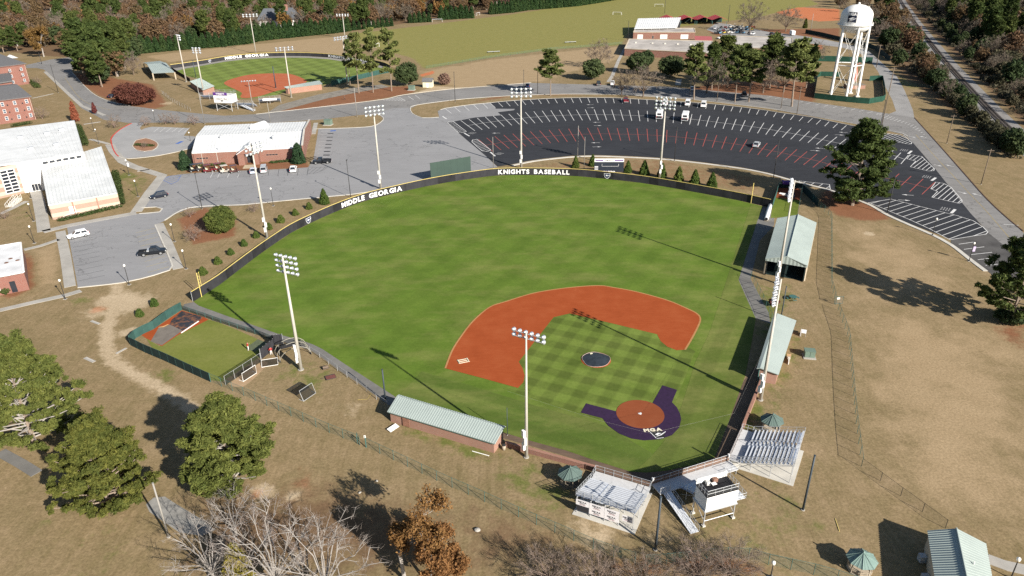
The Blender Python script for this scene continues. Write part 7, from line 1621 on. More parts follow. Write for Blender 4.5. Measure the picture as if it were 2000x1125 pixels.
# small things behind the first base dugout
q=G(1548,585);gtb=thing('green_table','green round picnic table behind the first base dugout','table',q);MB().lathe([(.0,.72),(.85,.72),(.85,.78),(.0,.78)],14).build('table_top',M_GTRIM,gtb);MB().tube((0,0,0),(0,0,.72),.08,n=8).build('leg',M_GTRIM,gtb)
for a in (0,1.57,3.14,4.71):MB().box((1.2*math.cos(a),1.2*math.sin(a),.45),(.8,.3,.06),a+1.57).build('seat',M_GTRIM,gtb)
q=G(1569,655);tb=thing('white_bench_frame','pair of white plastic tables folded behind the first base dugout','table',q,R(65));MB().box((0,0,.9),(1.5,.9,.08)).build('table_top',M_WHITE,tb);MB().box((0,.55,.5),(1.5,.1,.9)).build('folded_top',M_BANNER,tb)
for x in (-.65,.65):
 for y in (-.4,.4):MB().box((x,y,.45),(.06,.06,.9)).build('leg',M_GALV,tb)
q=G(1540,703);ck=thing('wood_crate','tan crate with white boards by the first base dugout wall','crate',q,R(70));MB().box((.6,0,.35),(.7,.7,.7)).build('crate_body',M_TIMBER,ck);MB().box((-.8,0,.3),(1.8,.15,.6)).build('leaning_board',M_WHITE,ck);MB().box((.6,0,.72),(.75,.75,.05)).build('lid',mat('crate_lid',(.55,.36,.2),.8),ck)
q=G(1637,594);gs=thing('gate_with_sign','chain-link gate with white notice in the long green fence','gate',q,.05);MB().path([(-.9,0,.1),(.9,0,.1),(.9,0,1.85),(-.9,0,1.85),(-.9,0,.1)],.04,5).build('gate_frame',M_GTRIM,gs);MB().quad((-.9,0,.1),(.9,0,.1),(.9,0,1.85),(-.9,0,1.85)).build('gate_mesh',M_NET,gs);MB().box((-.2,-.04,1.4),(.6,.02,.45)).build('notice',M_WHITE,gs)
# tower compound and other far fences
z3=lambda LL:Z((1500,0),4,LL)
fence('compound_fence','green windscreen fence round the foot of the water tower',z3([(360,765),(388,600),(405,595),(560,600)]),2.6,M_TARPGREEN,M_GTRIM,5,thick=True)
fence('compound_fence','green windscreen fence along the front and right of the tower compound',z3([(360,768),(500,785),(640,800),(785,812),(912,790),(905,700),(890,625),(790,632)]),2.6,M_TARPGREEN,M_GTRIM,5,thick=True)
fence('compound_fence','green windscreen fence farther behind the water tower',z3([(380,478),(520,482),(680,490),(812,492)]),3.4,M_TARPGREEN,M_GTRIM,6,thick=True)
fence('yard_fence','dark screened fence behind the maintenance trailer',z3([(290,260),(420,285),(560,320),(700,345),(830,390),(950,480)]),3.0,M_DGSCREEN,M_DPOLE,8,thick=True)
fence('soccer_fence','faint green fence along the near edge of the soccer field',[(832,134),(900,123),(960,113),(1080,97),(1150,92),(1215,86)],1.6,M_NETG,M_GTRIM,6)
fence('bank_fence','low green fence across the lawn right of the tower road',z3([(1040,660),(1130,668),(1230,685),(1320,705)]),1.4,M_NETG,M_GTRIM,4)
fence('road_fence','low grey chain-link fence beside the road behind the softball press box',Z((0,0),4,[(1270,735),(1340,790),(1410,830),(1490,870)]),1.8,M_NET,M_GALV,4)
# ------------------------------------------------------------------ softball field
S_=lambda LL:Z((350,90),8.035,LL)
T_=lambda LL:Z((500,0),4,LL)
sfw=[(334,134),(360,130.5),(400,124.5),(440,117.5),(480,113),(520,110.5),(560,109.5),(600,110),(642,112.5),(680,118),(720,123),(750,129.5),(763,136)]
soft=sheet('softball_outfield',sfw+[(740,143),(700,152),(647,163),(632,166),(560,178),(540,186),(505,191),(468,193),(418,172),(395,156),(364,148)],.03,M_SOFT)
sheet('softball_warning_track',sfw+[(758,140),(745,133),(715,126),(676,121),(640,115.5),(600,113),(560,112.5),(520,113.5),(480,116),(440,120.5),(400,127.5),(362,134),(342,139)],.045,mat('track_grey',(.26,.25,.23),.95))
sheet('softball_clay',smoothline(GL(S_([(705,590),(740,550),(820,518),(900,495),(1020,465),(1150,445),(1400,430),(1700,435),(1848,470),(1960,520),(2000,560),(1850,640),(1550,700),(1250,790),(1050,818),(975,812),(960,785),(985,740),(900,690),(800,645)])),2,True),.06,claymat('softball_clay',(.34,.085,.035),(.38,.11,.05),(.40,.15,.09)),world=True)
sfl=smoothline(GL(sfw),1);sp_=resample(sfl,step=4);sw0=sp_[0];sfe=thing('softball_wall','black softball outfield wall with yellow rail and white lettering','fence',sw0)
for i,(a,b) in enumerate(zip(sp_,sp_[1:])):
 a,b=a-sw0,b-sw0;d=b-a;c=(a+b)/2;an_=math.atan2(d.y,d.x)
 MB().box((c.x,c.y,1.2),(d.length-.02,.08,2.3)).build('wall_panel',M_CHAR,sfe,rot=None) if False else MB().box((c.x,c.y,1.2),(d.length-.02,.08,2.3),an_).build('wall_panel',M_CHAR,sfe)
 MB().box((c.x,c.y,2.42),(d.length,.3,.22),an_).build('top_rail',M_YELLOW,sfe)
wall_text('MIDDLE GEORGIA',sfl,439,527,2.1,1.2,sfe,sw0,.1);wall_text('KNIGHTS SOFTBALL',sfl,642,718,2.1,1.2,sfe,sw0,.1);wall_badge(sfl,409,2.2,1.2,sfe,sw0)
fence('softball_fence','green screened fence along the first base side of the softball field',T_([(1050,565),(950,585),(850,610),(720,640),(590,670)]),2.6,M_GSCREEN,M_GTRIM,4,thick=True)
fence('softball_fence','dark fence on the left side of the softball field',[(336,138),(352,148),(372,160)],2.0,M_BLACK,M_DPOLE,4,thick=True)
def soft_dugout(label,back,front,zb,zf):
 BL,BR=[G(*p,zb) for p in back];FL,FR=[G(*p,zf) for p in front];o=V3(BL,0);root=thing('softball_dugout',label,'dugout',o)
 ribbed('roof',BL,BR,FR,FL,.8,.06,M_GROOF,root,o,.15)
 c_=(BL+FR)/2;P=[p.lerp(c_,.06) for p in (BL,BR,FR,FL)]
 a_=sum(P[i].x*P[(i+1) % 4].y-P[(i+1) % 4].x*P[i].y for i in range(4))
 if a_<0:P=[P[1],P[0],P[3],P[2]]
 wall(root,P[0],P[1],0,zb-.1,M_BRICKDUG,o,.25,'back_wall');wall(root,P[1],P[2],0,zb-.1,M_BRICKDUG,o,.25,'end_wall',zf-.1);wall(root,P[3],P[0],0,zf-.1,M_BRICKDUG,o,.25,'end_wall',zb-.1)
 MB().box((((P[3]+P[2])/2).x-o.x,((P[3]+P[2])/2).y-o.y,.6),((P[3]-P[2]).length,.12,1.1),math.atan2((P[2]-P[3]).y,(P[2]-P[3]).x)).build('front_rail',M_CHAR,root)
soft_dugout('brick softball dugout with slanted green roof beside the tall pines',T_([(240,690),(520,655)]),T_([(218,678),(495,628)]),3.0,3.6)
soft_dugout('softball dugout with pale green roof left of the white press box',S_([(160,552),(370,690)]),S_([(325,500),(552,625)]),3.0,3.6)
q=G(340,162);sh_=thing('softball_shelter','pale green gabled shelter at the left corner of the softball field','shelter',q)
zE=4.0;P=[G(298,143,zE),G(341,141,zE),G(312,119,zE),G(280,122,zE)];zrd=[(P[0]+P[3])/2,(P[1]+P[2])/2];
ribbed('roof_slope',P[0],P[1],V3(zrd[1],6),V3(zrd[0],6),1.0,.08,M_GROOF,sh_,q,.15);ribbed('roof_slope',P[2],P[3],V3(zrd[0],6),V3(zrd[1],6),1.0,.08,M_GROOF,sh_,q,.15)
for p in P:s=p-q;MB().box((s.x,s.y,zE/2),(.5,.5,zE)).build('post',M_TAN,sh_)
# softball press box
q=G(425,216.5);q2=G(454,217.5);spb=thing('softball_press_box','white softball press box on steel legs with purple banner rail','press box',q,math.atan2((q2-q).y,(q2-q).x));PW2=(q2-q).length;sc_=HT((425,216.5),199.5);zt2=HT((425,216.5),186)
for x in (0,PW2):
 for y in (0,5):MB().tube((x,y,0),(x,y,sc_),.16,n=8).build('leg',M_GALV,spb)
MB().tube((0,0,.6),(PW2,0,sc_-.4),.08,n=5).build('brace',M_GALV,spb);MB().tube((PW2,0,.6),(0,0,sc_-.4),.08,n=5).build('brace',M_GALV,spb)
MB().box((PW2/2-.2,2.5,(sc_+zt2)/2),(PW2+.8,5.6,zt2-sc_)).build('cabin',M_WHITE,spb);MB().box((PW2/2,2.5,sc_-.15),(PW2+1.4,6,.25)).build('floor_frame',M_GALV,spb)
for a,b in (((-.6,-.3),(PW2+.2,-.3)),((PW2+.2,-.3),(PW2+.2,5.3)),((-.6,5.3),(PW2+.2,5.3)),((-.6,-.3),(-.6,5.3))):fence_rail(spb,(*a,zt2),(*b,zt2),0,1.6,3,net=M_NET)
MB().box((PW2*.4,-.42,zt2+.75),(PW2*.92,.08,1.3)).build('banner',M_PURPLE,spb)
T=Mx.copy();T.translation=(PW2*.42,-.48,zt2+.85);flat_text('KNIGHTS',.9,M_LET,spb,T,.03);T.translation=(PW2*.42,-.48,zt2+.35);flat_text('SOFTBALL',.38,M_LET,spb,T,.02)
zs_=sc_+(zt2-sc_)*.52;MB().box((PW2*.46,-.36,zs_),(PW2*.92,.06,1.15)).build('sign_border',M_LETD,spb);MB().box((PW2*.46,-.40,zs_),(PW2*.89,.06,.98)).build('sign_panel',M_WHITE,spb)
T.translation=(PW2*.46,-.44,zs_);flat_text('KNIGHTS FIELD',.78,M_LETD,spb,T,.03,.08);MB().box((PW2*.45,-.36,sc_+.7),(1.1,.06,.45)).build('wall_vent',M_CHAR,spb)
for gi2,(pp_,lab) in enumerate((((478,212),'small silver softball bleacher right of the press box'),((528,203),'silver softball bleacher with white banner by the home plate'),((410,196),'silver softball bleacher in shade left of the press box'))):
 q=G(*pp_);sbl=thing('softball_bleacher',lab,'bleacher',q,(-.1,.25,.0)[gi2]);wdt=(9,10,9)[gi2]
 for r in range(5):
  MB().box((0,3.6-r*.8,.9+r*.42),(wdt,.35,.08)).build('bench',M_ALU,sbl);MB().box((0,4.0-r*.8,.45+r*.42),(wdt,.45,.06)).build('foot_board',M_ALUD,sbl)
 for x in (-wdt/2,0,wdt/2):MB().tube((x,4,.1),(x,.2,2.5),.08,n=5).build('stringer',M_GALV,sbl);MB().tube((x,.2,0),(x,.2,3.6),.07,n=5).build('post',M_GALV,sbl)
 fence_rail(sbl,(-wdt/2,.1,2.6),(wdt/2,.1,2.6),0,1.2,4,net=M_NET)
 if gi2==1:MB().box((0,0,2.2),(6.5,.06,1.0)).build('banner',M_BANNER,sbl)
q=G(486,214);srp=thing('softball_ramp','pale ramp leading down from the softball bleachers','ramp',q,.9);MB().slab([(-1,-4,.1),(1,-4,.1),(1,5,1.6),(-1,5,1.6)],.12).build('ramp_deck',M_ALU,srp);fence_rail(srp,(-1,-4,.1),(-1,5,1.6),0,1,4);fence_rail(srp,(1,-4,.1),(1,5,1.6),0,1,4)
# soccer goals, benches
def goal(px,wd,rz,label):
 q=G(*px);root=thing('soccer_goal',label,'soccer goal',q,rz);h=2.6
 MB().path([(-wd/2,0,0),(-wd/2,0,h),(wd/2,0,h),(wd/2,0,0)],.13,6).build('goal_frame',M_WHITE,root)
 for s in (-1,1):MB().path([(s*wd/2,0,h),(s*wd/2,1.0,h),(s*wd/2,2.6,0),(s*wd/2,0,0)],.06,5).build('side_frame',M_WHITE,root)
 MB().quad((-wd/2,1.0,h),(wd/2,1.0,h),(wd/2,2.6,0),(-wd/2,2.6,0)).build('net',M_NET,root)
goal((854,43),9.5,.1,'white soccer goal at the cypress row, nearest the softball field');goal((934,30),8,1.2,'white soccer goal seen edge-on in the cypress gap');goal((1205,29),9,-.5,'white soccer goal in the middle of the far field');goal((1287,13),9.5,-.2,'white soccer goal at the top of the far field');goal((738,92),5,1.3,'white soccer goal behind the slim pines')
for px_,lab in (((964,103),'low silver bench on the soccer touchline, nearer one'),((1114,84),'low silver bench on the soccer touchline, farther one')):
 q=G(*px_);bn=thing('touchline_bench',lab,'bench',q,.28);MB().box((0,0,.9),(9,.9,.1)).build('seat',M_ALU,bn);MB().box((0,.8,.5),(9,.5,.08)).build('foot_board',M_ALU,bn)
 for x in (-4,0,4):MB().box((x,.4,.45),(.12,1.2,.9)).build('leg',M_DPOLE,bn)
# ------------------------------------------------------------------ floodlight masts
lampm=MB().lathe([(.06,-.42),(.16,-.40),(.20,-.12),(.36,.12),(.37,.16)],12).mesh('floodlight',M_HOUS,True);lensm=MB().lathe([(.33,.165),(.30,.20),(.16,.235),(.02,.245)],12).mesh('lens',M_LENS,True)
TGT=HOME+UM*38
def mast(px,vtop,label,rows,cols,target,dx=.85,dz=.95,boxes=True,r=.32,s=1.0,polem=M_POLE,boxdir=None):
 q=G(*px);h=HT(px,vtop);root=thing('floodlight_mast',label,'floodlight mast',q);d=Vector((target.x-q.x,target.y-q.y,0)).normalized();sx_=Vector((d.y,-d.x,0))
 MB().tube((0,0,0),(0,0,h),r,r*.42,14).build('pole',polem,root,True);MB().tube((0,0,0),(0,0,.12),r*1.5,n=12).build('base_plate',M_CONC,root)
 tilt=(d*.86+Vector((0,0,-.5))).normalized();rot=tilt.to_track_quat('Z','Y').to_euler()
 for i in range(rows):
  z=h-.3-i*dz;wd=(cols-1)*dx*s
  MB().tube(sx_*-wd/2+d*.25+Vector((0,0,z)),sx_*wd/2+d*.25+Vector((0,0,z)),.06,n=6).build('cross_arm',M_GALV,root)
  for j in range(cols):
   p=sx_*(-wd/2+wd*j/(cols-1))+d*.6+Vector((0,0,z-.05));l_=link('floodlight',lampm,root,p,rot,(s,)*3);link('lens',lensm,l_)
   MB().tube(p-d*.35,p-d*.1,.04,n=5).build('bracket',M_GALV,root)
 if boxes:
  bd=boxdir or Vector((-.85,-.5,0)).normalized()
  for k,(zz,hh) in enumerate(((h*.10,1.2),(h*.155,1.3),(h*.21,1.1))):p=bd*(r+.14)+Vector((0,0,zz))+Vector((-bd.y,bd.x,0))*(.25 if k==1 else-.1);MB().box(p,(.55,.4,hh),math.atan2(bd.y,bd.x)+1.57).build('electrical_box',M_WHITE,root)
 return root
mast((1028,893),650,'tall white floodlight mast right of the third base dugout',2,6,G(1028,893)+Vector((.5,.86,0)),1.0,.8,r=.28,s=.95)
mast((588,722),500,'tall white floodlight mast beside the batting cage',4,5,G(588,722)+Vector((.42,.9,0)),1.1,1.0,r=.36,s=.95)
mast((1485,781),545,'tall white floodlight mast beside the first base dugout',5,4,G(1485,781)+Vector((-.93,.30,0)),1.1,.95,r=.33,s=.8)
mast((1518,554),352,'tall white floodlight mast in front of the batting shed',5,5,G(1518,554)+Vector((-.93,.32,0)),1.1,.95,r=.34,s=.85)
mast((522,465),279,'tall white floodlight mast behind the left field wall',3,5,TGT,1.15,1.1,r=.36,s=1.05,boxdir=Vector((.2,-1,0)))
mast((744,369),206,'tall white floodlight mast behind the GEORGIA lettering',3,5,TGT,1.2,1.15,r=.38,s=1.15,boxdir=Vector((-.2,-1,0)))
mast((1018,329),171,'tall white floodlight mast behind the KNIGHTS lettering',3,5,TGT,1.25,1.2,r=.4,s=1.25,boxdir=Vector((-.2,-1,0)))
mast((1288,349),188,'tall white floodlight mast among the right field cones',4,5,TGT,1.2,1.1,r=.4,s=1.2,boxdir=Vector((.1,-1,0)))
ST=G(520,140)
mast((500,105),27,'softball floodlight mast behind the GEORGIA lettering',2,5,ST,1.4,1.2,False,.4,1.6);mast((364,160),68,'softball floodlight mast left of the field',3,3,ST,1.2,1.1,False,.42,1.5)
mast((399,186),93,'softball floodlight mast left of the press box',3,3,ST,1.2,1.1,False,.42,1.5);mast((569,190),92,'softball floodlight mast at the right dugout',2,5,ST,1.3,1.1,False,.42,1.5)
mast((679,165),71,'softball floodlight mast hidden among the slim pines',2,6,ST,1.3,1.1,False,.42,1.5);mast((674,76),27,'softball floodlight mast beyond the slim pines',2,5,ST,1.4,1.1,False,.42,1.6)
mast((495,218),157,'slim grey mast with flat lamps behind the softball bleachers',1,6,G(495,190),1.2,1,False,.22,1.0,M_POLEG)
# ------------------------------------------------------------------ net poles
def polething(px,vtop,r,mt,label,name='net_pole',cat='pole',arm=None,top=True):
 q=G(*px);h=HT(px,vtop);root=thing(name,label,cat,q);MB().tube((0,0,0),(0,0,h),r,r*.8,10).build('pole',mt,root,True);MB().tube((0,0,0),(0,0,.1),r*1.7,n=10).build('base',M_CONC,root)
 if top:MB().tube((0,0,h),(0,0,h+.08),r*.95,n=10).build('cap',mt,root)
 return root,h
NP=[((1568,996),890,.16,'dark slate net pole standing right of the first base grandstand'),((1280,1074),971,.17,'dark slate net pole at the bottom between grandstand and ramp'),((753,784),722,.15,'dark slate net pole at the left end of the third base dugout'),((991,850),797,.06,'thin net pole at the right end of the third base dugout'),((1524,628),560,.12,'dark net pole behind the first base dugout'),((329.6,1049),944,.14,'slim grey pole beside the gravel pad'),((539,172),130,.3,'dark net pole beside the softball dugout'),((383,152),118,.2,'thin net pole behind the left softball dugout')]
for px_,vt,r,lab in NP:polething(px_,vt,r,M_BLUEPOLE if 'grey' not in lab else M_POLEG,lab)
a,b,c_=[V3(G(*p),HT(p,v)) for p,v in (((753,784),722),((1280,1074),971),((1568,996),890))]
ntp=[V3(G(*p),0) for p in ((753,786),(991,850),(1168,912),(1262,938),(1420,897),(1486,745))];hN=8.5
bn=thing('backstop_net','thin backstop netting hung behind home plate','net',ntp[2]);o=ntp[2]
for p1,p2 in zip(ntp[1:],ntp[2:]):
 MB().quad(p1-o+Vector((0,0,1)),p2-o+Vector((0,0,1)),p2-o+Vector((0,0,hN)),p1-o+Vector((0,0,hN))).build('net_panel',M_THINNET,bn);MB().tube(p1-o+Vector((0,0,hN)),p2-o+Vector((0,0,hN)),.008,n=4).build('cable',M_POLEG,bn)
# ------------------------------------------------------------------ lamp posts
def lamp(px,vtop,label,banner=False):
 q=G(*px);h=HT(px,vtop);root=thing('lamp_post',label,'lamp post',q)
 MB().tube((0,0,0),(0,0,h-.45),.09,.06,8).build('post',M_DPOLE,root);MB().lathe([(.2,0),(.2,.25),(.1,.4)],10).build('base',M_DPOLE,root)
 MB().lathe([(.12,h-.5),(.22,h-.38),(.25,h-.15),(.2,h),(.05,h+.08)],12).build('globe',M_LAMPW,root,True);MB().box((0,0,.03),(.7,.7,.06)).build('footing',M_CONC,root)
 if banner:MB().box((.4,0,h-1.7),(.6,.05,1.3)).build('banner',M_BANNER if banner==1 else mat('banner_lilac',(.5,.42,.62),.8),root)
for px_,vt,lab,bn_ in (((66,432),397,'lamp post on the lawn below the gymnasium steps',0),((67.5,475),441,'lamp post on the lawn above the brick hall',0),((270,384),352,'lamp post on the lawn between gymnasium wing and car park',0),((252.5,342),312,'lamp post with white banner by the walkway',1),((341,472),437,'lamp post right of the small car park, upper',0),((364,525),488,'lamp post right of the small car park, lower',0),((252.5,556),517,'lamp post at the bottom of the small car park',0),((127.5,584),546,'lamp post at the path corner below the brick hall',0),((61,387),367,'lamp post at the gymnasium entrance',0),((184,257),230,'lamp post behind the gymnasium, left of two',0),((193,281),252,'lamp post behind the gymnasium, right of two',0),((534,402),367,'lamp post between court and arborvitae row',0),((1505,1128),1097,'lamp post at the bottom edge right of the shrubs',0),((1974,1130),1090,'lamp post at the lower right corner',0),((1821,460),426,'lamp post at the hatched end of the car park',0),((1892.5,510),473.5,'lamp post with lilac banner at the car park end',2),((303,236),215,'lamp post on the road edge near the loop drive',0),((372,275),258,'lamp post left of the recreation centre',0)):lamp(px_,vt,lab,bn_)
for px_,vt,r,mt_,lab in (((685,386),313,.10,M_DPOLE,'tall thin lamp pole between court and left centre wall'),((395,408),339,.10,M_DPOLE,'tall thin lamp pole by the round holly'),((1128,306),245,.12,M_POLEG,'tall thin lamp pole left of the scoreboard'),((1140.5,331),268,.08,M_POLEG,'thin grey pole just left of the scoreboard'),((963.7,329),268,.10,M_POLEG,'thin grey pole where court meets dark car park'),((1317,315),249,.12,M_DPOLE,'tall thin lamp pole at the inner kerb above the cones'),((1510.5,348),275,.13,M_DPOLE,'tall thin lamp pole at the inner kerb left of the big pine'),((1732.5,417),347,.13,M_DPOLE,'tall thin lamp pole at the fan-shaped hatching'),((1916,360),291,.15,M_WOODP,'wooden utility pole on the bank, nearer one'),((1849,280),224,.15,M_WOODP,'wooden utility pole on the bank, farther one'),((1717.5,255),196,.13,M_DPOLE,'dark pole at the road island, left of two'),((1721,250),131,.18,M_WOODP,'tall wooden utility pole at the road island'),((1711,132.5),87.5,.2,M_WOODP,'wooden utility pole beside the tower road'),((889,199),141,.13,M_DPOLE,'lamp pole on the grass island of the ring road'),((697.5,228),171,.14,M_POLEG,'grey lamp pole with cross arm on the near island'),((528,239),200,.13,M_POLEG,'grey pole beside the road behind the recreation centre'),((400,242),160,.14,M_POLEG,'grey pole by the road in front of the softball dugout'),((82,126),103,.16,M_DPOLE,'pole at the far road junction by the dormitory'),((114,181),127,.14,M_DPOLE,'pole on the pavement near the dormitory'),((1050,184),129,.14,M_DPOLE,'dark pole left of the lone slim pine, right of two'),((1023,187),137,.13,M_DPOLE,'dark pole left of the lone slim pine, left of two'),((1226,79),41,.2,M_DPOLE,'dark pole at the workshop corner'),((1347,188),135,.16,M_POLEG,'grey pole beside the first slim pine'),((1400,199),146,.16,M_WOODP,'wooden pole between the first two slim pines'),((1525,212),170,.15,M_WOODP,'wooden pole right of the pine row, left of two'),((1556,224),170,.15,M_WOODP,'wooden pole right of the pine row, right of two'),((1298,27),0,.2,M_DPOLE,'dark pole at the far soccer goal'),((1422,44),10,.22,M_DPOLE,'dark pole beside the last carport'),((1583,62),27,.2,M_POLEG,'grey pole by the small cedar')):
 root,h=polething(px_,vt,r,mt_,lab,'lamp_pole' if 'lamp' in lab else 'utility_pole','pole',top=False)
 if 'lamp' in lab or 'dark pole' in lab:MB().box((0,.3,h),(.35,.8,.14)).build('lamp_head',M_DPOLE,root)
 elif 'utility' in lab:MB().box((0,0,h-.5),(2.2,.14,.14)).build('cross_arm',M_WOODP,root)
 else:MB().tube((0,0,h),(0,0,h+.1),r,n=8).build('cap',mt_,root)
# ------------------------------------------------------------------ vehicles
PAINT={}
def paint(name,col,rough=.25):
 if name not in PAINT:PAINT[name]=mat('car_paint_'+name,col,rough,.05,1,spec=.5)
 return PAINT[name]
def loft(mb,secs,mi=0):
 """secs: list of (x, [(y, z), ...]) closed rings"""
 n=len(secs[0][1]);V=[(x,y,z) for x,r in secs for y,z in r];k=len(secs)
 F=[(i*n+j,(i+1)*n+j,(i+1)*n+(j+1) % n,i*n+(j+1) % n) for i in range(k-1) for j in range(n)]+[tuple(range(n)),tuple(range(k*n-1,(k-1)*n-1,-1))]
 return mb.add(V,F,mi)
def ringsec(w_,z0,z1,b=.12):return [(-w_+b,z0),(w_-b,z0),(w_,z0+b),(w_,z1-b),(w_-b,z1),(-w_+b,z1),(-w_,z1-b),(-w_,z0+b)]
wheelm=None
def wheels(root,xs,w_,r):
 for x in xs:
  for s in (-1,1):
   t_=MB().lathe([(r*.6,-.12),(r*.95,-.12),(r,-.06),(r,.06),(r*.95,.12),(r*.6,.12)],16,(0,0,0),ax=(0,1,0)).build('wheel',M_RUBBER,root,loc=(x,s*(w_-.1),r));MB().lathe([(.02,-.125),(r*.6,-.125),(r*.6,.125),(.02,.125)],12,ax=(0,1,0)).build('rim',M_RIM,t_)
def lights(root,L_,w_,z,zt=None):
 for s in (-1,1):MB().box((L_/2-.03,s*(w_-.32),z),(.1,.36,.16)).build('headlight',M_HEAD,root);MB().box((-L_/2+.03,s*(w_-.2),zt or z+.12),(.1,.22,.28)).build('taillight',M_TAIL,root)
def cabin(root,mt,secs,w0_,w1_,pillars=True):
 """glass house: secs = (x0 base rear, x1 roof rear, x2 roof front, x3 base front, zbase, zroof)"""
 x0,x1,x2,x3,zb,zr=secs
 V=[(x0,-w0_,zb),(x3,-w0_,zb),(x3,w0_,zb),(x0,w0_,zb),(x1,-w1_,zr),(x2,-w1_,zr),(x2,w1_,zr),(x1,w1_,zr)]
 names=[('side_window',(0,1,5,4)),('windscreen',(1,2,6,5)),('side_window',(2,3,7,6)),('rear_window',(3,0,4,7))]
 core=MB().add(V,[(0,1,5,4),(1,2,6,5),(2,3,7,6),(3,0,4,7),(4,5,6,7)]).build('cabin',mt,root);cc=sum((Vector(v) for v in V),Vector())/8
 for nm,f in names:
  q=[Vector(V[i]) for i in f];c=sum(q,Vector())/4;nr=(q[1]-q[0]).cross(q[3]-q[0]).normalized()
  if nr.dot(c-cc)<0:nr=-nr
  if nm=='side_window':
   for t0,t1 in ((.05,.48),(.53,.95)):
    qq=[q[0].lerp(q[1],t0).lerp(q[3].lerp(q[2],t0),.1),q[0].lerp(q[1],t1).lerp(q[3].lerp(q[2],t1),.1),q[0].lerp(q[1],t1).lerp(q[3].lerp(q[2],t1),.88),q[0].lerp(q[1],t0).lerp(q[3].lerp(q[2],t0),.88)]
    MB().add([p+nr*.012 for p in qq],[(0,1,2,3)]).build(nm,M_GLASS,root)
  else:MB().add([c+(p-c)*.88+nr*.012 for p in q],[(0,1,2,3)]).build(nm,M_GLASS,root)
 MB().box(((x1+x2)/2,0,zr+.02),(x2-x1-.04,2*w1_-.06,.05)).build('roof',mt,root)
def car(kind,px,heading,label,pname,col,scale=1.0):
 q=G(*px);root=thing({'suv':'parked_suv','sedan':'parked_car','pickup':'pickup_truck','van':'passenger_van','bus':'shuttle_bus'}[kind],label,{'suv':'car','sedan':'car','pickup':'pickup truck','van':'van','bus':'bus'}[kind],(q.x,q.y,.03),heading);root.scale=(scale,)*3;pt=paint(pname,col)
 if kind in ('suv','sedan'):
  L_,w_=(4.7,.93) if kind=='suv' else (4.6,.9);hb=1.0 if kind=='suv' else .88
  mb=MB();loft(mb,[(-L_/2,ringsec(w_-.14,.38,hb-.12)),(-L_/2+.25,ringsec(w_,.28,hb)),(L_/2-1.3,ringsec(w_,.28,hb)),(L_/2-.3,ringsec(w_-.04,.3,hb-.14)),(L_/2,ringsec(w_-.16,.36,hb-.32))]);mb.build('body',pt,root)
  cabin(root,pt,(-2.2,-1.75,.35,1.15,hb-.03,1.68) if kind=='suv' else (-1.75,-1.05,.3,1.15,hb-.03,1.42),w_-.08,w_-.26);wheels(root,(-1.4,1.42),w_,.36);lights(root,L_,w_,.72)
  for s in (-1,1):MB().box((.85,s*(w_+.08),hb+.05),(.12,.16,.14)).build('mirror',pt,root)
 elif kind=='pickup':
  L_,w_=5.8,1.0;mb=MB();loft(mb,[(-.45,ringsec(w_,.45,1.12)),(1.6,ringsec(w_,.45,1.12)),(2.6,ringsec(w_-.04,.48,1.05)),(L_/2,ringsec(w_-.14,.5,.85))]);mb.build('body',pt,root)
  for s in (-1,1):MB().box((-1.68,s*(w_-.06),.82),(2.42,.12,.6)).build('bed_side',pt,root)
  MB().box((-1.68,0,.56),(2.42,2*w_-.26,.08)).build('bed_floor',M_BLACK,root);MB().box((-2.86,0,.82),(.1,2*w_-.02,.6)).build('tailgate',pt,root);MB().box((0,0,.42),(5.4,1.0,.16)).build('chassis',M_BLACK,root)
  cabin(root,pt,(-.45,-.25,.95,1.65,1.08,1.82),w_-.06,w_-.22);wheels(root,(-1.75,1.8),w_,.42);lights(root,L_,w_,.85,.85);MB().box((-2.98,0,.55),(.14,1.8,.16)).build('bumper',M_GALV,root)
 elif kind=='van':
  L_,w_=5.6,1.0;mb=MB();loft(mb,[(-L_/2,ringsec(w_-.08,.4,1.2)),(-L_/2+.12,ringsec(w_,.36,1.3)),(1.9,ringsec(w_,.36,1.25)),(L_/2-.1,ringsec(w_-.06,.38,1.02)),(L_/2,ringsec(w_-.12,.42,.9))]);mb.build('body',pt,root)
  cabin(root,pt,(-2.72,-2.6,1.35,2.0,1.22,2.1),w_-.05,w_-.16);wheels(root,(-1.7,1.75),w_,.37);lights(root,L_,w_,.8,1.05)
 elif kind=='bus':
  L_,w_=7.6,1.2;mb=MB();loft(mb,[(-L_/2,ringsec(w_-.05,.5,3.0,.2)),(-L_/2+.15,ringsec(w_,.45,3.1,.2)),(1.5,ringsec(w_,.45,3.1,.2)),(1.9,ringsec(w_-.05,.45,2.9,.2))]);mb.build('body',pt,root)
  mb=MB();loft(mb,[(1.88,ringsec(w_-.15,.45,1.5)),(3.3,ringsec(w_-.2,.48,1.35)),(L_/2,ringsec(w_-.3,.5,1.0))]);mb.build('bonnet',pt,root);cabin(root,pt,(1.7,1.8,1.95,2.7,1.45,2.4),w_-.18,w_-.3)
  for s in (-1,1):
   for k in range(4):MB().box((-2.9+k*1.15,s*(w_+.004),2.1),(1.0,.02,.75)).build('side_window',M_GLASS,root)
   MB().box((-L_/2-.02,s*.95,1.2),(.06,.25,.4)).build('taillight',M_TAIL,root);MB().box((L_/2,s*.6,.8),(.08,.3,.2)).build('headlight',M_HEAD,root)
  MB().box((-L_/2-.01,0,2.15),(.04,1.5,.7)).build('rear_window',M_GLASS,root);MB().box((-L_/2-.012,0,1.0),(.04,2.1,.9)).build('rear_panel',M_CHAR,root);MB().box((-L_/2-.1,0,.55),(.2,2.3,.2)).build('bumper',M_GALV,root);wheels(root,(-2.3,2.4),w_,.45)
 return root
hd=lambda a,b:ang_h(a,b)
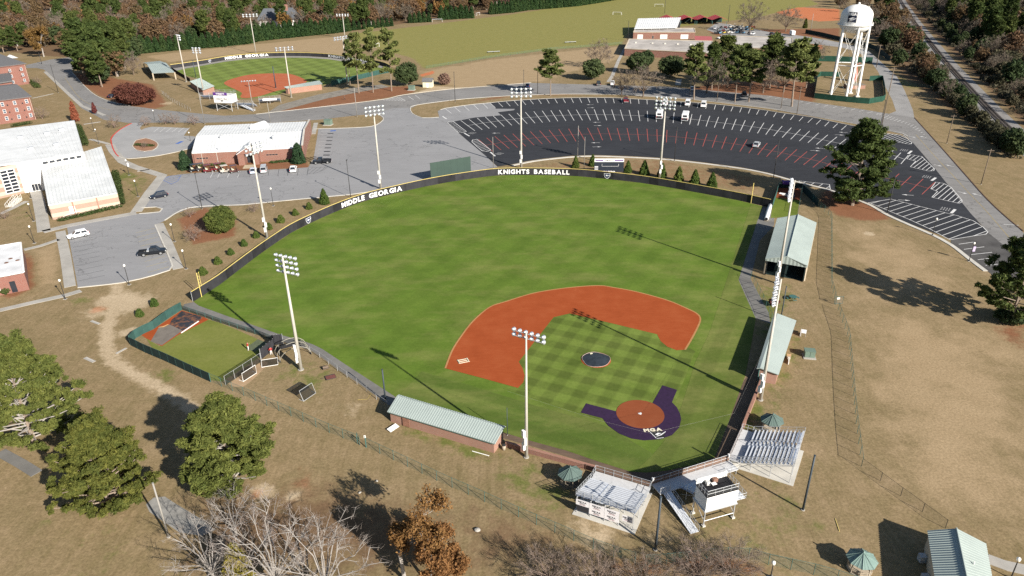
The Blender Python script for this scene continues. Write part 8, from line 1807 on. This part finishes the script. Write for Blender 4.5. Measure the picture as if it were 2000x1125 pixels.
car('suv',(154,463),hd((172,460),(135,468)),'white sport utility car parked alone in the small left car park','white',(.80,.81,.82),1.12)
pk=car('pickup',(299,497),hd((272,500),(326,494)),'black pickup with open bed parked by the right kerb of the small car park','black',(.012,.014,.018),1.12)
car('suv',(311,386),hd((328,382),(293,389)),'dark blue-black car parked by the pavement below the blue bays','navy',(.014,.018,.03),1.1)
car('pickup',(629,319),hd((645,318),(612,320)),'black pickup parked at the end of the white bays by the recreation centre','black',(.012,.014,.018),1.15)
car('sedan',(573,334),hd((573,340),(575,328)),'white car parked nose-in before the right magnolia','white',(.8,.8,.8),1.25)
car('van',(516,335),hd((516,342),(518,330)),'silver van parked before the recreation centre entrance','silver',(.42,.44,.46),1.05)
car('sedan',(495,337),hd((494,343),(496,331)),'pale blue car parked behind the white floodlight mast','paleblue',(.50,.56,.66),1.2)
car('bus',(1288,230),hd((1286,236),(1291,216)),'white shuttle bus in the car park, left of two','white',(.8,.8,.8),1.15);car('bus',(1338,234),hd((1335,240),(1341,220)),'white shuttle bus in the car park, right of two','white',(.8,.8,.8),1.15)
car('van',(1343,205),hd((1340,212),(1346,192)),'white passenger van on the outer row, left of two','white',(.8,.8,.8),1.2);car('van',(1374,208),hd((1371,214),(1378,195)),'white passenger van on the outer row, right of two','white',(.8,.8,.8),1.2)
car('van',(1299,204),hd((1297,208),(1300,192)),'white service van half hidden by floodlights on the outer row','white',(.8,.8,.8),1.2)
car('pickup',(1222,199),hd((1224,204),(1219,188)),'red pickup on the outer row of the car park','red',(.16,.02,.03),1.15)
car('sedan',(1477,286),hd((1472,290),(1482,276)),'silver-grey car alone on the red bays','silver',(.36,.37,.38),1.25)
car('sedan',(1030,170),hd((1032,172),(1027,160)),'dark blue car parked on the ring road by the dry lawn','blue',(.02,.035,.09),1.3);car('pickup',(1169,166),hd((1170,170),(1168,158)),'dark green pickup at the lawn edge by the round live oak','darkgreen',(.04,.05,.05),1.15);car('pickup',(1196,166),hd((1197,170),(1195,158)),'white pickup at the lawn edge by the footpath','white',(.8,.8,.8),1.15)
car('sedan',(1352,176),hd((1353,180),(1351,168)),'pale blue car behind the pine trunks','paleblue',(.5,.56,.66),1.25);car('pickup',(1453,187),hd((1455,190),(1450,178)),'black pickup in the shade of the pine row','black',(.012,.014,.018),1.15);car('sedan',(221,190),hd((212,192),(232,188)),'dark car parked in shade under the maroon oak','navy',(.014,.018,.03),1.25)
car('pickup',(1408,76),hd((1400,77),(1418,75)),'white pickup in the maintenance yard behind the red shed','white',(.8,.8,.8),1.2);car('pickup',(1470,68),hd((1462,70),(1478,64)),'white pickup parked by the machinery rows','white',(.8,.8,.8),1.2);car('van',(1396,57),hd((1396,62),(1398,50)),'white truck among the machinery in the yard','white',(.8,.8,.8),1.2);car('suv',(1507,68),hd((1500,70),(1515,66)),'black car near the white trailer','black',(.012,.014,.018),1.2)
# truck bed toolbox
MB().box((-.75,0,1.15),(.5,1.8,.35)).build('toolbox',M_GALV,pk)
q=G(1547,69);tl=thing('box_trailer','white box trailer parked by the bare trees','trailer',q,1.5);MB().box((0,0,2.2),(7,2.6,2.9)).build('box',M_WHITE,tl);MB().box((-3.52,-.65,2.1),(.05,1.2,2.5)).build('door',M_BANNER,tl);MB().box((-3.52,.65,2.1),(.05,1.2,2.5)).build('door',M_BANNER,tl)
for s in (-1,1):MB().lathe([(.5,-.15),(.5,.15)],14,(-.5,s*1.2,.5),ax=(0,1,0)).build('wheel',M_RUBBER,tl)
MB().tube((3.5,0,.8),(5,0,.6),.1,n=6).build('drawbar',M_DPOLE,tl)
q=G(1325,64);bt=thing('boom_lift','cream boom lift folded beside the white shed','boom lift',q,.02);MB().box((0,0,1.0),(4,2.4,1.2)).build('base',M_CREAM,bt);MB().box((4,0,3.2),(16,.9,.9)).build('boom',M_CREAM,bt);MB().box((12.4,0,2.4),(1.6,1.6,1.6)).build('basket',M_CREAM,bt)
for x in (-1.4,1.4):
 for s in (-1,1):MB().lathe([(.5,-.2),(.5,.2)],12,(x,s*1.2,.5),ax=(0,1,0)).build('wheel',M_RUBBER,bt)
# golf carts and yard machines
def cart(px,heading,label,pname,col,roof=True,s=1.1):
 q=G(*px);root=thing('golf_cart',label,'golf cart',(q.x,q.y,.03),heading);root.scale=(s,)*3;pt=paint(pname,col)
 mb=MB();loft(mb,[(-1.2,ringsec(.55,.35,.8,.08)),(-.4,ringsec(.6,.3,.8,.08)),(-.3,ringsec(.6,.3,.45,.06)),(.5,ringsec(.6,.3,.45,.06)),(.6,ringsec(.6,.3,.9,.08)),(1.2,ringsec(.5,.35,.65,.08))]);mb.build('body',pt,root)
 MB().box((-.35,0,.88),(.5,1.1,.14)).build('seat',M_CREAM,root);MB().box((-.62,0,1.15),(.1,1.1,.45)).build('backrest',M_CREAM,root)
 for x in (-.75,.6):
  for y in (-.55,.55):MB().tube((x,y,.8),(x*.9,y,1.85),.03,n=5).build('roof_post',M_DPOLE,root)
 if roof:MB().box((-.1,0,1.88),(1.7,1.2,.07)).build('roof',pt,root)
 wheels(root,(-.8,.85),.65,.24);MB().lathe([(.14,0),(.16,.02)],10,(.4,.25,1.0),ax=(-.6,0,.8)).build('steering_wheel',M_DPOLE,root)
for px_,lab,pn,col in (((379,335),'dark golf cart at the left end of the cart row','black',(.012,.014,.018)),((393,333),'dark golf cart second in the cart row','charcoal',(.04,.04,.045)),((407,336),'maroon golf cart third in the cart row','maroon',(.14,.02,.025)),((427,333),'maroon golf cart in the middle of the row, behind the white one','maroon',(.14,.02,.025)),((440,337),'cream golf cart in the cart row','cream',(.5,.46,.4)),((458,337),'brown golf cart nearest the entrance path','brownpaint',(.09,.04,.035))):cart(px_,hd((px_[0]-6,px_[1]+1),(px_[0]+6,px_[1]-1)),lab,pn,col,True,1.35)
rs=random.Random(5);MC=[('white',(.8,.8,.8)),('gearblue',(.10,.22,.34)),('gearred',(.32,.05,.04)),('cream',(.5,.46,.4)),('gearyellow',(.5,.38,.06)),('charcoal',(.04,.04,.045))]
k=0
for r_ in range(3):
 for c_ in range(9):
  u,v=1398+c_*8+r_*5+rs.uniform(-2,2),66-r_*6+rs.uniform(-1,1);n_,col=MC[rs.randrange(6)];q=G(u,v);a=rs.uniform(0,3);mm=thing('yard_machine','small mower or machine in the crowded maintenance yard rows','mower',q,a,'mowers and machines in the maintenance yard');s=rs.uniform(.9,1.5);mm.scale=(s,)*3
  MB().box((0,0,.75),(2.4,1.3,.6)).build('chassis',paint(n_,col),mm);MB().box((-.6,0,1.3),(.9,.9,.6)).build('seat',M_BLACK,mm);MB().box((.8,0,1.2),(.8,1.0,.4)).build('bonnet',paint(n_,col),mm)
  for x in (-.8,.8):
   for y in (-.7,.7):MB().lathe([(.4,-.12),(.4,.12)],10,(x,y,.4),ax=(0,1,0)).build('wheel',M_RUBBER,mm)
  if rs.random()<.5:MB().box((-.4,0,2.3),(1.4,1.2,.08)).build('canopy',paint(n_,col),mm);MB().tube((-.9,0,1.3),(-.9,0,2.3),.05,n=5).build('canopy_post',M_DPOLE,mm)
# ------------------------------------------------------------------ people
def person(px,label,heading,pose,top,legs,skin=(.45,.28,.2),hair=(.03,.02,.015)):
 q=G(*px);root=thing('person',label,'person',(q.x,q.y,.03),heading)
 J=dict(pel=(0,0,.95),spine=(.02,0,1.2),chest=(.03,0,1.42),neck=(.04,0,1.54),head=(.06,0,1.66),crown=(.07,0,1.76),shl=(.02,.2,1.44),shr=(.02,-.2,1.44),ell=pose['el'],elr=pose['er'],hal=pose['hl'],har=pose['hr'],hpl=(0,.1,.92),hpr=(0,-.1,.92),knl=pose['kl'],knr=pose['kr'],anl=pose['al'],anr=pose['ar'],tol=tuple(a+b for a,b in zip(pose['al'],(.18,.02,-.05))),tor=tuple(a+b for a,b in zip(pose['ar'],(.18,-.02,-.05))))
 rad=dict(pel=.15,spine=.14,chest=.16,neck=.06,head=.105,crown=.09,shl=.075,shr=.075,ell=.05,elr=.05,hal=.04,har=.04,hpl=.1,hpr=.1,knl=.065,knr=.065,anl=.045,anr=.045,tol=.045,tor=.045)
 E_=[('pel','spine'),('spine','chest'),('chest','neck'),('neck','head'),('head','crown'),('chest','shl'),('shl','ell'),('ell','hal'),('chest','shr'),('shr','elr'),('elr','har'),('pel','hpl'),('hpl','knl'),('knl','anl'),('anl','tol'),('pel','hpr'),('hpr','knr'),('knr','anr'),('anr','tor')]
 ks=list(J);me=bpy.data.meshes.new('body');me.from_pydata([J[k] for k in ks],[(ks.index(a),ks.index(b)) for a,b in E_],[]);ob=bpy.data.objects.new('body',me);C.objects.link(ob)
 sm=ob.modifiers.new('skin','SKIN')
 for v,k in zip(me.skin_vertices[0].data,ks):v.radius=(rad[k],rad[k]);v.use_root=(k=='pel')
 ob.modifiers.new('sub','SUBSURF').levels=1
 dg=bpy.context.evaluated_depsgraph_get();dg.update();m2=bpy.data.meshes.new_from_object(ob.evaluated_get(dg));bpy.data.objects.remove(ob)
 m2.materials.clear()
 for nm,c in (('skin',skin),(top[0],top[1]),(legs[0],legs[1]),('shoe_dark',(.03,.03,.03)),('hair_dark',hair)):m2.materials.append(mat(nm,c,.8,.1,3))
 for p in m2.polygons:
  c=p.center;z=c.z
  arm=abs(c.y)>.24 and z<1.25
  p.material_index=4 if z>1.70 or (z>1.6 and c.x<.0) else 0 if z>1.5 or (arm and z<1.12 and abs(c.y)>.26) else 1 if z>.98 else 3 if z<.1 else 2
  p.use_smooth=True
 link('body',m2,root);return root
WALKP=dict(el=(.1,.32,1.18),er=(-.12,-.32,1.18),hl=(.3,.3,1.02),hr=(-.05,-.32,.95),kl=(.22,.1,.52),kr=(-.1,-.1,.5),al=(.3,.1,.08),ar=(-.38,-.1,.14))
THROW=dict(el=(.25,.4,1.35),er=(.1,-.42,1.5),hl=(.5,.35,1.3),hr=(.2,-.55,1.72),kl=(.22,.16,.52),kr=(-.05,-.18,.5),al=(.25,.2,.08),ar=(-.2,-.22,.08))
STAND=dict(el=(.02,.32,1.18),er=(.05,-.32,1.18),hl=(.15,.32,.98),hr=(.25,-.28,1.05),kl=(.05,.12,.5),kr=(.02,-.12,.5),al=(0,.14,.08),ar=(0,-.14,.08))
person(zb_([(1510,618)])[0],'person in red top and white trousers bending on the bullpen grass',1.0,THROW,('red_shirt',(.45,.03,.03)),('white_trousers',(.75,.75,.74)))
person(zb_([(1778,672)])[0],'person in red top and white trousers beside the black panel wall',2.0,STAND,('red_shirt',(.45,.03,.03)),('white_trousers',(.75,.75,.74)))
pr_=person((673,195),'person in dark clothes walking on the pine straw by the softball field',.4,WALKP,('dark_shirt',(.02,.02,.025)),('dark_trousers',(.03,.03,.035)));pr_.scale=(1.15,)*3
# ------------------------------------------------------------------ small clutter
def stone_mesh(seed):
 rs=random.Random(seed);mb=MB();mb.lathe([(.05,-.1),(.5,-.05),(.62,.12),(.45,.28),(.1,.36)],9);mb.v=[(x*rs.uniform(.75,1.2),y*rs.uniform(.6,1.0),z*rs.uniform(.8,1.1)) for x,y,z in mb.v];return mb.mesh('stone',M_CONC,True)
for i,(px_,lab) in enumerate((((932,1036),'pale flat stone on the grass below the near fence, right one'),((857,1038),'tan flat stone on the grass beside the orange oak'),((736,940),'small pale stone on the near lawn'),((703,963),'small tan stone on the near lawn, lower one'))):
 q=G(*px_);o=link('field_stone',stone_mesh(i),None,(q.x,q.y,.05),(0,0,i*1.3),(.75 if i<2 else .4,)*3);tag(o,lab,'stone')
for px_,col,lab in (((984,878),M_TIMBER,'tan barrel at the right corner of the third base dugout'),((1141,958),M_DPOLE,'dark litter bin at the left end of the near grandstand'),((1462,852),M_GTRIM,'green litter bin by the first base grandstand')):
 q=G(*px_);bn2=thing('litter_bin',lab,'bin',q);MB().lathe([(.27,0),(.31,.45),(.3,.85)],14).build('drum',col,bn2,True);MB().lathe([(.33,.85),(.33,.92),(.1,.98)],14).build('lid',M_DPOLE,bn2)
for u,v in ((40,270),(92,262),(120,255),(60,292),(110,284)):q=G(u,v,zm)-g0;MB().box((q.x,q.y,zm+.4),(1.6,1.3,.8),.6).build('roof_unit',M_GALV,gym)
